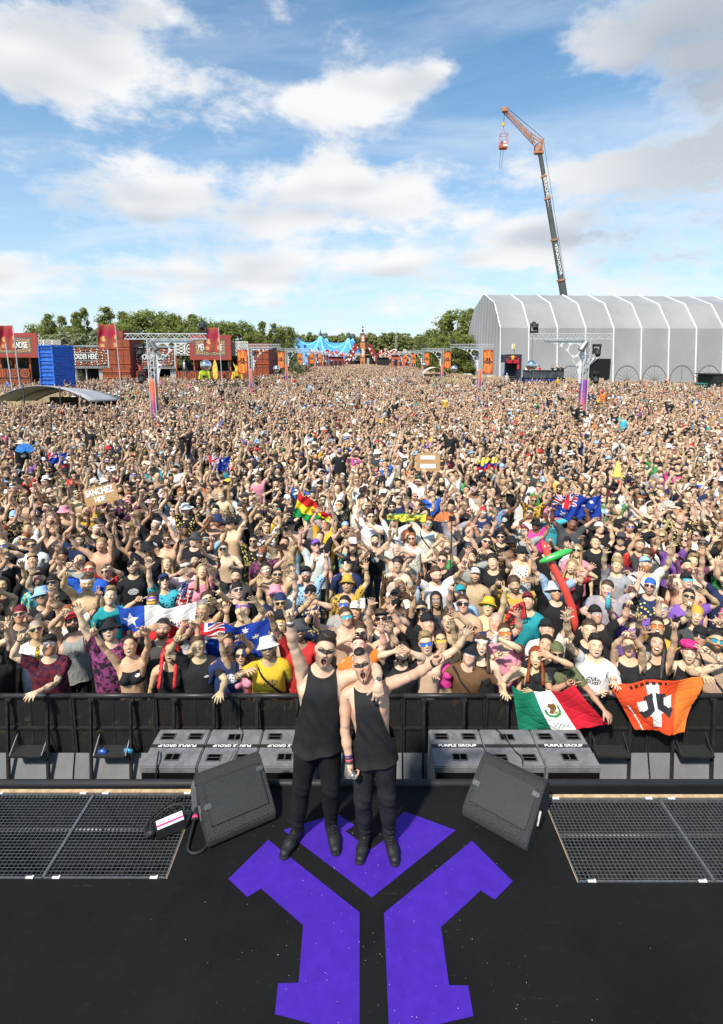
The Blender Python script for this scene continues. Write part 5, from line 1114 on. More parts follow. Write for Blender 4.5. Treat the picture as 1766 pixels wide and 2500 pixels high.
for i, nm in enumerate(('left', 'middle', 'right')): sub(.767 + i * .588, .588, i == 1, '%s grey subwoofer of the three right of the performers' % nm, (1, 0, 1)[i])
def cable(pts, r, label, m=None, group='stage cables', n=8):
    P_ = [Vector(p) for p in pts]; Q = []
    for i in range(len(P_) - 1):
        a, b, c, d = P_[max(i - 1, 0)], P_[i], P_[i + 1], P_[min(i + 2, len(P_) - 1)]
        for t in np.linspace(0, 1, n, endpoint=False): t2, t3 = t * t, t * t * t; Q.append(.5 * ((2 * b) + (c - a) * t + (2 * a - 5 * b + 4 * c - d) * t2 + (3 * b - a - 3 * c + d) * t3))
    Q.append(P_[-1]); mb = MB(); mb.tube(Q, r, 7); return tag(mb.build('cable', m or RUBBER, smooth=True), label, 'cable', group)
cable([(-2.20, 5.18, -.12), (-2.17, 5.08, -.11), (-2.15, 4.985, -.16), (-2.16, 4.96, -.5), (-2.12, 4.95, -.95)], .009, 'black cable loop hanging over the front of the leftmost subwoofer')
cable([(-1.40, 5.62, -.2), (-1.40, 5.52, -.10), (-1.36, 5.42, -.12), (-1.37, 5.2, -.115), (-1.40, 5.05, -.115), (-1.41, 4.985, -.16), (-1.41, 4.96, -.6)], .006, 'thin grey cable across the middle subwoofer on the left', mat('grey cable', (.12, .12, .12), .6))
cable([(1.55, 5.6, -.2), (1.56, 5.5, -.115), (1.62, 5.36, -.12), (1.66, 5.2, -.115), (1.70, 5.03, -.115), (1.70, 4.96, -.5)], .006, 'thin black cable across the middle subwoofer on the right')
# power distribution left of the wedge
pb = empty('power_box', (-1.50, 4.33, 0), R(4)); GREYP = mat('grey plastic', (.12, .125, .14), .5); PINK = mat('pink tape', (.70, .05, .20), .6)
mb = MB(); mb.box((0, 0, .13), (.105, .10, .26)); mb.build('case', GREYP, pb, bevel=.01)
mb = MB(); mb.tube([(0, -.03, .26), (0, -.03, .30)], .02, 10); mb.build('plug', RUBBER, pb, smooth=True)
mb = MB(); mb.tube([(0, -.05, .03), (.0, -.16, .028)], [.03, .026], 10); o = mb.build('connector', RUBBER, pb, smooth=True); mb = MB(); mb.tube([(0, -.12, .028), (0, -.15, .028)], .0285, 10); mb.build('tape_ring', PINK, o, smooth=True)
tag(pb, 'upright grey power box with plug, beside the left wedge monitor', 'power box')
db = empty('distribution_box', (-1.68, 4.10, .0), R(30))
mb = MB(); mb.box((0, 0, .05), (.24, .12, .09), ); mb.build('case', BLACKM, db, bevel=.006); mb = MB(); mb.box((0, 0, .0965), (.22, .10, .002)); mb.build('label_panel', WHITEP, db); mb = MB(); mb.box((-.0, -.015, .098), (.22, .022, .002)); mb.build('label_stripe', PINK, db)
for k in range(3): mb = MB(); mb.box((-.07 + k * .07, .012, .0985), (.05, .018, .0015)); mb.build('label_line', mat('grey print', (.4, .4, .42), .6), db)
mb = MB(); mb.tube([(-.12, 0, .05), (-.19, 0, .05)], .028, 10); mb.build('socket', RUBBER, db, smooth=True)
tag(db, 'small black distribution box with white label lying on the floor grate', 'distribution box')
cable([(-1.56, 4.12, .05), (-1.62, 4.26, .09), (-1.75, 4.28, .06), (-1.86, 4.15, .03), (-1.80, 4.03, .04), (-1.72, 4.06, .06)], .011, 'black cable curled behind the distribution box')
cable([(-1.52, 4.42, .04), (-1.70, 4.40, .05), (-1.86, 4.24, .03), (-1.90, 4.10, .02), (-1.84, 4.0, .03)], .010, 'thick black cable running over the left grate')
cable([(-1.49, 4.17, .028), (-1.475, 3.98, .02), (-1.46, 3.90, .014), (-1.40, 3.865, .014), (-1.33, 3.90, .014), (-1.31, 4.0, .014), (-1.36, 4.2, .014)], .012, 'black cable looping on the floor beside the left wedge monitor')
# crowd barrier
def perf():
    s = NT('perforated barrier panel'); o = s.obj(); mp = s.new('ShaderNodeMapping'); s.put(mp.inputs[0], o); mp.inputs['Scale'].default_value = (60, 0, 60); v = s.new('ShaderNodeTexVoronoi'); v.inputs['Scale'].default_value = 1; v.inputs['Randomness'].default_value = 0
    s.put(v.inputs['Vector'], mp.outputs[0]); h = s.step(v.outputs['Distance'], .40, .33); s.put(s.b.inputs['Base Color'], s.mix(s.noise(7, o, 5, .7), (.011, .011, .011), (.03, .029, .028))); s.b.inputs['Roughness'].default_value = .55
    t = s.new('ShaderNodeBsdfTransparent'); m = s.new('ShaderNodeMixShader'); s.put(m.inputs[0], s.math('MULTIPLY', h, .9)); s.t.links.new(s.b.outputs[0], m.inputs[1]); s.t.links.new(t.outputs[0], m.inputs[2]); s.t.links.new(m.outputs[0], s.n['Material Output'].inputs[0]); return s.m
PERF = perf(); ALU = mat('scuffed aluminium', (.26, .265, .285), .32, .30, .15, 2, .15, .5, 40); BD = 5.86
def barrier():
    r = empty('crowd_barrier', (0, BD, GZ)); H = 1.17
    b = MB(); b.tube([(-.497, 0, H), (.497, 0, H)], .030, 10); b.build('top_rail', BLACKM, r, smooth=True)
    b = MB(); b.box((0, .012, .76), (.94, .006, .74)); b.build('mesh_panel', PERF, r)
    b = MB()
    for z in (.38, .74): b.bar((-.48, .0, z), (.48, .0, z), .022, .028)
    b.build('cross_bars', BLACKM, r)
    for x in (-.485, .485): b = MB(); b.bar((x, .0, .02), (x, .0, H - .02), .024, .03); b.build('upright', BLACKM, r)
    for x in (-.25, .23): b = MB(); b.bar((x, -.045, H - .03), (x - .01, -.16, .04), .030, .036); b.box((x, -.03, H - .035), (.07, .05, .03)); b.build('strut', BLACKM, r)
    for x in (-.02,): b = MB(); b.bar((x, .015, .38), (x, .015, H - .03), .02); b.build('back_bar', BLACKM, r)
    b = MB(); b.box((0, -.11, .52), (.36, .18, .012)); o = b.build('step', PERF, r); b = MB(); b.bar((-.19, -.20, .515), (.19, -.20, .515), .018); b.bar((-.19, -.20, .515), (-.19, -.0, .515), .018); b.bar((.19, -.20, .515), (.19, .0, .515), .018); b.bar((-.19, -.19, .515), (-.19, .0, .68), .012); b.bar((.19, -.19, .515), (.19, 0, .68), .012); b.build('step_frame', BLACKM, o)
    P_ = [(-.03, .43), (-.06, .33), (-.10, .20), (-.125, .10), (-.16, .03), (-.30, .012)]
    me = MB(); me.add([(x, y, z) for y, z in P_ for x in (-.49, .49)], [(2 * i, 2 * i + 1, 2 * i + 3, 2 * i + 2) for i in range(len(P_) - 1)]); me.build('kick_plate', ALU, r, smooth=True)
    return r, o
BW = ['leftmost', 'second', 'third', 'fourth', 'fifth', 'sixth', 'seventh', 'eighth', 'ninth', 'tenth', 'eleventh', 'twelfth', 'rightmost']
b0, stp = barrier()
for i in range(13):
    o = b0 if i == 0 else copy_tree(b0); [bpy.data.objects.remove(q) for c in list(o.children) if c.name.startswith('step') and i in (4, 6, 7, 8) for q in list(c.children) + [c]]; o.location = (-6.0 + i, BD, GZ); tag(o, 'black crowd barrier section with mesh panel, %s along the pit' % (BW[i] + ('' if i in (0, 12) else ' from the left')), 'crowd barrier', 'crowd barrier sections')
for k, (x, y, lb) in enumerate(((-3.10, 5.72, 'crumpled blue and white drink can on a barrier step at the left'), (-2.80, 5.74, 'flattened blue and yellow can beside the left barrier step'))):
    mb = MB(); mb.tube([(x - .05, y, GZ + .53), (x - .01, y + .01, GZ + .535), (x + .05, y - .01, GZ + .53)], [.028, .033, .026], 10); tag(mb.build('drink_can', mat('can%d' % k, ((.05, .12, .50), (.06, .30, .55))[k], .3, .4), smooth=True), lb, 'can', 'litter in the pit')
# ---------------------------------------------------------------- the two performers
Vp, Tp = make_body(False, 1, .98, .0052)
PB = Tpl(Vp, Tp).lod(42000, np.clip(keepmap(Vp), 0, .8))
Vt, Tt = shell(False, .99, 1.0, .006, .009, h=.007)
ax = lambda V: np.abs(V[:, 0])
fold = lambda V: V + (np.clip((1.02 - V[:, 2]) * 4.5, 0, 1) * .022)[:, None] * (np.stack([V[:, 0], V[:, 1] * 1.4, 0 * V[:, 0]], 1) / np.maximum(np.hypot(V[:, 0], V[:, 1] * 1.4), .05)[:, None]) + np.stack([0 * V[:, 0], -.010 * np.sin(V[:, 0] * 46 + V[:, 2] * 20 + 1.6 * np.sin(V[:, 2] * 11 + V[:, 0] * 7)) * np.clip((1.32 - V[:, 2]) * 4, 0, 1), 0 * V[:, 0]], 1)
deep = cuts(Vt, Tt, lambda V: ax(V) - np.interp(V[:, 2], [.97, 1.08, 1.20, 1.34, 1.46, 1.5], [.24, .160, .122, .102, .100, .10]), lambda V: .835 + .012 * np.sin(V[:, 0] * 14) - V[:, 2], lambda V: neck_cut(V, .098, 1.545, -.02))
wide = cuts(Vt, Tt, lambda V: ax(V) - np.interp(V[:, 2], [1.02, 1.13, 1.26, 1.38, 1.46, 1.5], [.24, .178, .150, .130, .118, .11]), lambda V: .83 + .012 * np.sin(V[:, 0] * 14) - V[:, 2], lambda V: neck_cut(V, .092, 1.54, -.015))
TK = {'deep': Tpl(fold(deep[0]), deep[1]).lod(14000), 'wide': Tpl(fold(wide[0]), wide[1]).lod(14000)}
TK['deep'].W = weights(TK['deep'].V); TK['wide'].W = weights(TK['wide'].V)
Vj, Tj = shell(False, 1, 1, 0, .010, True, h=.007); Vj, Tj = cuts(Vj, Tj, lambda V: .085 - V[:, 2], lambda V: V[:, 2] - .945)
crease = np.sin(Vj[:, 2] * 95 + Vj[:, 0] * 30) * (np.exp(-((Vj[:, 2] - .16) / .07) ** 2) * .006 + np.exp(-((Vj[:, 2] - .49) / .06) ** 2) * .004); Vj[:, 1] += crease; JN = Tpl(Vj, Tj).lod(16000)
F = Field(.3, -.24, .14, -.02, .2, .005); F.cone((.106, .040, .055), (.118, -.10, .045), .046, .046, .02, flat=(1, 1, .9)); F.cone((.118, -.10, .042), (.122, -.172, .036), .046, .038, .02, flat=(1.05, 1, .8)); F.cone((.106, .028, .06), (.108, .012, .135), .044, .042, .03)
F.cone((.108, .050, .012), (.123, -.175, .010), .048, .044, .012, flat=(1, 1, .45)); Vs, Ts = F.mesh(0, 1); SHOE = {}
for S, sg in (('L', 1), ('R', -1)): SHOE[S] = Tpl(*clip(Vs, Ts, -sg * Vs[:, 0]))
JEANS = mat('black jeans', (.007, .0072, .0078), .9, 0, .35, 10, .35, .2, 200); TANK = mat('black cotton', (.011, .011, .012), .8, 0, .3, 9, .3, .3, 300); SHOEM = mat('black sneaker', (.010, .0105, .011), .6, 0, .3, 30, .3)
PMO = (-.05, -.02, -.04, -.08)
def performer(sp, tank, hair, label, jeans):
    s = sp['s']; loc = Vector(sp['loc']); Mw = Matrix.Translation(loc) @ Matrix.Rotation(sp['yaw'], 4, 'Z') @ Matrix.Scale(s, 4); Mi = Mw.inverted(); ps = sp['pose']
    for k in ('handL', 'handR', 'ankleL', 'ankleR'): ps[k] = Mi @ Vector(sp[k])
    M = pose(ps); b = link('person', PB.make(M, 'person', SKIN, PMO)); b.location = loc; b.rotation_euler = (0, 0, sp['yaw']); b.scale = (s, s, s)
    setp(b, skin=sp['skin'], pants=(.012, .012, .013), hairc=sp['hairc'], face=(sp.get('beard', .0), 1, 2), marks=(sp.get('buzz', 0), 0, 0))
    link('tank_top', TK[tank].make(M, 'tank_top', TANK, PMO), b); link('jeans', JN.make(M, 'jeans', jeans, PMO), b)
    for S in 'LR':
        o = link('shoe', SHOE[S].make(M, 'shoe', SHOEM), b); l = MB(); sg = 1 if S == 'L' else -1; A = M['foot' + S]
        for i in range(5):
            z0 = .098 - i * .006; y0 = -.035 - i * .021; l.tube([A @ Vector((sg * (.112 + sd_ * .026), y0 + .004, z0 - .004)) if sd_ else A @ Vector((sg * .112, y0 - .006, z0 + .010)) for sd_ in (-1, 0, 1)], .0032, 5)
        l.tube([A @ Vector((sg * (.112 + q * .03), -.035 - abs(q) * .02, .112 + .012 * math.sin(q * 3))) for q in np.linspace(-1.2, 1.2, 7)], .003, 5); l.build('laces', RUBBER, o, smooth=True)
    h = link('hair', ACC[hair], b); h.matrix_local = M['head'] @ Matrix.Translation((0, 0, 1.60)) @ Matrix.Diagonal((1 + PMO[0], 1, 1 + PMO[1], 1)) @ Matrix.Translation((0, 0, -1.60)); setp(h, hairc=sp['hairc'])
    tag(b, label, 'person', 'performers on stage'); sp.update(ob=b, M=M, Mw=Mw, label=label, group='performers on stage'); PEOPLE.append(sp); return b
def ring(sp, bone, x, r, w, m, name, flat=1.0):
    M = sp['M'][bone]; mb = MB(); sg = 1 if bone.endswith('L') else -1; mb.tube([M @ Vector((sg * (x - w / 2), 0, AZ)), M @ Vector((sg * (x + w / 2), 0, AZ))], r, 14); return mb.build(name, m, sp['ob'], smooth=True)
D1, D2 = 4.06, 4.05; j = 0
a1R, a1L = G(726, 2020, .095), G(808, 2008, .095); a2R, a2L = G(893, 2032, .09), G(950, 2035, .09)
P1 = dict(s=1.03, yaw=R(2), loc=((a1R.x + a1L.x) / 2, (a1R.y + a1L.y) / 2 - .02, 0), ankleR=a1R, ankleL=a1L, handR=AT(704, 1492, 3.92), handL=AT(924, 1672, 3.80), skin=(.60, .41, .285), hairc=(.034, .022, .015), beard=.45,
          pose=dict(pelvis=(.045, .01, -.004), hip=(0, 1, 0), spine=(-2, 2, -2), chest=(-2, 2, 4), head=(-14, 7, -2), fingR='horns', fingL='relax', palmL=(0, .5, -.7), palmR=(.25, -1, 0), poleR=(-1, .2, -.5), poleL=(1, .5, .35), hdirL=(-.02, -.25, -1), toeR=-22, toeL=8))
performer(P1, 'wide', 'quiff', 'tall performer in black tank top and black jeans, one arm raised, other around companion', JEANS)
P2 = dict(s=.975, yaw=R(-3), loc=((a2R.x + a2L.x) / 2, (a2R.y + a2L.y) / 2 - .02, 0), ankleR=a2R, ankleL=a2L, handR=AT(855, 1866, 3.86), handL=AT(1081, 1608, 3.82), skin=(.60, .355, .245), hairc=(.020, .014, .011), beard=.15, buzz=.25,
          pose=dict(pelvis=(-.035, .0, -.004), hip=(0, -2, 0), spine=(-3, -4, 3), chest=(-4, -3, -4), head=(-16, -4, 4), fingL='horns', palmL=(-.1, -1, .1), hdirL=(.55, -.1, .75), fingR='grip', palmR=(.6, -.2, 0), poleL=(.2, .3, -1), poleR=(-1, .5, 0), toeR=-6, toeL=10))
performer(P2, 'deep', 'mohawk', 'performer in deep-cut black tank top with mouth wide open, arm stretched to the right', mat('washed black jeans', (.013, .0135, .0155), .85, 0, .5, 6, .35, .2, 200))
ring(P1, 'farmR', .70, .031, .020, mat('white wristband', (.7, .7, .7), .5), 'wristband'); ring(P1, 'farmR', .676, .032, .012, BLACKM, 'bracelet')
wt = ring(P1, 'farmL', .70, .0315, .022, mat('watch strap', (.45, .46, .48), .4), 'watch'); Mh = P1['M']['farmL']; mb = MB(); c_ = Mh @ Vector((.70, .030, AZ)); n_ = (Mh.to_3x3() @ Vector((0, 1, 0))).normalized(); mb.tube([c_, c_ + n_ * .010], .021, 16); mb.build('watch_face', STEEL, wt, smooth=False)
ring(P2, 'farmL', .70, .033, .022, RUBBER, 'smartwatch')
for k, c_ in enumerate(((.10, .03, .20), (.03, .03, .05), (.45, .06, .10), (.02, .02, .02))): ring(P2, 'farmR', .655 + k * .018, .034, .013, mat('bracelet%d' % k, c_, .6), 'bracelet')
# microphone held in the lowered hand
hm = P2['Mw'] @ P2['M']['handR']; p_ = hm @ Vector((-.80, -.030, AZ)); ax_ = (hm.to_3x3() @ Vector((0.15, 0, 1))).normalized()
if ax_.y > 0: ax_ = -ax_
mic = empty('microphone', p_); mb = MB(); mb.tube([-ax_ * .16, ax_ * .02], [.012, .018], 12); mb.build('handle', BLACKM, mic, smooth=True)
mb = MB(); mb.tube([ax_ * t for t in (.018, .026, .040, .055, .066, .070)], [.020, .026, .0285, .026, .016, .004], 14); mb.build('mesh_head', mat('microphone mesh', (.22, .23, .24), .45, .6, .3, 200, .5), mic, smooth=True)
tag(mic, 'grey-headed microphone in the lowered hand of the shouting performer', 'microphone')
# ---------------------------------------------------------------- festival grounds behind the crowd
def hsh(i, j): return np.modf(np.abs(np.sin(i * 12.9898 + j * 78.233) * 43758.5453))[0]
C3 = lambda m, a, b: np.where(m[:, None], np.array(a), b)
OR, DK, WH, RD = (.36, .085, .032), (.022, .020, .022), (.66, .63, .58), (.36, .05, .04)
def carve(base, line, nx, ny, seed=0):            # carved tribal boards: rings, chevrons, bars in square fields
    def f(u, v):
        i, j = np.floor(u * nx), np.floor(v * ny); a, b = u * nx - i - .5, v * ny - j - .5; k = np.floor(hsh(i + seed, j + 3) * 5)
        r = np.hypot(a, b); p = np.where(k == 0, np.sin(r * 30), np.where(k == 1, np.sin((np.abs(a) + b) * 22), np.where(k == 2, np.sin(a * 28), np.where(k == 3, np.sin(b * 28) * np.sign(np.sin(a * 9)), np.sin((a + b) * 24)))))
        e = np.maximum(np.abs(a), np.abs(b)) > .45
        return C3((p > .25) | e, line, np.broadcast_to(np.array(base), (len(u), 3)))
    return f
def ornament(bg, o1, o2, mx=.30, my=.24):
    def f(u, v):
        a, b = np.abs(u - .5) * 2, np.abs(v - .5) * 2; c = np.broadcast_to(np.array(bg), (len(u), 3))
        w = np.sin(a * 26 + np.sin(b * 9) * 1.6) * np.sin(b * 12 + a * 4); c = C3((w > .18) & (a < .93) & (b < .86) & (a + b > .72), o1, c); c = C3((w < -.62) & (a < .92) & (b < .84), o2, c)
        e = (np.maximum(0, a - mx * 1.25) / .16) ** 2 + (b / (my * 1.6)) ** 2; c = C3(e < 1.3, o2, c); c = C3(e < 1.12, DK, c); return c
    return f
PRINT = vcol_mat('painted board'); FLAGM = vcol_mat('flag cloth', .8, .15, .25)
def board(name, x0, y0, x1, y1, D, col, nu, nv, parent=None, dy=0.0, th=.12):
    a, b = AT(x0, y1, D), AT(x1, y0, D); px = parent.matrix_world.translation if False else (Vector(parent.location) if parent else Vector((0, 0, 0)))
    o = sgrid(name, lambda u, v: (a.x + (b.x - a.x) * u - px.x, D + dy + 0 * u - px.y, a.z + (b.z - a.z) * v - px.z), nu, nv, col, PRINT, parent, 0, False)
    md = o.modifiers.new('thickness', 'SOLIDIFY'); md.thickness = th; md.offset = -1; return o
def pbox(mb, x0, y0, x1, y1, D, d, o=Vector((0, 0, 0))):   # box whose front is a pixel rectangle at distance D
    a, b = AT(x0, y1, D), AT(x1, y0, D); mb.box(Vector(((a.x + b.x) / 2, D + d / 2, (a.z + b.z) / 2)) - o, (abs(b.x - a.x), d, abs(b.z - a.z)))
WHM = mat('white truss', (.62, .62, .63), .4, .5, .1); STG = mat('stage black', (.015, .015, .016), .7); REDM = mat('faded red board', (.22, .045, .035), .75, 0, .2, 3); CURT = mat('white curtain', (.66, .65, .62), .9, 0, .12, 3); LEAFM = None
def leaf_mat(name, c1, c2):
    s = NT(name); o = s.obj(); f = s.noise(.9, o, 4, .6); g = s.new('ShaderNodeObjectInfo').outputs['Random']; c = s.mix(s.step(f, .32, .68), c1, c2); s.put(s.b.inputs['Base Color'], s.mix(s.math('MULTIPLY', g, .35), c, tuple(k * .6 for k in c1)))
    s.b.inputs['Roughness'].default_value = .75; s.b.inputs['Specular IOR Level'].default_value = .2
    tr = s.new('ShaderNodeBsdfTranslucent'); s.put(tr.inputs[0], c); mx = s.new('ShaderNodeMixShader'); mx.inputs[0].default_value = .4; s.t.links.new(s.b.outputs[0], mx.inputs[1]); s.t.links.new(tr.outputs[0], mx.inputs[2]); s.t.links.new(mx.outputs[0], s.n['Material Output'].inputs[0]); return s.m
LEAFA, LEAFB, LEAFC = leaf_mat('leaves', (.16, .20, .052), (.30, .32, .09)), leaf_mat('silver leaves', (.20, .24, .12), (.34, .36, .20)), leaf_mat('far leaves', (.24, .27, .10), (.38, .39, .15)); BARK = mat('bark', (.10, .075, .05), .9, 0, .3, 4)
def crown_mesh(h, w, n, seed, kind, m, leaf=.26):
    r = np.random.default_rng(seed); K = max(26, int(n / 60)); cz = r.uniform(.10, 1.0, K); prof = {'round': lambda t: np.sqrt(np.clip(1 - ((t - .52) / .52) ** 2, 0, 1)), 'tall': lambda t: np.clip(1.15 * (1 - t) ** .75 * (t > .0) + .10, 0, .8) * np.clip(t * 6, .3, 1), 'poplar': lambda t: np.sin(np.clip(t, 0, 1) * 3.0) ** .7 * .9 + .05}[kind]
    an = r.uniform(0, 6.283, K); rr = prof(cz) * np.sqrt(r.uniform(.15, 1, K)) * w; cc = np.stack([rr * np.cos(an), rr * np.sin(an), cz * h], 1); cs = r.uniform(.5, 1.15, K) * w * .27
    k = r.integers(0, K, n); d = r.normal(size=(n, 3)); d /= np.linalg.norm(d, axis=1)[:, None]; P_ = cc[k] + d * (cs[k] * r.uniform(.35, 1.1, n))[:, None] * np.array([1, 1, .85]); P_[:, 2] = np.maximum(P_[:, 2], h * .06)
    nrm = d + r.normal(0, .45, (n, 3)) + np.array([0, 0, .3]); nrm /= np.linalg.norm(nrm, axis=1)[:, None]; t1 = np.cross(nrm, r.normal(size=(n, 3))); t1 /= np.linalg.norm(t1, axis=1)[:, None]; t2 = np.cross(nrm, t1); s1 = (r.uniform(.6, 1.25, n) * leaf)[:, None]; s2 = s1 * r.uniform(.5, .8, (n, 1))
    V = np.stack([P_ - t1 * s1, P_ - t2 * s2, P_ + t1 * s1, P_ + t2 * s2 + nrm * s1 * .2], 1).reshape(-1, 3); F = np.arange(4 * n).reshape(-1, 4); return np_mesh('crown', V, F, [m], False)
def trunk_mesh(h, w):
    mb = MB(); mb.tube([(0, 0, 0), (.1, 0, h * .3), (-.05, .1, h * .62), (0, 0, h * .92)], [.28, .22, .13, .04], 7)
    for k in range(6): a = k * 2.2; z = h * (.28 + .09 * k); mb.tube([(0, 0, z), (math.cos(a) * w * .4, math.sin(a) * w * .4, z + h * .12), (math.cos(a) * w * .65, math.sin(a) * w * .65, z + h * .2)], [.10, .06, .02], 5)
    o = mb.build('trunk', BARK, smooth=True); me = o.data; bpy.data.objects.remove(o); return me
TREES = {'round': (crown_mesh(13, 5.0, 7000, 1, 'round', LEAFA, .24), trunk_mesh(13, 5)), 'round2': (crown_mesh(13, 4.6, 7000, 2, 'round', LEAFA, .24), trunk_mesh(13, 5)), 'tall': (crown_mesh(17, 3.6, 6000, 3, 'tall', LEAFA, .22), trunk_mesh(17, 3)), 'tall2': (crown_mesh(17, 3.2, 6000, 4, 'tall', LEAFA, .22), trunk_mesh(17, 3)),
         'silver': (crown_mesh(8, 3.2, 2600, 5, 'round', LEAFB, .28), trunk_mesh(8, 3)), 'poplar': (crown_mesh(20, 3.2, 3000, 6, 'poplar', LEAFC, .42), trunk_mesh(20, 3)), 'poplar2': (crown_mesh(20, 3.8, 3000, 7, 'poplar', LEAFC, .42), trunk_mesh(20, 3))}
HT = {'round': 13, 'round2': 13, 'tall': 17, 'tall2': 17, 'silver': 8, 'poplar': 20, 'poplar2': 20}
def tree(kind, x, ytop, D, label, wid=1.0, group='trees behind the stalls'):
    t = AT(x, ytop, D); s = (t.z - GZ) / HT[kind] / 1.03; r = empty('tree', (t.x, D, GZ), random.uniform(0, 6)); r.scale = (s * wid, s * wid, s); link('crown', TREES[kind][0], r); link('trunk', TREES[kind][1], r); return tag(r, label, 'tree', group)
TL = [('tall', 118, 762, 128, 1.0), ('tall2', 150, 768, 126, .9), ('tall', 185, 757, 128, .9), ('tall2', 203, 748, 130, .75), ('round', 165, 800, 120, 1.2), ('silver', 150, 815, 112, 1.2), ('silver', 228, 812, 112, 1.3), ('tall', 258, 745, 132, 1.2), ('tall2', 300, 757, 130, 1.1), ('round2', 330, 772, 128, 1.2), ('round', 372, 760, 130, 1.25), ('round2', 408, 764, 134, 1.0), ('tall', 432, 768, 134, 1.0),
      ('tall2', 470, 764, 132, 1.1), ('round', 488, 776, 128, 1.0), ('round2', 548, 785, 126, 1.2), ('round', 585, 786, 130, 1.3), ('tall', 612, 790, 132, 1.0), ('tall2', 640, 782, 126, 1.0), ('tall', 668, 786, 128, .9), ('round', 694, 798, 130, .9), ('tall2', 708, 796, 122, .8), ('silver', 250, 828, 108, 1.0), ('round2', 520, 790, 134, 1.0), ('round', 285, 790, 120, 1.1), ('round2', 100, 790, 130, 1.2), ('round', 440, 800, 122, 1.3), ('round2', 620, 812, 120, 1.2), ('silver', 725, 885, 105, .9), ('silver', 745, 888, 110, .8)]
TW = {'tall': 'tall slim dark green tree', 'tall2': 'narrow dark green tree', 'round': 'broad green tree', 'round2': 'bushy green tree', 'silver': 'small silvery green tree', 'poplar': 'pale poplar'}
def xname(x):
    for lim, nm in ((110, 'above the left merchandise sign'), (160, 'above the blue container'), (215, 'above the left half of the ORDER HERE sign'), (255, 'beside the left red feather flag'), (318, 'behind the middle red feather flag'), (370, 'above the left of the PICK ORDER sign'), (420, 'above the right of the PICK ORDER sign'), (475, 'left of the red framed sign'), (530, 'behind the red framed sign'), (575, 'right of the red framed sign'), (625, 'behind the orange tower'), (680, 'left of the blue big top'), (760, 'at the left edge of the blue big top')):
        if x < lim: return nm
seen = {}
for k, x, y, D, w in TL:
    lb = '%s %s' % (TW[k], xname(x)); seen[lb] = seen.get(lb, 0) + 1
    if seen[lb] > 1: lb = 'lower ' + lb if seen[lb] == 2 else 'lowest ' + lb
    tree(k, x, y, D, lb, w)
for i, (k, x, y, D, w, lb) in enumerate((('round', 1052, 806, 150, 1.0, 'lower dark tree at the far right wood edge'), ('tall', 1092, 762, 140, 1.1, 'slim dark tree left of the grey tent'), ('round2', 1120, 756, 138, 1.15, 'broad dark tree just left of the grey tent gable'), ('tall2', 1150, 750, 142, 1.1, 'tall dark tree partly hidden by the grey tent gable'), ('round', 1075, 820, 130, 1.3, 'wide dark tree behind the white marquee'), ('round2', 1125, 815, 125, 1.4, 'wide dark tree behind the right reed fence'), ('tall', 1160, 790, 134, 1.0, 'dark tree right against the grey tent gable'))): tree(k, x, y, D, lb, w, 'trees left of the grey tent')
fp = []; 
for x in np.arange(-70, 75, 2.3):
    for rw in range(3): fp.append((x + random.uniform(-1, 1), 325 + rw * 7 + random.uniform(-2, 2), GZ))
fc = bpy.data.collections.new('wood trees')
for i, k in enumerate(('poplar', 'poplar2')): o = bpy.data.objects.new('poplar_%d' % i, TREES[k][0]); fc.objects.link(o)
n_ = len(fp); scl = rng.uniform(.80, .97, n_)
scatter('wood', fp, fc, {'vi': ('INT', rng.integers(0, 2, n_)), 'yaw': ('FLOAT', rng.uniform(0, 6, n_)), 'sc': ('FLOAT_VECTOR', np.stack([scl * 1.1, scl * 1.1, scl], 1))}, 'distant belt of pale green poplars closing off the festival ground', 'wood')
# ---- truss gates along both sides
def truss(mb, a, b, w, n, r=.025):
    a, b = Vector(a), Vector(b); d = (b - a).normalized(); u = d.cross(Vector((0, 1, 0))); u = u.normalized() * w / 2; v = Vector((0, w / 2, 0)); K = [u + v, u - v, -u - v, -u + v]
    for k in K: mb.bar(a + k, b + k, r * 2)
    for i in range(n):
        p, q = a.lerp(b, i / n), a.lerp(b, (i + 1) / n)
        for j in range(4): s, t = K[j], K[(j + 1) % 4]; mb.bar(p + (s if i % 2 else t), q + (t if i % 2 else s), r)
def arch_mesh(sg):
    cu = bpy.data.curves.new('arch', 'CURVE'); cu.dimensions = '2D'; cu.fill_mode = 'BOTH'; cu.extrude = .04
    def spl(pts): s = cu.splines.new('POLY'); s.points.add(len(pts) - 1); s.use_cyclic_u = True; [setattr(p, 'co', (x * sg, y, 0, 1)) for p, (x, y) in zip(s.points, pts)]
    spl([(0, 0), (2.35, 0)] + [(2.35 - 2.2 * math.sin(t), -.08 - 2.5 * (1 - math.cos(t))) for t in np.linspace(0, math.pi / 2, 18)] + [(0, -2.6)])
    for cx_, cy, rr in ((.50, -.52, .36), (1.05, -.30, .20), (.36, -1.18, .22), (1.45, -.2, .10), (.25, -1.6, .10)): spl([(cx_ + rr * math.cos(t), cy + rr * math.sin(t)) for t in np.linspace(0, 6.283, 16, endpoint=False)][::-1])
    o = bpy.data.objects.new('arch', cu); C.objects.link(o); me = bpy.data.meshes.new_from_object(o.evaluated_get(bpy.context.evaluated_depsgraph_get())); bpy.data.objects.remove(o); me.transform(Matrix.Rotation(math.pi / 2, 4, 'X')); me.materials.append(mat('brushed grey plate', (.60, .60, .60), .5, .1)); return me
ARCH = {1: arch_mesh(1), -1: arch_mesh(-1)}
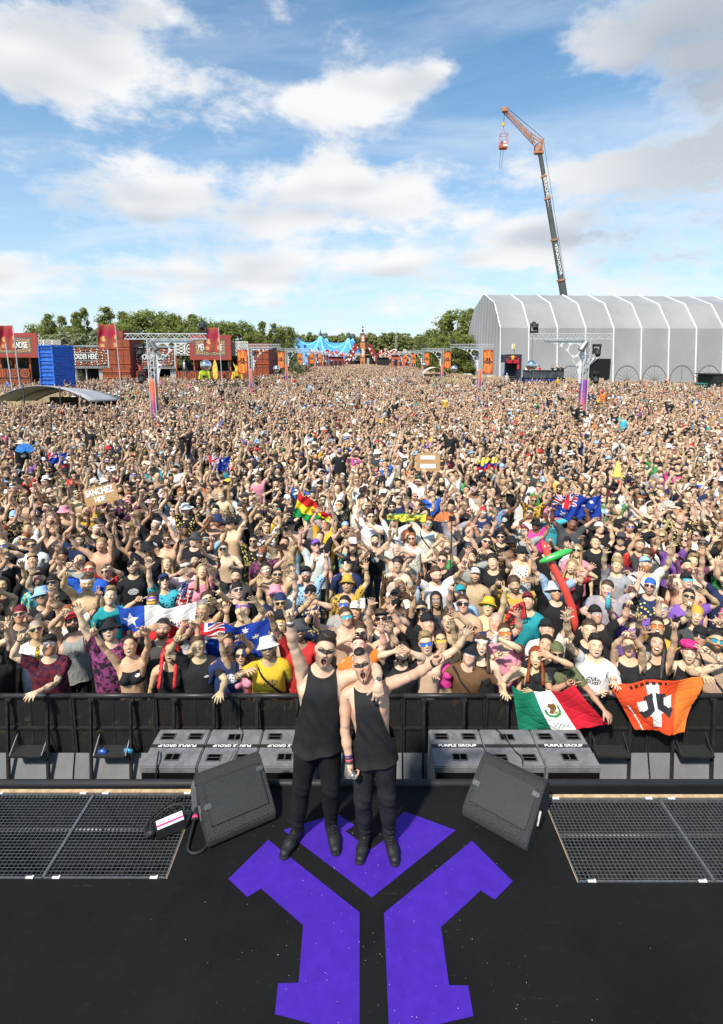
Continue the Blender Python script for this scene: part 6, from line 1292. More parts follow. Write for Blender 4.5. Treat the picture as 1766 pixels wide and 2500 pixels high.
def moving_light(parent, p, up=1, s=1.0):
    mb = MB(); p = Vector(p); mb.box(p, (.42 * s, .36 * s, .16 * s)); o = mb.build('lamp_base', STG, parent)
    mb = MB(); z = -up
    for sx_ in (-1, 1): mb.box(p + Vector((sx_ * .21 * s, 0, z * .30 * s)), (.05 * s, .14 * s, .46 * s))
    mb.build('lamp_yoke', STG, o); mb = MB(); c = p + Vector((0, -.04, z * .40 * s)); mb.tube([c + Vector((0, .18, .16)) * s, c + Vector((0, 0, 0)), c + Vector((0, -.20, -.20)) * s], [.13 * s, .17 * s, .15 * s], 10); mb.build('lamp_head', mat('lamp housing', (.03, .03, .032), .4), o, smooth=False)
LOGO = [[((p.x - .05) / .95, -(p.y - 3.5) / .95) for p in zz(q)] for q in EMB]
def inpoly(x, y, P_):
    c = np.zeros(len(x), bool); n = len(P_)
    for i in range(n):
        (x1, y1), (x2, y2) = P_[i], P_[i - 1]
        if y1 == y2: continue
        c ^= ((y1 > y) != (y2 > y)) & (x < (x2 - x1) * (y - y1) / (y2 - y1) + x1)
    return c
def logo(x, y): return inpoly(x, y, LOGO[0]) | inpoly(x, y, LOGO[1]) | inpoly(x, y, LOGO[2])
def banner_col(u, v):
    c = np.stack([.62 - .10 * np.sin(v * 20 + u * 7), .20 + .10 * np.sin(u * 14) * np.sin(v * 9), .05 + 0 * u], 1); e = (np.abs(u - .5) > .42) | (np.abs(v - .5) > .46); c = C3(e, (.40, .06, .03), c); c = C3((np.abs(u - .5) > .28) & (np.abs(v - .5) > .40) & ~e, (.30, .05, .03), c)
    return C3(logo((u - .5) * 2.7, (v - .53) * 6.4), DK, c)
def gate(x, D, sg, flip, label, near):
    """sg = +1: arm reaches to the right (towards the centre)"""
    r = empty('truss_gate', (x, D, GZ)); H = 6.45; n = 6 if D > 100 else 12
    mb = MB(); mb.box((0, 0, .5), (1.3, 1.3, 1.0)); mb.build('base', STG, r)
    mb = MB(); truss(mb, (0, 0, 3.8), (0, 0, H - .2), .34, n); mb.build('column_truss', WHM, r)
    A_, B_ = ((.75, .16, .07), (.16, .03, .26)) if not flip else ((.22, .05, .30), (.72, .20, .08))
    pf = [sgrid('column_cover', lambda u, v, q=q: ((u - .5) * .30 if q == 0 else 0 * u + sg * .17, (0 * u - .17) if q == 0 else (u - .5) * .3, 1.0 + v * 2.8), 1, 24, lambda u, v: np.array(B_) + (np.array(A_) - np.array(B_)) * sst(v, .1, .85)[:, None] + .05 * rng.random((len(u), 1)) ** 3, PRINT, r, .03) for q in (0, 1)]
    mb = MB()
    for a in (-1, 1):
        for b in (-1, 1): mb.bar((a * .17, b * .17, 1.0), (a * .17, b * .17, 3.8), .05)
    mb.build('column_edges', WHM, r)
    mb = MB(); truss(mb, (-sg * 1.55, 0, H), (sg * 3.5, 0, H), .32, n + 4); mb.build('top_truss', WHM, r)
    o = link('arch_bracket', ARCH[sg], r); o.location = (sg * .22, 0, H - .28)
    mb = MB(); mb.bar((sg * .22, 0, H - .26), (sg * 2.6, 0, H - .26), .09); mb.build('bracket_rail', WHM, r)
    if near: moving_light(r, (-sg * .62, -.1, H - .55)); moving_light(r, (-sg * .62, -.1, H - 2.2)); moving_light(r, (sg * 3.25, 0, H + .25), -1); mb = MB(); mb.tube([(sg * .12, -.32, H - .35), (sg * .48, -.40, H - .85)], [.15, .19], 10); mb.build('spotlight', mat('spotlight grey', (.16, .16, .16), .35, .5), r)
    else:
        moving_light(r, (sg * 3.2, 0, H + .22), -1, .9); moving_light(r, (sg * .5, -.2, H - .6), 1, .8)
        sgrid('banner', lambda u, v: (-sg * (.32 + 1.15 * (u if sg < 0 else 1 - u)), -.02 + .05 * np.sin(u * 5 + v * 3), H - .45 - 2.75 * (1 - v)), 26, 48, banner_col, FLAGM, r, .01)
    tag(r, label, 'truss gate', 'truss gates along the crowd'); return r
def ball(x, D, z, rr, label):
    r = empty('mirror_ball', (x, D, z)); bm = bmesh.new(); bmesh.ops.create_uvsphere(bm, u_segments=28, v_segments=16, radius=rr); me = bpy.data.meshes.new('ball'); bm.to_mesh(me); bm.free(); me.materials.append(mat('mirror tiles', (.80, .80, .82), .08, 1.0, .1)); link('ball', me, r); mb = MB(); mb.bar((0, 0, rr * .9), (0, 0, 6.45 + GZ - z), .02); mb.build('hanging_wire', STEEL, r); tag(r, label, 'mirror ball', 'mirror balls on the truss gates')
GP = []
for i, (px, sg) in enumerate(((380, 1), (614, 1), (700.6, 1), (743.5, 1), (770, 1), (788.6, 1), (1420, -1), (1170.5, -1), (1079, -1), (1032, -1), (1002.6, -1), (983, -1))):
    k = i % 6; D = (33, 61, 90, 118, 147, 176)[k]; x = (px - 883) / 1291 * (D * .9895 + .6)
    gate(x, D, sg, sg < 0 and k == 0, '%s white truss gate with arched bracket on the %s side of the crowd' % (('nearest', 'second nearest', 'third nearest', 'fourth nearest', 'fifth nearest', 'farthest')[k], 'left' if sg > 0 else 'right'), k == 0)
    ball(x + sg * (3.0 if k else 3.35), D - .1, (AT(1298, 892, 33).z if k == 0 else 2.75), .34 if k == 0 else .40, '%s mirror ball hanging from the %s row of truss gates' % (('nearest', 'second nearest', 'third nearest', 'fourth nearest', 'fifth nearest', 'farthest')[k], 'left' if sg > 0 else 'right'))
# ---- stalls on the left
def stall_sign(x0, y0, x1, y1, D, col, words, label, frame=None, tsz=.55, tw=.5, small=None):
    c = AT((x0 + x1) / 2, y1, D); r = empty('stall_sign', c); w = abs(AT(x1, y0, D).x - AT(x0, y0, D).x); h = AT(x0, y0, D).z - c.z
    sgrid('board', lambda u, v: ((u - .5) * w, 0 * u, v * h), 110, 60, col, PRINT, r, .0, False); mb = MB(); mb.box((0, .11, h / 2), (w, .18, h)); mb.build('backing', STG, r)
    text(words, 'lettering', h * tsz, WHITEP, Matrix.Translation((0, -.06, h * .5)) @ Matrix.Rotation(math.pi / 2, 4, 'X'), r, .03, w * tw, .02)
    if small: text(small, 'small_lettering', h * .1, WHITEP, Matrix.Translation((0, -.06, h * .11)) @ Matrix.Rotation(math.pi / 2, 4, 'X'), r, .02, w * .2, .01)
    if frame:
        mb = MB()
        for z in (-.12, h + .12): truss(mb, (-w / 2, 0, z), (w / 2, 0, z), .26, 22, .03)
        for sx_ in (-1, 1): mb.bar((sx_ * w / 2, 0, -.2), (sx_ * w / 2, 0, h + .2), .22)
        mb.build('truss_frame', WHM, r)
    tag(r, label, 'sign', 'stall signs'); return r
stall_sign(157, 847, 267, 895, 95, ornament(DK, OR, WH), 'ORDER HERE', 'black and orange ornamented ORDER HERE sign above the stalls', True, .38, .50, 'CASHLESS' if False else None)
stall_sign(321, 848, 429, 896, 95, ornament(DK, OR, WH), 'PICK UP ORDER', 'black and orange ornamented PICK UP ORDER sign behind the left truss gate', True, .38, .56)
def merch(u, v):
    a, b = np.abs(u - .5), np.abs(v - .5); c = ornament((.10, .09, .08), (.48, .22, .06), (.55, .50, .42), .34, .26)((u - .5) / .76 + .5, (v - .5) / .66 + .5); e = (a > .38) | (b > .33); dots = (np.modf(u * 24)[0] > .42) & (np.modf(u * 24)[0] < .58) & (np.modf(v * 11)[0] > .40) & (np.modf(v * 11)[0] < .6); c = C3(e, (.30, .055, .045), c); return C3(e & dots, (.15, .03, .03), c)
stall_sign(464, 818, 566, 879, 85, merch, 'MERCHANDISE', 'red framed MERCHANDISE sign near the second truss gate', None, .34, .56)
stall_sign(-22, 813, 95, 873, 88, merch, 'MERCHANDISE', 'red framed MERCHANDISE sign at the left edge beside the blue container', None, .34, .58)
def stall(x0, x1, D, ytop, ymid, ybot, label, bw=None, seed=0):
    c = AT((x0 + x1) / 2, 900, D); r = empty('market_stall', (c.x, D, GZ)); o = Vector((c.x, D, GZ)); w = abs(AT(x1, 900, D).x - AT(x0, 900, D).x); zt = AT(x0, ytop, D).z - GZ; zm = AT(x0, ymid, D).z - GZ; 
    mb = MB(); mb.box((0, 2.6, zt / 2), (w, .2, zt)); mb.box((0, 1.3, zt - .1), (w, 2.6, .2)); mb.build('back_wall', STG, r)
    sgrid('counter_panel', lambda u, v: ((u - .5) * w, -.3 + 0 * u, v * zm), int(w * 9), 26, carve(OR, DK, max(2, int(w / 1.5)), 2, seed), PRINT, r, .05, False)
    mb = MB()
    for k in range(int(w / 3) + 2): xx = -w / 2 + w * k / (int(w / 3) + 1); mb.box((xx, -.1, zt / 2), (.22, .22, zt))
    mb.build('posts', mat('orange painted timber', OR, .7, 0, .2), r)
    if bw: sgrid('upper_panel', lambda u, v: ((u - .5) * w, -.2 + 0 * u, zt + v * bw), int(w * 10), 26, carve((.03, .03, .03), WH, max(2, int(w / 1.4)), 1, seed + 5), PRINT, r, .05, False)
    P_ = []; F_ = []
    for k in range(int(w * 34)):                            # hanging greenery under the roof
        x, y, z = random.uniform(-w / 2, w / 2), random.uniform(-.2, .6), zt - abs(random.gauss(0, .55)) * (1 + .6 * math.sin(k)); a = random.uniform(0, 6); s_ = random.uniform(.12, .28); i = len(P_); P_ += [(x, y, z), (x + s_ * math.cos(a), y - .06, z - s_ * .5), (x + s_ * .4 * math.cos(a + 1), y, z - s_ * 1.1)]; F_.append((i, i + 1, i + 2))
    tag(link('greenery', np_mesh('greenery', P_, F_, [LEAFA], False), r), kind='stuff')
    for k in range(max(2, int(w / 2.2))):                     # shop dummies wearing shirts
        x = -w / 2 + .9 + k * (w - 1.8) / max(1, int(w / 2.2) - 1) + random.uniform(-.3, .3); mb = MB(); mb.lathe([(.001, zm + .1), (.10, zm + .1), (.12, zm + .5), (.17, zm + .62), (.15, zm + .9), (.23, zm + 1.15), (.20, zm + 1.28), (.07, zm + 1.36), (.06, zm + 1.42), (.10, zm + 1.52), (.09, zm + 1.64), (.001, zm + 1.7)], 10, Matrix.Translation((x, .4, 0)) @ Matrix.Diagonal((1, .6, 1, 1))); mb.build('shop_dummy', mat('dummy%d' % (k % 4), ((.6, .58, .55), (.5, .12, .03), (.03, .03, .04), (.55, .5, .45))[k % 4], .7), r, smooth=True)
    tag(r, label, 'market stall', 'stalls on the left')
stall(-30, 76, 89, 868, 899, 938, 'orange carved merchandise stall with greenery at the left picture edge', None, 1)
stall(432, 608, 86, 868, 905, 940, 'orange carved merchandise stall under the red framed sign, right of PICK UP ORDER', 2.2, 7)
stall(92, 155, 100, 846, 900, 935, 'carved black and white stall behind the blue container', 1.2, 3)
def hall(x0, x1, label):
    c = AT((x0 + x1) / 2, 900, 95.4); w = abs(AT(x1, 900, 95.4).x - AT(x0, 900, 95.4).x); zt = AT(0, 898, 95.4).z - GZ; r = empty('order_hall', (c.x, 95.4, GZ)); mb = MB(); mb.box((0, 5.2, zt / 2), (w, .3, zt)); mb.box((0, 2.6, zt), (w, 5.4, .2)); mb.box((0, 1.0, .55), (w, .4, 1.1)); mb.build('shell', STG, r)
    for sx_, wd in ((-1, .28), (1, .16)): sgrid('curtain', lambda u, v: (sx_ * w / 2 * (1 - u * wd * 2), .2 + .14 * np.sin(u * 40), v * zt), 40, 4, None, CURT, r, .02)
    mb = MB(); mb.bar((0, .5, 0), (0, .5, zt), .2); mb.build('post', WHM, r); tag(r, label, 'stall', 'order stalls')
hall(160, 255, 'dark open stall with white curtains under the ORDER HERE sign'); hall(325, 432, 'dark open stall with white curtains under the PICK UP ORDER sign')
def tower(x0, x1, y0, D, label, seed, d=5):
    a, b = AT(x0, y0, D), AT(x1, y0, D); w = b.x - a.x; h = a.z - GZ; r = empty('carved_tower', ((a.x + b.x) / 2, D, GZ)); mb = MB(); mb.box((0, d / 2 + .06, h / 2), (w, d, h)); mb.build('core', REDM, r); sgrid('front_panel', lambda u, v: ((u - .5) * w, 0 * u, v * h), int(w * 14), int(h * 12), carve(OR, (.10, .03, .02), max(2, int(w / 1.2)), max(3, int(h / 1.3)), seed), PRINT, r, .05, False)
    for k in range(3): mb = MB(); mb.box((0, -.06, h * (.2 + .3 * k)), (w + .1, .12, .14)); mb.build('ledge', mat('orange painted timber', OR, .7), r)
    tag(r, label, 'tower', 'carved towers')
tower(264, 316, 829, 93, 'orange carved tower between the ORDER HERE and PICK UP ORDER signs', 2); tower(276, 300, 806, 94.5, 'narrow orange carved tower top behind the middle red feather flag', 9, 3); tower(610, 656, 838, 103, 'orange carved tower behind the second left truss gate', 4, 8)
tower(250, 318, 898, 91.5, 'low orange carved wall below the ORDER HERE tower', 12, 1.2)
for k, (x, y, D, c, lb) in enumerate(((500, 905, 84, (.45, .55, .04), 'lime green armoured statue in front of the merchandise stall'), (580, 908, 84, (.62, .42, .05), 'golden armoured statue in front of the merchandise stall'), (345, 906, 93, (.35, .05, .03), 'dark red demon statue beside the PICK UP ORDER counter'))):
    p = AT(x, y, D); r = empty('statue', (p.x, D, GZ)); h = p.z - GZ + 1.2; m_ = mat('statue%d' % k, c, .45, .1, .4, 2)
    for nm, q in (('torso', [((0, 0, h * .35), (0, 0, h * .72), (.42, .62))]), ('helmet', [((0, -.1, h * .74), (0, -.1, h * .95), (.34, .26)), ((.28, -.1, h * .88), (.62, -.1, h * 1.06), (.12, .03)), ((-.28, -.1, h * .88), (-.62, -.1, h * 1.06), (.12, .03))]), ('arm', [((.55, 0, h * .68), (.85, -.2, h * .40), (.26, .16))]), ('arm', [((-.55, 0, h * .68), (-.85, -.2, h * .40), (.26, .16))]), ('leg', [((.22, 0, h * .38), (.32, 0, 0), (.28, .2))]), ('leg', [((-.22, 0, h * .38), (-.32, 0, 0), (.28, .2))]), ('shield', [((0, -.45, h * .55), (0, -.5, h * .3), (.30, .12))])):
        mb = MB(); [mb.tube([a, b], list(rr), 9) for a, b, rr in q]; mb.build(nm, m_ if nm != 'shield' else STG, r)
    tag(r, lb, 'statue', 'statues by the stalls')
mb = MB(); p = AT(526, 905, 84); Y_ = [(0, -1.7), (.34, -1.0), (.40, -.2), (.36, .6), (.18, 1.4), (0, 1.8), (-.18, 1.4), (-.36, .6), (-.40, -.2), (-.34, -1.0)]; mb.prism(Y_, -.06, .06, Matrix.Translation(p) @ Matrix.Rotation(math.pi / 2, 4, 'X')); tag(mb.build('tribal_shield', mat('yellow shield', (.66, .48, .07), .6, 0, .35, 3)), 'tall yellow pointed shield between the two armoured statues', 'shield')
p = AT(566, 905, 84)
def feather(px, py0, py1, D, pole_b, label, s=1):
    top, bot = AT(px, py0, D), AT(px + 4, py1, D); pb_ = G(*pole_b, GZ) if False else None; r = empty('feather_flag', (bot.x, D, GZ)); H = top.z - GZ; mb = MB(); mb.tube([(.25, 0, 0), (0, 0, H)], [.06, .04], 6); mb.build('pole', WHM, r); h = top.z - bot.z; w = s * 1.45
    def col(u, v):
        c = np.stack([.32 + .06 * np.sin(u * 9), .055 + .03 * np.sin(v * 7), .05 + 0 * u], 1); g = np.sin(u * 8 + np.sin(v * 9) * 1.5) * np.sin(v * 10); return C3((g > .45) & (v < .6) & (v > .1), (.52, .30, .12), c)
    sgrid('cloth', lambda u, v: (-u * w * (1 + .08 * np.sin(v * 5)) + .02, .18 * np.sin(u * 9 + v * 2) * u, H - .1 - (1 - v) * h - u * .15 * np.sin(v * 3)), 28, 36, col, FLAGM, r, .01); tag(r, label, 'flag', 'red feather flags')
feather(32, 792, 852, 55, None, 'red feather flag on a white pole at the far left edge', 1.0); feather(281, 790, 851, 58, None, 'red feather flag on a white pole in front of the carved tower', 1.3); feather(532, 798, 857, 62, None, 'red feather flag on a white pole in front of the red framed sign', 1.15)
mb = MB(); p0 = AT(22, 838, 50); mb.tube([(p0.x, 50, GZ), (p0.x - .3, 50, p0.z)], .05, 6); tag(mb.build('flag_pole', WHM), 'bare white pole left of the blue container', 'pole')
# ---- blue container standing on end
cb = AT(128, 845, 62); r = empty('shipping_container', (cb.x, 62, GZ), R(-24)); BL = mat('blue container paint', (.025, .13, .55), .5, 0, .25, 2); BLD = mat('dark blue steel', (.02, .06, .22), .6, 0, .3, 3); h = 6.55
mb = MB(); mb.box((-1.25, 1.4, h / 2), (2.44, 2.6, h)); mb.build('body', BL, r)
for k in range(14): mb = MB(); mb.box((-1.25, .06, .3 + k * (h - .5) / 13.5), (2.4, .14, .13)); mb.build('cross_member', BLD if k % 2 else BL, r)
for k in range(18): mb = MB(); mb.prism([(0, 0), (.06, .05), (.06, .16), (0, .21)], .12, 2.68, Matrix.Translation((-.03, 0, .2 + k * h / 18.5)) @ Matrix.Rotation(math.pi / 2, 4, 'X') @ Matrix.Rotation(math.pi, 4, 'X') if False else Matrix(((1, 0, 0, -.03), (0, 0, 1, 0), (0, 1, 0, .2 + k * h / 18.5), (0, 0, 0, 1)))); mb.build('corrugation', BL, r)
mb = MB(); [mb.box((x, .04, h / 2), (.16, .2, h)) for x in (-2.42, -.08)]; mb.box((-1.25, .04, h - .06), (2.5, .2, .14)); mb.build('end_frame', BL, r)
tag(r, 'blue shipping container standing on end behind the low arched canopy', 'container')
# ---- low arched canopy on the left
cn = empty('arched_canopy', (AT(135, 950, 42).x, 42, GZ)); wd = 7.4; zf = lambda t: 1.75 + 1.15 * np.sin(np.clip(t, 0, 1) * np.pi) ** .8
sgrid('roof', lambda u, v: ((u - .5) * wd, -2.0 + v * 5.5, zf(u) * (1.06 - .20 * v)), 40, 4, None, mat('grey canopy cloth', (.36, .365, .38), .6, 0, .12, .6), cn, .04)
mb = MB()
for y in (-2.0, .8, 3.4): mb.tube([((t - .5) * wd, y, zf(t) * (1.06 - .20 * (y + 2) / 5.5) - .06) for t in np.linspace(0, 1, 20)], .05, 6)
for x in (-.5, -.17, .2, .5): mb.bar((x * wd, -2.0, 0), (x * wd, -2.0, zf(x + .5) * 1.08), .07)
mb.build('frame', mat('dark canopy frame', (.05, .05, .05), .5), cn)
mb = MB(); mb.box((.6, 3.4, .9), (wd - 1.2, .1, 1.8)); mb.build('back_screen', mat('brown screen', (.07, .06, .05), .9, 0, .2, 3), cn)
mb = MB(); P_ = [(-1.3, 1.0, 1.55), (1.9, 1.0, 1.55), (2.8, -1.2, 1.15), (-2.0, -1.2, 1.15), (2.8, -1.2, .7), (-2.0, -1.2, .7)]; mb.add(P_, [(0, 1, 2, 3), (3, 2, 4, 5)]); mb.build('green_tarpaulin', mat('olive tarpaulin', (.10, .115, .075), .7, 0, .25, 2), cn)
mb = MB(); mb.box((0, .2, .55), (4.6, 1.6, 1.1)); mb.build('desk', STG, cn); tag(cn, 'low grey arched canopy over a dark control desk at left', 'canopy')
def reed(name, pts, z0, h, label):                          # reed fence following a line on the ground
    P_ = [Vector(p) for p in pts]; Ls = [0]; 
    for a, b in zip(P_, P_[1:]): Ls.append(Ls[-1] + (b - a).length)
    Lt = Ls[-1]; n = max(12, int(Lt * 3)); xs = np.linspace(0, Lt, n + 1); X = np.interp(xs, Ls, [p.x for p in P_]); Y = np.interp(xs, Ls, [p.y for p in P_]); V = []; F_ = []
    r = empty('reed_fence', (float(X[0]), float(Y[0]), GZ)); mb = MB()
    for i in range(n + 1): hh = h + .10 * math.sin(i * .9) + random.uniform(-.06, .06); mb.v += [(X[i] - X[0], Y[i] - Y[0], 0), (X[i] - X[0], Y[i] - Y[0], hh)]
    mb.f = [(2 * i, 2 * i + 2, 2 * i + 3, 2 * i + 1) for i in range(n)]; mb.mi = [0] * n; s = mb.build('reed_mat', REED, r); s.modifiers.new('t', 'SOLIDIFY').thickness = .05
    mb = MB(); [mb.bar((float(np.interp(t, xs, X)) - X[0], float(np.interp(t, xs, Y)) - Y[0] + .06, 0), (float(np.interp(t, xs, X)) - X[0], float(np.interp(t, xs, Y)) - Y[0] + .06, h + .1), .07) for t in np.arange(0, Lt, 2.0)]; mb.build('posts', WOOD, r); tag(r, label, 'fence', 'reed fences')
def reed_mat():
    s = NT('reed mat'); o = s.obj(); mp = s.new('ShaderNodeMapping'); s.put(mp.inputs[0], o); mp.inputs['Scale'].default_value = (14, 14, .35); f = s.noise(1.6, mp.outputs[0], 4, .7); g = s.noise(.6, o, 3); s.put(s.b.inputs['Base Color'], s.mix(s.step(f, .35, .65), (.24, .17, .09), s.mix(g, (.50, .38, .20), (.62, .50, .30)))); s.b.inputs['Roughness'].default_value = .9; s.bump(f, .5, .03); return s.m
REED = reed_mat()
FP = lambda *q: [G(x, y, GZ + 1.9) for x, y in q]
reed('l', [(-19, 62, 0), (-15, 72, 0), (-13.8, 86, 0)], 0, 1.9, 'reed fence beside the second left truss gate'); reed('l2', [(-13.9, 88, 0), (-12.6, 92, 0), (-13.6, 104, 0)], 0, 1.9, 'reed fence at the third left truss gate'); reed('l3', [(-14, 108, 0), (-13, 118, 0), (-14, 140, 0), (-15, 175, 0)], 0, 1.9, 'long reed fence down the left side of the far crowd')
reed('l4', [(-35, 47, 0), (-30, 46.5, 0), (-27, 47.5, 0)], 0, 2.0, 'brown reed fence at the left picture edge behind the canopy')
reed('r', [(14.2, 88, 0), (12.8, 86, 0), (13.5, 79, 0), (15.5, 76, 0)], 0, 2.0, 'curved reed fence at the third right truss gate'); reed('r2', [(15.5, 112, 0), (13.6, 116, 0), (15, 150, 0)], 0, 1.9, 'long reed fence down the right side of the far crowd'); reed('r3', [(17.5, 104, 0), (20, 92, 0), (25.5, 80, 0), (36, 79, 0)], 0, 2.0, 'long reed fence in front of the grey tent gable')
reed('r4', [(19.6, 29.5, 0), (19.4, 26, 0), (20.5, 25, 0), (27, 24.6, 0)], 0, 1.75, 'reed fence enclosure at the right picture edge in the crowd')
# ---- blue big top
bt = empty('big_top', (-17, 262, GZ)); BTW, BTD = 36, 30; PK = [(-16.6, 4), (-3.2, 2), (10.6, 0), (-14.8, 15), (-1, 14), (12.6, 14)]
def bth(x, y): 
    z = np.full(np.shape(x), 5.6); 
    for a, b in PK: d = np.hypot(x - a, (y - b) * 1.0); z = np.maximum(z, 5.6 + 6.2 * np.exp(-((y - 7) / 8.5) ** 2) * sst(-np.abs(x + 2), -20, -14) + 6.6 * np.exp(-d / 2.6))
    return z
def btc(u, v):
    x, y = (u - .5) * BTW, -10 + v * BTD; c = np.broadcast_to(np.array((.07, .27, .58)), (len(u), 3)); best = np.full(len(u), 99.); an = np.zeros(len(u))
    for a, b in PK: d = np.hypot(x - a, y - b); m = d < best; best[m] = d[m]; an[m] = np.arctan2(y - b, x - a)[m]
    s = np.abs(np.sin(an * 3 + .4)) * best; return C3(s < 1.0, (.20, .60, .78), c)
sgrid('canvas', lambda u, v: ((u - .5) * BTW, -10 + v * BTD, bth((u - .5) * BTW, -10 + v * BTD)), 150, 120, btc, PRINT, bt, 0, True)
sgrid('wall', lambda u, v: ((u - .5) * BTW, -10 + 0 * u, v * bth((u - .5) * BTW, -10 + 0 * u)), 120, 24, lambda u, v: np.where((np.abs(np.sin(u * 9.4 + v * 1.2)) < .12)[:, None], (.14, .55, .75), (.07, .27, .58)), PRINT, bt, 0, True)
for a, b in PK: mb = MB(); z = float(bth(np.array(a), np.array(b))); mb.lathe([(.55, z - 1.2), (.50, z), (.25, z + 1.0), (.02, z + 2.0)], 8, Matrix.Translation((a, b, 0))); mb.build('mast_cap', mat('dark mast cap', (.03, .07, .16), .6), bt)
tag(bt, 'blue circus big top with pointed peaks and pale blue stripes', 'big top')
# ---- stage at the far end
FS = 238; fs = empty('far_stage', (0, FS, GZ)); o_ = Vector((0, FS, GZ)); ORB = mat('orange tower cladding', (.50, .20, .08), .7, 0, .12, .5)
def fbx(name, x0, y0, x1, y1, d, m, dy=0): mb = MB(); pbox(mb, x0, y0, x1, y1, FS + dy, d, o_); return mb.build(name, m, fs)
fbx('centre_tower', 880, 836, 892, 892, 3, ORB); fbx('tower_top', 881.5, 818, 891, 836, 2.6, REDM); fbx('lantern_deck', 880, 813.5, 891.5, 815, 2, STG); fbx('lantern', 884, 804, 888.5, 810, 1, mat('lantern brown', (.05, .02, .02), .6)); fbx('lantern_top', 884.5, 797, 888, 801, 1, STG); fbx('lantern_white', 884.5, 801, 888, 803.5, 1, WHITEP); fbx('mast', 886, 810, 887, 814, .3, STG)
fbx('gantry', 869, 833, 904, 835, 1, STG, .5); fbx('backdrop', 846, 868, 926, 892, 3, STG, 3.2); fbx('speaker_stack', 904, 872, 911, 892, 2, STG); fbx('speaker_stack', 896, 874, 902, 892, 2, mat('speaker pale', (.35, .34, .30), .7)); fbx('roof_frame', 842, 862, 880, 868, 3, mat('pale stage roof', (.45, .44, .42), .6), 3.2); fbx('tower_niche', 884.5, 882, 886.5, 892, .2, STG, -.25)
def slab(x0, y0, x1, y1, w, seed, name):
    a, b = AT(x0, y0, FS - 2) - o_, AT(x1, y1, FS - 2) - o_; d = (b - a); n = Vector((-d.z, 0, d.x)).normalized() * w / 2
    mb = MB(); mb.add([a - n, a + n, b + n, b - n] + [p + Vector((0, 1.5, 0)) for p in (a - n, a + n, b + n, b - n)], [(0, 1, 2, 3), (4, 5, 6, 7), (0, 1, 5, 4), (1, 2, 6, 5), (2, 3, 7, 6), (3, 0, 4, 7)]); k = mb.build(name, STG, fs)
    def col(u, v): c = carve((.38, .035, .035), (.02, .02, .02), 3, 10, seed)(u, v); h_ = hsh(np.floor(u * 5) + seed, np.floor(v * 17)); return C3(h_ > .80, WH, c)
    sgrid('painted_face', lambda u, v: (a.x + d.x * v + n.x * 1.7 * (u - .5), a.y - .06 + 0 * u, a.z + d.z * v + n.z * 1.7 * (u - .5)), 30, 90, col, PRINT, k, 0, False)
slab(840, 893, 872, 841, 2.6, 3, 'leaning_beam'); slab(928, 893, 899, 841, 2.6, 8, 'leaning_beam')
sgrid('tower_emblem', lambda u, v: (AT(880.5 + 11 * .5, 862, FS).x + (u - .5) * 2.2, -.2 + 0 * u, AT(886, 872, FS).z - GZ + v * 4.2), 14, 26, lambda u, v: C3(np.abs(u - .5) < .5 * np.sin(v * 3.1) * (.6 + .4 * np.sin(v * 25)), WH, np.broadcast_to(np.array((.45, .17, .07)), (len(u), 3))), PRINT, fs, 0, False)
sgrid('top_emblem', lambda u, v: (AT(886.3, 862, FS).x + (u - .5) * 1.7, -.25 + 0 * u, AT(886, 834, FS).z - GZ + v * 2.7), 14, 22, lambda u, v: C3(np.abs(u - .5) < .4 * np.abs(np.sin(v * 7)), WH, np.broadcast_to(np.array((.36, .03, .05)), (len(u), 3))), PRINT, fs, 0, False)
text('NDS', 'lettering', 3.0, WHITEP, Matrix.Translation(AT(871, 876, FS) - o_ + Vector((0, 2.6, 0))) @ Matrix.Rotation(math.pi / 2, 4, 'X'), fs, .1, 3.6, .1)
tag(fs, 'far stage with orange centre tower and two leaning painted beams', 'stage')
for i, x in enumerate([759, 768, 778, 789, 800, 812, 823, 836, 930, 941, 952, 962, 975, 988, 1000]):
    D = 215 + (i % 3) * 4; p = AT(x, 851 + (i * 5) % 9, D); h = p.z - GZ; w = 1.0 + .25 * (i % 3); r = empty('painted_totem', (p.x, D, GZ)); mb = MB(); mb.box((0, .3, h * .4), (.3, .3, h * .8)); mb.build('post', STG, r)
    sgrid('figure_panel', lambda u, v: ((u - .5) * w * (1.2 + .5 * np.sin(v * 11 + i)), 0 * u, h - 3.6 * (1 - v)), 12, 26, lambda u, v: C3(hsh(np.floor(u * 4) + i, np.floor(v * 8)) > .5, WH, np.broadcast_to(np.array((.42, .04, .03)), (len(u), 3))), PRINT, r, .25, False)
    tag(r, 'red and white painted totem, %s in the row %s of the far tower' % (('first', 'second', 'third', 'fourth', 'fifth', 'sixth', 'seventh', 'eighth')[i if i < 8 else i - 8], 'left' if i < 8 else 'right'), 'totem', 'painted totems at the far stage')
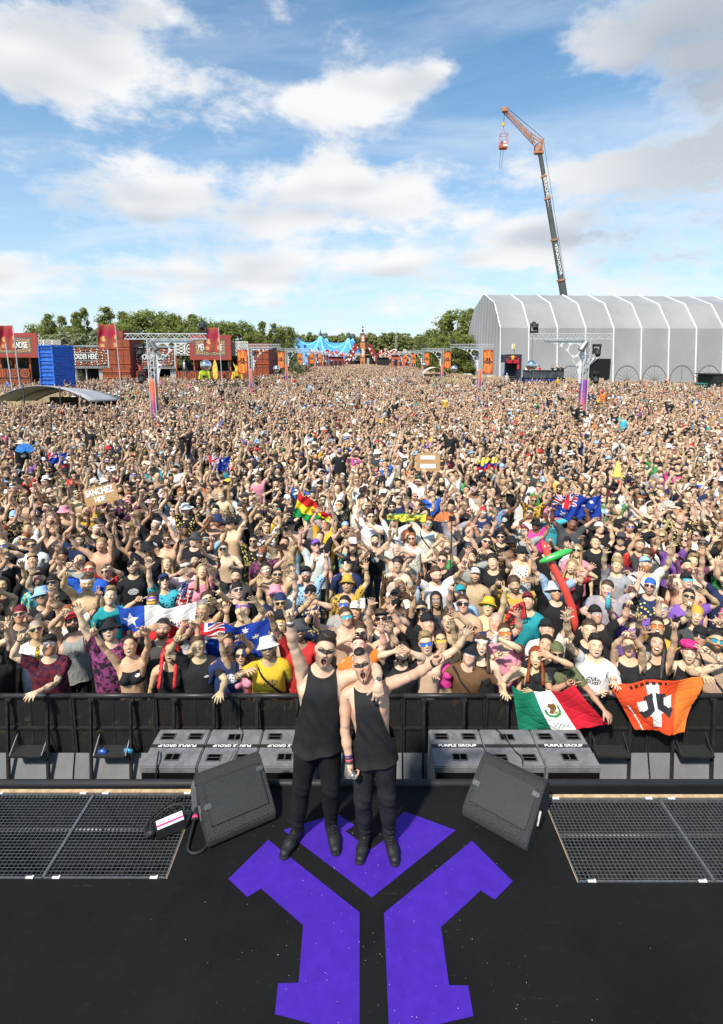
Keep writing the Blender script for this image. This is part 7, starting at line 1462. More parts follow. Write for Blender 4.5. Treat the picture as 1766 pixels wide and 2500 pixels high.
for i, (x0, y0, x1, y1, D, m_, lb) in enumerate(((752, 868, 800, 893, 190, REDM, 'red stall front under the far left truss gates'), (803, 872, 838, 893, 200, REDM, 'red stall front left of the far leaning beam'), (957, 868, 1004, 893, 190, mat('orange red hut', (.48, .10, .05), .7), 'orange red hut under the far right truss gates'), (1004, 874, 1020, 890, 180, mat('sand hut', (.42, .34, .22), .8), 'sand coloured hut right of the orange red hut'), (922, 874, 950, 893, 205, STG, 'dark stall right of the far leaning beam'))):
    c = AT((x0 + x1) / 2, y1, D); r = empty('far_stall', (c.x, D, GZ)); o = Vector((c.x, D, GZ)); mb = MB(); pbox(mb, x0, y0, x1, 905, D, 4, o); mb.build('wall', m_, r); mb = MB(); pbox(mb, x0 - 1, y0 - 1.5, x1 + 1, y0, D - .4, 4.6, o); mb.build('roof', STG, r)
    for k in range(3): xx = x0 + (x1 - x0) * (.1 + .3 * k); mb = MB(); pbox(mb, xx, y0 + 9, xx + (x1 - x0) * .18, y1 + 6, D - .1, .08, o); mb.build('opening', STG, r)
    tag(r, lb, 'stall', 'far stalls')
mb = MB(); p = AT(968, 775, 300); mb2 = MB(); truss(mb2, (0, 0, 0), (0, 0, (p.z - GZ) * .62), .9, 26, .05); r = empty('radio_mast', (p.x, 300, GZ)); mb2.build('lattice', WHM, r); mb.tube([(0, 0, (p.z - GZ) * .6), (0, 0, p.z - GZ)], [.16, .05], 6); mb.build('antenna', WHM, r); tag(r, 'thin pale radio mast rising above the far wood', 'mast')
# ---- white marquee, deck and the big grey tent on the right
mq = empty('white_marquee', (AT(1063, 910, 96).x, 96, GZ)); sgrid('roof', lambda u, v: ((u - .5) * 4.4, v * 4, 2.05 + 1.25 * np.sin(u * np.pi) ** .7), 16, 2, None, mat('cream canvas', (.62, .58, .50), .8), mq, .05); mb = MB(); mb.box((0, 3.9, 1.0), (4.2, .1, 2.0)); mb.box((-2.1, 2, 1), (.1, 4, 2)); mb.box((2.1, 2, 1), (.1, 4, 2)); mb.build('walls', mat('cream canvas', (.62, .58, .50), .8), mq); mb = MB(); mb.box((.6, .6, .9), (1.4, .4, 1.8)); mb.build('rack', STG, mq); tag(mq, 'small cream marquee with rounded roof behind the right reed fence', 'marquee')
TG = mat('grey tent canvas', (.27, .27, .275), .6, 0, .09, .12, .15, .3, 2); TGL = mat('light tent seams', (.72, .72, .73), .5); TX, TY = 27.6, 106.0
tn = empty('grey_tent', (TX, TY, GZ), R(4.2)); PR = [(0, 0), (1.0, 10.9), (5.2, 16.1), (12.2, 18.6), (19.2, 16.1), (23.4, 10.9), (24.4, 0)]; BAY, NB = 5.85, 10
for i in range(NB):
    for k in range(6):
        (y0, z0), (y1, z1) = PR[k], PR[k + 1]; L_ = i * BAY; o = sgrid('roof_panel' if k in (1, 2, 3, 4) else 'wall_panel', lambda u, v: (L_ + u * BAY, y0 + (y1 - y0) * v + 0 * u + np.sin(u * np.pi) * np.sin(v * np.pi) * (.16 if k < 3 else -.16), z0 + (z1 - z0) * v - (.10 * np.sin(u * np.pi) if k in (1, 2, 3, 4) else 0)), 5, 5, None, TG, tn)
for i in range(NB + 1):
    mb = MB(); [mb.bar((i * BAY, y0 - (.10 if k < 3 else -.1), z0 + .05), (i * BAY, y1 - (.10 if k < 3 else -.1), z1 + .05), .17, .20) for k, ((y0, z0), (y1, z1)) in enumerate(zip(PR, PR[1:]))]; mb.build('seam_rib', TGL, tn)
for k in range(12):                                     # pleated gable
    ys = np.linspace(0, 24.4, 13); y0, y1 = ys[k], ys[k + 1]; zt = lambda y: np.interp(y, [p[0] for p in PR], [p[1] for p in PR])
    sgrid('gable_panel', lambda u, v: (.02 - .45 * np.sin(u * np.pi) * (1 - v * .55), y0 + (y1 - y0) * u, v * zt(y0 + (y1 - y0) * u)), 8, 6, None, TG, tn)
for i in range(NB):
    if i in (1, 3): continue
    cx_ = i * BAY + BAY / 2; rr = 2.6; n = 22; PT = [(cx_ + rr * math.cos(t), 3.4 * math.sin(t) if True else 0) for t in np.linspace(0, math.pi, n)]; yw = lambda z: 1.0 * z / 10.9
    mb = MB(); mb.add([(cx_, -.10, 0)] + [(x, yw(z) - .14, z) for x, z in PT], [(0, j + 1, j + 2) for j in range(n - 1)]); d = mb.build('arched_door', mat('door canvas', (.30, .30, .31), .6) if i % 3 else TG, tn); mb = MB(); mb.tube([(x, yw(z) - .16, z) for x, z in PT], .07, 6); mb.bar((cx_, -.16, 0), (cx_, .2, 3.35), .08); mb.build('door_hem', mat('dark hem', (.10, .10, .11), .7), d)
    mb = MB()
    for t in np.linspace(.35, math.pi - .35, 9): mb.bar((cx_ + .1 * math.cos(t), -.12, .5), (cx_ + rr * .9 * math.cos(t), yw(3.0 * math.sin(t)) - .17, 3.0 * math.sin(t)), .05, .03)
    if i % 3: mb.build('door_folds', mat('fold grey', (.20, .205, .22), .7), d)
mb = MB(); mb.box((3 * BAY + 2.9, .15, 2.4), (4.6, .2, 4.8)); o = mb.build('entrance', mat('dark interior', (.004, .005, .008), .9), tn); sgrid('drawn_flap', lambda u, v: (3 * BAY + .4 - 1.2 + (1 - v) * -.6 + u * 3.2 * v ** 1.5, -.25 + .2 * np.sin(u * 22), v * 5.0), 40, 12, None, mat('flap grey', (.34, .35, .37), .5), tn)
tag(tn, 'huge grey polygonal festival tent with pale seam ribs', 'tent')
dk = empty('viewing_deck', (AT(1255, 900, 78).x, 78, GZ)); o_ = Vector((dk.location.x, 78, GZ))
def dbx(name, x0, y0, x1, y1, d, m, dy=0, par=None): mb = MB(); pbox(mb, x0, y0, x1, y1, 78 + dy, d, o_); return mb.build(name, m, par or dk)
BLU = mat('blue trim', (.02, .08, .55), .5); NV = mat('dark navy panel', (.02, .022, .035), .6)
dbx('tower_back', 1232, 865, 1276, 945, .3, NV, 2.5); dbx('tower_head', 1233, 866, 1275, 885, 2.4, NV); dbx('tower_side', 1262, 885, 1276, 945, 2.4, NV); dbx('blue_trim', 1231, 868, 1234, 945, .2, BLU, -.1); dbx('blue_trim', 1266, 926, 1269, 945, .2, BLU, -.1)
for k in range(11): dbx('stair_tread', 1236 + (k > 5), 944 - k * 5.2, 1263, 946 - k * 5.2 + .6, .28, mat('stair tread', (.07, .075, .085), .5), .1 + k * .22)
for x in (1237, 1262):
    mb = MB(); a, b = AT(x, 942, 78) - o_, AT(x, 895, 80) - o_; mb.bar(a, b, .06); mb.build('stair_rail', STEEL, dk)
dbx('deck_floor', 1276, 923, 1379, 927, 4, NV); mb = MB()
for x in np.linspace(1278, 1377, 6): pbox(mb, x - .6, 904, x + .6, 924, 77.8, .06, o_); pbox(mb, x - .8, 927, x + .8, 955, 78.4, .1, o_)
pbox(mb, 1276, 903.5, 1378, 905, 77.8, .06, o_); mb.build('deck_railing', STG, dk); dbx('railing_mesh', 1277, 905, 1377, 923, .03, mat('railing mesh', (.05, .055, .065), .6, 0, .4, 1.5), -.1); dbx('blue_trim', 1279, 927, 1368, 928.6, .1, BLU, -.12); dbx('blue_trim', 1366, 928, 1368.5, 945, .1, BLU, -.12); dbx('pole', 1272.5, 866, 1276.5, 945, .3, WHM, -.5)
RB = mat('red lettering', (.65, .03, .05), .5); YB_ = mat('yellow disc', (.80, .50, .05), .5); zl = AT(1252, 881.5, 77.9) - o_; text('Red Bull', 'lettering', 1.0, RB, Matrix.Translation((zl.x, -.12, zl.z)) @ Matrix.Rotation(math.pi / 2, 4, 'X'), dk, .03, 1.75, .02)
zl = AT(1252, 873, 77.9) - o_; mb = MB(); mb.tube([(zl.x, -.12, zl.z), (zl.x, -.20, zl.z)], .30, 14); mb.build('yellow_disc', YB_, dk)
for s_ in (-1, 1): mb = MB(); mb.prism([(0.05, -.20), (.25, -.02), (.55, .06), (.62, .20), (.48, .10), (.30, .16), (.12, .06)], 0, .05, Matrix.Translation((zl.x, -.22, zl.z)) @ Matrix.Rotation(math.pi / 2, 4, 'X') @ Matrix.Diagonal((s_, 1, 1, 1))); mb.build('red_emblem', RB, dk)
dbx('sign_post', 1255, 852, 1256.4, 866, .1, STG, .5); dbx('top_sign', 1252, 839, 1258, 852, .12, mat('yellow black sign', (.60, .45, .12), .6, 0, .5, 3), .5); dbx('top_sign_white', 1250, 840, 1252.5, 851, .12, WHITEP, .5); dbx('fire_point', 1263, 890, 1268, 901, .1, RB, -.12)
tag(dk, 'dark stair tower and raised viewing deck in front of the grey tent', 'viewing deck')
DZ = (AT(1300, 923, 78).z)
for i, (x, c, up, lb) in enumerate(((1286, 'white', 0, 'white shirt leaning at the left end'), (1292, 'beige', 0, 'beige shirt behind the mirror ball'), (1317, 'red', 0, 'red shirt alone at the middle'), (1348, 'black', 0, 'black shirt, third from the right'), (1362, 'black', 1, 'black shirt waving one arm, second from the right'), (1372, 'black', 1, 'black shirt waving at the right end'))):
    p = AT(x, 915, 78.6); person(dict(at=(p.x, 78.6), gz=DZ, lod=1, top=('tee', c, 0), hair='short', hc='dark', hat=('straw', 'black') if i == 2 else None, pose={'handR': (-.25, -.1, 1.95)} if up else {'handL': (.15, -.35, 1.05), 'handR': (-.15, -.35, 1.05)}, label='person on the viewing deck in ' + lb, group='people on the viewing deck'))
p = AT(1238, 915, 77.4); person(dict(at=(p.x, 77.4), gz=GZ + 1.0, lod=1, top=('long', 'beige', 0), pants='beige', hat=('cap', 'white'), label='person in beige clothing and white cap on the deck stairs', group='people on the viewing deck'))
# right edge things
for x0, y0, x1, y1, D, d, m_, nm, lb, ct in ((1737, 915, 1790, 962, 62, 3, STG, 'loudspeaker_tower', 'black loudspeaker tower at the right picture edge', 'speaker tower'), (1697, 921, 1738, 958, 66, .2, mat('plywood wall', (.33, .24, .14), .8), 'plywood_wall', 'brown plywood wall left of the black loudspeaker tower', 'wall'), (1711, 938, 1733, 962, 63, 1.0, mat('teal kiosk', (.03, .22, .18), .6), 'kiosk', 'small teal kiosk in front of the plywood wall', 'kiosk'), (1136, 915, 1152, 926, 100, 1.5, mat('green skip', (.04, .20, .07), .6), 'waste_container', 'green waste container with white lid behind the right reed fence', 'container'), (1176, 920, 1212, 935, 98, 2, CURT, 'white_cabinet', 'row of white cabinets at the foot of the grey tent gable', 'cabinet')):
    c = AT((x0 + x1) / 2, y1, D); r = empty(nm, (c.x, D, GZ)); o = Vector((c.x, D, GZ)); mb = MB(); pbox(mb, x0, y0, x1, y1 + 25, D, d, o); mb.build('body', m_, r); mb = MB(); pbox(mb, x0 - .7, y0 - 2, x1 + .7, y0, D - .1, d + .2, o); mb.build('lid', CURT if nm in ('waste_container', 'white_cabinet') else m_, r)
    mb = MB(); pbox(mb, x0 + (x1 - x0) * .2, y0 + (y1 - y0) * .25, x0 + (x1 - x0) * .8, y0 + (y1 - y0) * .45, D - .06, .05, o); mb.build('panel', STG if m_ is not STG else GRILLE, r); tag(r, lb, ct)
# ---- crane
CD = 150; SPX = CD / 1291; a, b = AT(1379, 735, CD), AT(1319, 376, CD); base = a + (a - b) * ((a.z - GZ - 3) / (b.z - a.z)); cr = empty('mobile_crane', (base.x, CD, GZ)); o_ = Vector((base.x, CD, GZ)); BG = mat('dark boom paint', (.075, .085, .085), .4, 0, .15, .4); OG = mat('crane orange', (.42, .18, .08), .5, 0, .25, 1)
tt = [0.0] + [float(((AT(1300, y, CD)).z - base.z) / (b.z - base.z)) for y in (684, 586, 485, 431)] + [1.0]; W_ = [.95, .80, .72, .64, .56]
for k in range(5):
    mb = MB(); p, q = base.lerp(b, tt[k]) - o_, base.lerp(b, tt[k + 1]) - o_; mb.tube([p, q], [W_[k], W_[k]], 12); o = mb.build('boom_section', BG, cr, smooth=False)
    if k: mb = MB(); d = (q - p).normalized(); mb.tube([p - d * .25, p + d * .25], W_[k - 1] * 1.25, 12); mb.build('collar', OG, o)
    if k in (1, 3):
        m_ = (p * .30 + q * .70); ang = math.atan2(q.z - p.z, q.x - p.x); text('VERSCHOOR', 'lettering', 1.0, WHITEP, Matrix.Translation(m_ + Vector((.35, -W_[k] * 1.0, -2))) @ Matrix.Rotation(math.pi / 2, 4, 'X') @ Matrix.Rotation(ang + math.pi, 4, 'Z'), o, .02, 8.5, .02)
mb = MB(); mb.box((0, 1, 2.0), (3.0, 9, 2.2)); mb.box((0, -2, 3.6), (2.2, 3, 1.6)); mb.build('carrier', OG, cr)
for y in (-2.6, -.8, 2.6, 4.4):
    for s_ in (-1, 1): mb = MB(); mb.tube([(s_ * 1.2, y, .8), (s_ * 1.6, y, .8)], .8, 14); mb.build('wheel', RUBBER, cr)
J = lambda x, y: AT(x, y, CD) - o_
mb = MB(); K = [J(1308, 370), J(1324, 372), J(1310, 352), J(1326, 340), J(1330, 337), J(1322, 360)]
for p, q in ((K[0], K[1]), (K[0], K[2]), (K[1], K[5]), (K[2], K[3]), (K[3], K[4]), (K[1], K[3]), (K[2], K[5]), (K[0], K[5])): mb.bar(p, q, .26); mb.bar(p + Vector((0, 1.2, 0)), q + Vector((0, 1.2, 0)), .26)
mb.box(J(1316, 373), (2.2, 1.6, .6)); mb.build('boom_head', OG, cr)
mb = MB(); A1, A2, B1, B2 = J(1310, 353), J(1318, 340), J(1231, 272), J(1236, 266)
for dy_ in (0, 1.3): mb.bar(A1 + Vector((0, dy_, 0)), B1 + Vector((0, dy_ * .6, 0)), .15); mb.bar(J(1296, 325) + Vector((0, dy_, 0)), B2 + Vector((0, dy_ * .6, 0)), .15); mb.bar(J(1296, 325) + Vector((0, dy_, 0)), J(1324, 342) + Vector((0, dy_, 0)), .2); mb.bar(J(1296, 325) + Vector((0, dy_, 0)), J(1309, 354) + Vector((0, dy_, 0)), .2)
for k in range(16):
    t, t2 = k / 16, (k + 1) / 16; p1, p2 = A1.lerp(B1, .15 + .85 * t), J(1296, 325).lerp(B2, t2); p3 = J(1296, 325).lerp(B2, t); mb.bar(p1, p2, .07); mb.bar(p1, p3, .07); mb.bar(p1 + Vector((0, 1, 0)), p2 + Vector((0, 1, 0)), .10)
mb.build('lattice_jib', OG, cr); mb = MB(); mb.box(J(1233, 268), (1.4, 1.2, 1.0)); mb.build('jib_head', OG, cr)
mb = MB(); mb.bar(J(1238, 263), J(1327, 338), .09); mb.bar(J(1327, 340), J(1387, 730), .08); mb.bar(J(1232, 272), J(1230, 302), .10); mb.build('hoist_rope', STG, cr); mb = MB(); mb.tube([J(1230, 300), J(1230, 308)], [.42, .3], 8); mb.build('hook_block', YB_, cr)
tag(cr, 'tall mobile crane with dark boom and orange lattice jib behind the grey tent', 'crane')
bk = empty('crane_basket', AT(1229, 363, CD)); o_ = Vector(bk.location); K0, K1 = (-.95, .95), (-.9, .9); mb = MB(); mb.box((0, 0, .5), (2.0, 1.8, 1.0)); mb.build('tub', mat('basket red', (.50, .10, .05), .6), bk); mb = MB(); mb.box((.3, -.92, .55), (1.1, .04, .5)); mb.build('white_sign', WHITEP, bk); mb = MB()
for x in K0:
    for y in K1: mb.bar((x, y, 1), (x, y, 3.4), .09); mb.bar((x, y, 3.4), AT(1230, 316, CD) - o_, .05)
for y in K1: mb.bar((-.95, y, 3.4), (.95, y, 3.4), .09); mb.bar((-.95, y, 1.7), (.95, y, 1.7), .06)
for x in K0: mb.bar((x, -.9, 3.4), (x, .9, 3.4), .09)
mb.bar(AT(1230, 306, CD) - o_, AT(1230, 316, CD) - o_, .1); mb.build('cage', mat('basket red', (.50, .10, .05), .6), bk); mb = MB(); mb.tube([(-.6, 0, 0), (-.75, 0, -2.2), (-.8, 0, -4.6), (-.55, 0, -5.0), (-.3, 0, -4.5), (-.1, 0, -2), (.1, 0, 0)], .05, 5); mb.build('rope_loop', STG, bk, smooth=True); tag(bk, 'red work basket hanging from the crane jib', 'crane basket')
for i, (x, c) in enumerate(((-.45, 'black'), (.40, 'white'))): person(dict(at=(o_.x + x, CD), gz=o_.z + .35, lod=1, top=('tee', c, 0), hair='short', hc='dark', pose={'handL': (.1, -.4, 1.2), 'handR': (-.1, -.4, 1.2)}, label='person in %s shirt standing in the hanging crane basket' % c, group='people in the crane basket'))
# ---------------------------------------------------------------- flags, signs and toys held up in the crowd
def star(x, y, n, r1, r2, rot=math.pi / 2):
    P_ = [((r1 if k % 2 == 0 else r2) * math.cos(rot + k * math.pi / n), (r1 if k % 2 == 0 else r2) * math.sin(rot + k * math.pi / n)) for k in range(2 * n)]; return inpoly(x, y, P_)
FR, FW, FB = (.55, .02, .03), (.74, .73, .71), (.012, .04, .26)
def jack(u, v, c):                                  # union canton in the unit square
    a, b = u - .5, v - .5; d1, d2 = np.abs(a - b) / 1.41, np.abs(a + b) / 1.41; c = C3((d1 < .10) | (d2 < .10), FW, c); c = C3((d1 < .036) | (d2 < .036), FR, c); c = C3((np.abs(a) < .15) | (np.abs(b) < .17), FW, c); return C3((np.abs(a) < .085) | (np.abs(b) < .10), FR, c)
def f_chile(u, v):
    c = C3(v < .5, (.60, .03, .035), np.broadcast_to(np.array(FW), (len(u), 3))); c = C3((v >= .5) & (u < .34), (.02, .07, .38), c); c = C3(star((u - .17) * 1.5, v - .75, 5, .16, .065), FW, c); return C3((v > .55) & (v < .62) & (u > .62) & (u < .85) & (np.sin(u * 160) + np.sin(u * 93) > .4), DK, c)
def f_aus(u, v):
    c = np.broadcast_to(np.array(FB), (len(u), 3)); k = (u < .5) & (v > .5); j_ = jack(u * 2, v * 2 - 1, c); c = np.where(k[:, None], j_, c); c = C3(star((u - .25) * 2, v - .25, 7, .16, .07), FW, c)
    for x, y, r in ((.75, .83, .09), (.75, .17, .09), (.64, .55, .09), (.87, .62, .09), (.80, .46, .05)): c = C3(star((u - x) * 2, v - y, 7, r, r * .45), FW, c)
    return c
def f_mex(u, v):
    c = np.broadcast_to(np.array(FW), (len(u), 3)); c = C3(u < .36, (.01, .16, .09), c); c = C3(u > .64, (.50, .015, .03), c); x, y = (u - .5) * 1.75, v - .54; r = np.hypot(x, y); c = C3((r > .13) & (r < .18) & (y < .06), (.03, .20, .06), c); c = C3(inpoly(x, y, [(-.10, -.06), (-.03, .02), (-.08, .10), (-.01, .15), (.05, .11), (.10, .14), (.12, .02), (.05, -.04), (.02, -.10), (-.04, -.10)]), (.16, .08, .03), c); c = C3(inpoly(x, y, [(-.02, -.12), (.10, -.10), (.12, -.05), (.0, -.06)]), (.55, .30, .05), c); c = C3((np.hypot(x - .05, y + .08) < .03), (.05, .30, .42), c)
    return C3((v < .26) & (v > .12) & (u > .42) & (u < .62) & (np.sin(u * 170 + v * 60) * np.sin(v * 140 + u * 40) > .35), (.03, .03, .05), c)
def f_orange(u, v):
    c = np.broadcast_to(np.array((.70, .07, .022)), (len(u), 3)); c = C3(u > .74, (.72, .17, .03), c); a, b = (u - .46) * 1.55, v - .52; c = C3(((np.abs(a) < .11) & (np.abs(b) < .40)) | ((np.abs(b) < .13) & (np.abs(a) < .36)), FW, c); c = C3(inpoly(a * 3.0, b * 2.9 + .17, LOGO[1]) | inpoly(a * 3.0, b * 2.9 + .17, LOGO[2]), (.03, .03, .035), c); c = C3((v < .62 - u * .5) & (u < .055 + .12 * (1 - v)) & (u > .03 + .12 * (1 - v)), FW, c)
    return C3((v > .90) & (v < .965) & (u > .18) & (u < .62) & (np.sin(u * 95) > -.2), (.05, .015, .01), c)
f_bol = lambda u, v: C3(v < .333, (.015, .20, .05), C3(v > .667, (.50, .02, .02), C3(np.hypot((u - .5) * 1.6, v - .5) < .10, (.30, .12, .03), np.broadcast_to(np.array((.78, .56, .03)), (len(u), 3)))))
f_col = lambda u, v: C3(v < .28, (.5, .02, .03), C3(v < .5, (.02, .06, .36), np.broadcast_to(np.array((.78, .56, .10)), (len(u), 3))))
f_us = lambda u, v: np.where(((u < .5) & (v > .45))[:, None], np.where((np.sin(u * 60) * np.sin(v * 60) > .5)[:, None], FW, (.02, .04, .22)), np.where((np.modf(v * 6.5)[0] > .5)[:, None], FW, (.50, .02, .03)))
f_scarf = lambda u, v: C3((np.abs(v - .5) > .36), (.02, .22, .08), C3((np.abs(v - .5) < .22) & (np.modf(u * 9)[0] > .3) & (np.sin(u * 130) * np.sin(v * 24) > -.1) & (u > .08) & (u < .92), (.02, .20, .08), np.broadcast_to(np.array((.80, .58, .05)), (len(u), 3))))
def cloth(name, q, D, col, label, cat='flag', nu=70, nv=46, amp=.05, wv=(5, 2), sag=0.0, grp='flags in the crowd'):
    """q: pixel corners TL, TR, BR, BL; D: distance of each corner (or one)"""
    Ds = D if isinstance(D, (list, tuple)) else [D] * 4; TL_, TR_, BR_, BL_ = (np.array(AT(x, y, d)) for (x, y), d in zip(q, Ds))
    def fn(u, v):
        P_ = (TL_[:, None, None] * ((1 - u) * v) + TR_[:, None, None] * (u * v) + BR_[:, None, None] * (u * (1 - v)) + BL_[:, None, None] * ((1 - u) * (1 - v)))
        w = np.sin(u * wv[0] * 2.2 + v * wv[1] * 1.7) * amp + np.sin(u * wv[0] * 5 - v * 6 + 1) * amp * .35 + (1 - np.abs(np.sin(u * 13 + v * 9 + 2 * np.sin(v * 4)))) ** 3 * amp * .22 + (1 - np.abs(np.sin(u * 9 - v * 14))) ** 4 * amp * .15; return P_[0] + w * .15, P_[1] + w, P_[2] - sag * np.sin(u * np.pi) * v + .3 * w
    o = sgrid(name, fn, nu, nv, col, FLAGM, None, .004); return tag(o, label, cat, grp)
cloth('flag', ((285, 1478), (477, 1476), (474, 1560), (308, 1610)), 6.62, f_chile, 'white and red flag with white star on blue corner, held behind the front row', amp=.035, sag=.03, nu=140, nv=90)
cloth('flag', ((432, 1520), (657, 1517), (650, 1600), (446, 1602)), 6.42, f_aus, 'blue flag with union corner and white stars held over the front row', amp=.04, sag=.04, nu=150, nv=90)
cloth('flag', ((446, 1418), (472, 1440), (462, 1500), (428, 1478)), 7.5, f_us, 'small folded stars and stripes flag held upright', amp=.03, nu=30, nv=30)
cloth('flag', ((1250, 1674), (1402, 1670), (1488, 1776), (1268, 1788)), [5.74, 5.74, 5.66, 5.70], f_mex, 'green, white and red flag with eagle emblem hung over the barrier', amp=.028, wv=(4, 2), sag=.11, nu=110, nv=70)
cloth('flag', ((1488, 1668), (1720, 1645), (1672, 1790), (1552, 1786)), [5.74, 5.74, 5.66, 5.70], f_orange, 'orange flag with white cross and black emblem hung over the barrier', amp=.03, wv=(3, 3), sag=.05, nu=120, nv=80)
DF = lambda x, y, h=2.05: G(x, y, GZ + h).y
cloth('flag', ((731, 1198), (808, 1262), (806, 1274), (714, 1266)), DF(760, 1240), f_bol, 'red, yellow and green striped flag on a stick', amp=.06, nu=50, nv=36)
cloth('flag', ((1360, 1206), (1472, 1214), (1462, 1272), (1342, 1266)), DF(1410, 1240), f_aus, 'blue flag with union corner held high in the right of the crowd', amp=.07, nu=60, nv=40)
cloth('flag', ((112, 1104), (158, 1108), (160, 1134), (112, 1130)), DF(130, 1120), f_aus, 'blue starry flag near the left picture edge, far back', amp=.08, nu=50, nv=30); cloth('flag', ((498, 1112), (560, 1118), (556, 1150), (520, 1152)), DF(530, 1130), f_aus, 'blue flag with white pattern left of centre, far back', amp=.1, nu=50, nv=30); cloth('flag', ((1165, 1122), (1216, 1116), (1210, 1140), (1166, 1152)), DF(1190, 1135), f_col, 'yellow, blue and red flag right of the cardboard box', amp=.08, nu=40, nv=30)
cloth('scarf', ((944, 1255), (1040, 1255), (1040, 1275), (946, 1272)), DF(990, 1265, 2.0), f_scarf, 'yellow and green lettered scarf stretched overhead', 'scarf', 90, 16, .03, grp='scarves')
# cardboard signs
CARD = mat('cardboard', (.40, .24, .11), .85, 0, .10, 6)
def card(cx_, cy, w, h, rot, label, words=(), bars=(), hh=2.15):
    D = DF(cx_, cy, hh); k = D * 1.02 / 1291; p = AT(cx_, cy, D); r = empty('cardboard_sign', p); r.rotation_euler = (R(-8), R(-rot), 0); mb = MB(); mb.box((0, 0, 0), (w * k, .012, h * k)); mb.build('card', CARD, r)
    for t, dx, dz, sz, wd in words: text(t, 'lettering', sz * k, WHITEP, Matrix.Translation((dx * k, -.010, dz * k)) @ Matrix.Rotation(math.pi / 2, 4, 'X'), r, .003, wd * k, .006)
    for dx, dz, bw, bh in bars: mb = MB(); mb.box((dx * k, -.010, dz * k), (bw * k, .006, bh * k)); mb.build('paper_strip', WHITEP, r)
    tag(r, label, 'sign', 'cardboard signs'); return r
card(247, 1208, 84, 44, 14, 'brown cardboard sign with white lettering held up on the left', (('SANCHEZ', -2, 9, 22, 72), ('HDF', -4, -10, 17, 27))); card(1046, 1128, 58, 44, 0, 'brown cardboard box lid with two white strips right of centre', (), ((-1, 11, 36, 9), (-1, -10, 38, 10)))
def fan(cx_, cy, rpx, a0, a1, col, label, hh=2.1, words=None, D=None):
    D = D or DF(cx_, cy, hh); k = D * 1.02 / 1291; r = empty('hand_fan', AT(cx_, cy, D)); n = 14
    for i in range(n):
        t0, t1 = R(a0 + (a1 - a0) * i / n), R(a0 + (a1 - a0) * (i + .96) / n); mb = MB(); z = .012 * (i % 2); ri, ro = rpx * .25 * k, rpx * k; mb.add([(ri * math.cos(t0), z, ri * math.sin(t0)), (ro * math.cos(t0), z, ro * math.sin(t0)), (ro * math.cos(t1), .012 - z, ro * math.sin(t1)), (ri * math.cos(t1), .012 - z, ri * math.sin(t1))], [(0, 1, 2, 3)]); mb.build('fan_blade', mat(label[:12], col, .7, 0, .2, 8), r)
    mb = MB()
    for t in (a0, a1): mb.bar((0, 0, 0), (rpx * k * math.cos(R(t)), 0, rpx * k * math.sin(R(t))), .012)
    mb.build('guard', BLACKM, r)
    if words: m_ = R((a0 + a1) / 2); text(words, 'lettering', rpx * .3 * k, mat('black print', (.02, .02, .02), .6), Matrix.Translation((rpx * .72 * k * math.cos(m_), -.012, rpx * .72 * k * math.sin(m_))) @ Matrix.Rotation(math.pi / 2, 4, 'X') @ Matrix.Rotation(m_ - math.pi / 2, 4, 'Z'), r, .001, rpx * 1.0 * k, .003)
    tag(r, label, 'hand fan', 'hand fans')
fan(1086, 1276, 28, 15, 170, (.70, .22, .08), 'orange hand fan opened above heads right of centre'); fan(62, 1108, 26, 20, 165, (.03, .20, .60), 'blue hand fan opened near the left picture edge'); fan(1288, 1520, 58, 100, 190, (.50, .03, .04), 'red lettered hand fan held near the front right', words='NORMALE', D=6.55); fan(1630, 1240, 20, 0, 180, (.62, .58, .50), 'cream hand fan near the right picture edge'); fan(1138, 1266, 14, 10, 170, (.03, .02, .02), 'small black hand fan right of the orange fan')
# inflatable sword
sw = empty('inflatable_sword', AT(1360, 1420, 7.55)); o_ = Vector(sw.location); mb = MB(); SP = [(1326, 1322), (1333, 1340), (1345, 1372), (1362, 1405), (1380, 1440), (1395, 1480), (1403, 1515), (1406, 1545)]; mb.tube([AT(x, y, 7.6 - i * .04) - o_ for i, (x, y) in enumerate(SP)], [.03, .052, .056, .058, .06, .06, .056, .04], 12); mb.build('blade', mat('red inflatable plastic', (.62, .07, .05), .25, 0, .1, 4, 0, .6), sw, smooth=True)
mb = MB(); mb.tube([AT(x, y, 7.45) - o_ for x, y in ((1318, 1372), (1335, 1366), (1358, 1357), (1380, 1348), (1397, 1343))], [.02, .05, .055, .05, .02], 10); mb.build('guard', mat('green inflatable plastic', (.05, .40, .08), .25, 0, .1, 4, 0, .6), sw, smooth=True); tag(sw, 'long red inflatable sword with green guard', 'inflatable toy')
p = AT(1508, 1150, DF(1508, 1150, 2.1)); r = empty('traffic_cone', p); mb = MB(); mb.lathe([(.12, -.12), (.11, -.10), (.025, .28), (.001, .29)], 14); mb.build('cone', mat('yellow cone', (.78, .50, .10), .6), r, smooth=True); mb = MB(); mb.box((0, 0, -.13), (.30, .30, .025)); mb.build('cone_base', mat('yellow cone', (.78, .50, .10), .6), r); tag(r, 'yellow traffic cone held above heads at right', 'cone')
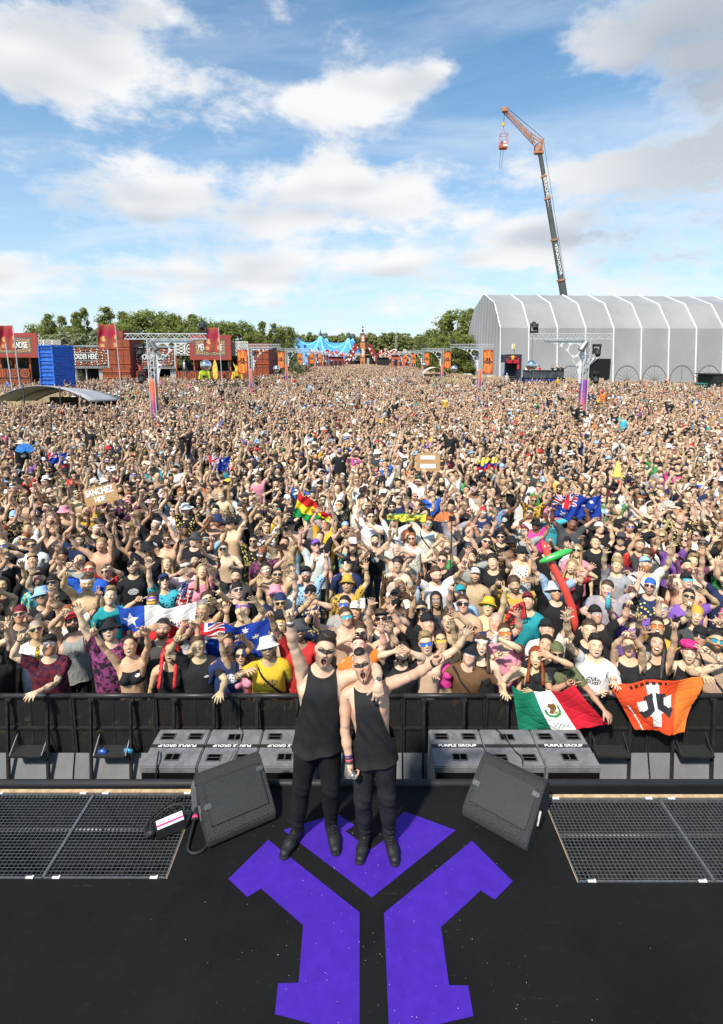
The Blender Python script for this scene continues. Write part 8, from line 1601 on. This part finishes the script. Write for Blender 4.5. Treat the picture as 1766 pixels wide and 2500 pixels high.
D = DF(1100, 1275, 2.2); a, b = AT(1104, 1272, D), AT(1100, 1400, D - 1.2); r = empty('selfie_stick', b); mb = MB(); mb.tube([(0, 0, 0), a - b], .011, 7); mb.build('stick', BLACKM, r); mb = MB(); mb.box(a - b + Vector((0, 0, .05)), (.11, .05, .09)); mb.build('camera', BLACKM, r); tag(r, 'black selfie stick with small camera rising above the crowd', 'selfie stick')
cone = None
# drinks and phones in raised hands
def held(sp, S, kind, label, c=(.5, .5, .5)):
    Mh = sp['Mw'] @ sp['M']['hand' + S]; sg = 1 if S == 'L' else -1; p = Mh @ Vector((sg * .79, -.035, AZ)); r = empty(kind, p); m_ = mat(label[:14], c, .25, 0, .1)
    if kind == 'phone': mb = MB(); mb.box((0, -.01, .03), (.075, .009, .15)); mb.build('case', m_, r, bevel=.003); mb = MB(); mb.box((0, .0, .03), (.066, .012, .138)); mb.build('screen', RUBBER, r)
    elif kind == 'cup': mb = MB(); mb.lathe([(.030, -.06), (.040, .07)], 12); mb.build('cup_wall', mat('clear plastic', (.62, .60, .55), .2), r, smooth=True); mb = MB(); mb.lathe([(.001, .03), (.037, .03)], 12); mb.build('drink', mat('beer', (.55, .30, .05), .3), r)
    else: mb = MB(); mb.lathe([(.001, -.10), (.033, -.10), (.034, .06), (.018, .095), (.014, .10), (.014, .12)], 12); mb.build('bottle_body', m_, r, smooth=True); mb = MB(); mb.lathe([(.016, .12), (.016, .14), (.001, .14)], 10); mb.build('cap', mat('blue cap', (.03, .2, .6), .4), r)
    tag(r, label, kind, 'things held in raised hands')
by = {}
for sp in PEOPLE: by.setdefault(tuple(sp.get('face', ())), sp)
held(by[(838, 1480)], 'L', 'phone', 'white phone held up behind the taller performer', (.7, .7, .7)); held(by[(602, 1326)] if (602, 1326) in by else by[(650, 1394)], 'L', 'bottle', 'clear water bottle with blue cap held left of the taller performer', (.35, .5, .6)) ; held(by[(1235, 1550)], 'L', 'cup', 'plastic cup held by the person in pink t-shirt', (.5, .4, .3))
held(by[(1539, 1497)], 'R', 'bottle', 'turquoise bottle held up right of the inflatable sword', (.08, .42, .55)); held(by[(1060, 1468)] if (1060, 1468) in by else by[(1028, 1492)], 'R', 'bottle', 'clear bottle held up above the shouting front row, right of centre', (.30, .36, .42))
label_people()
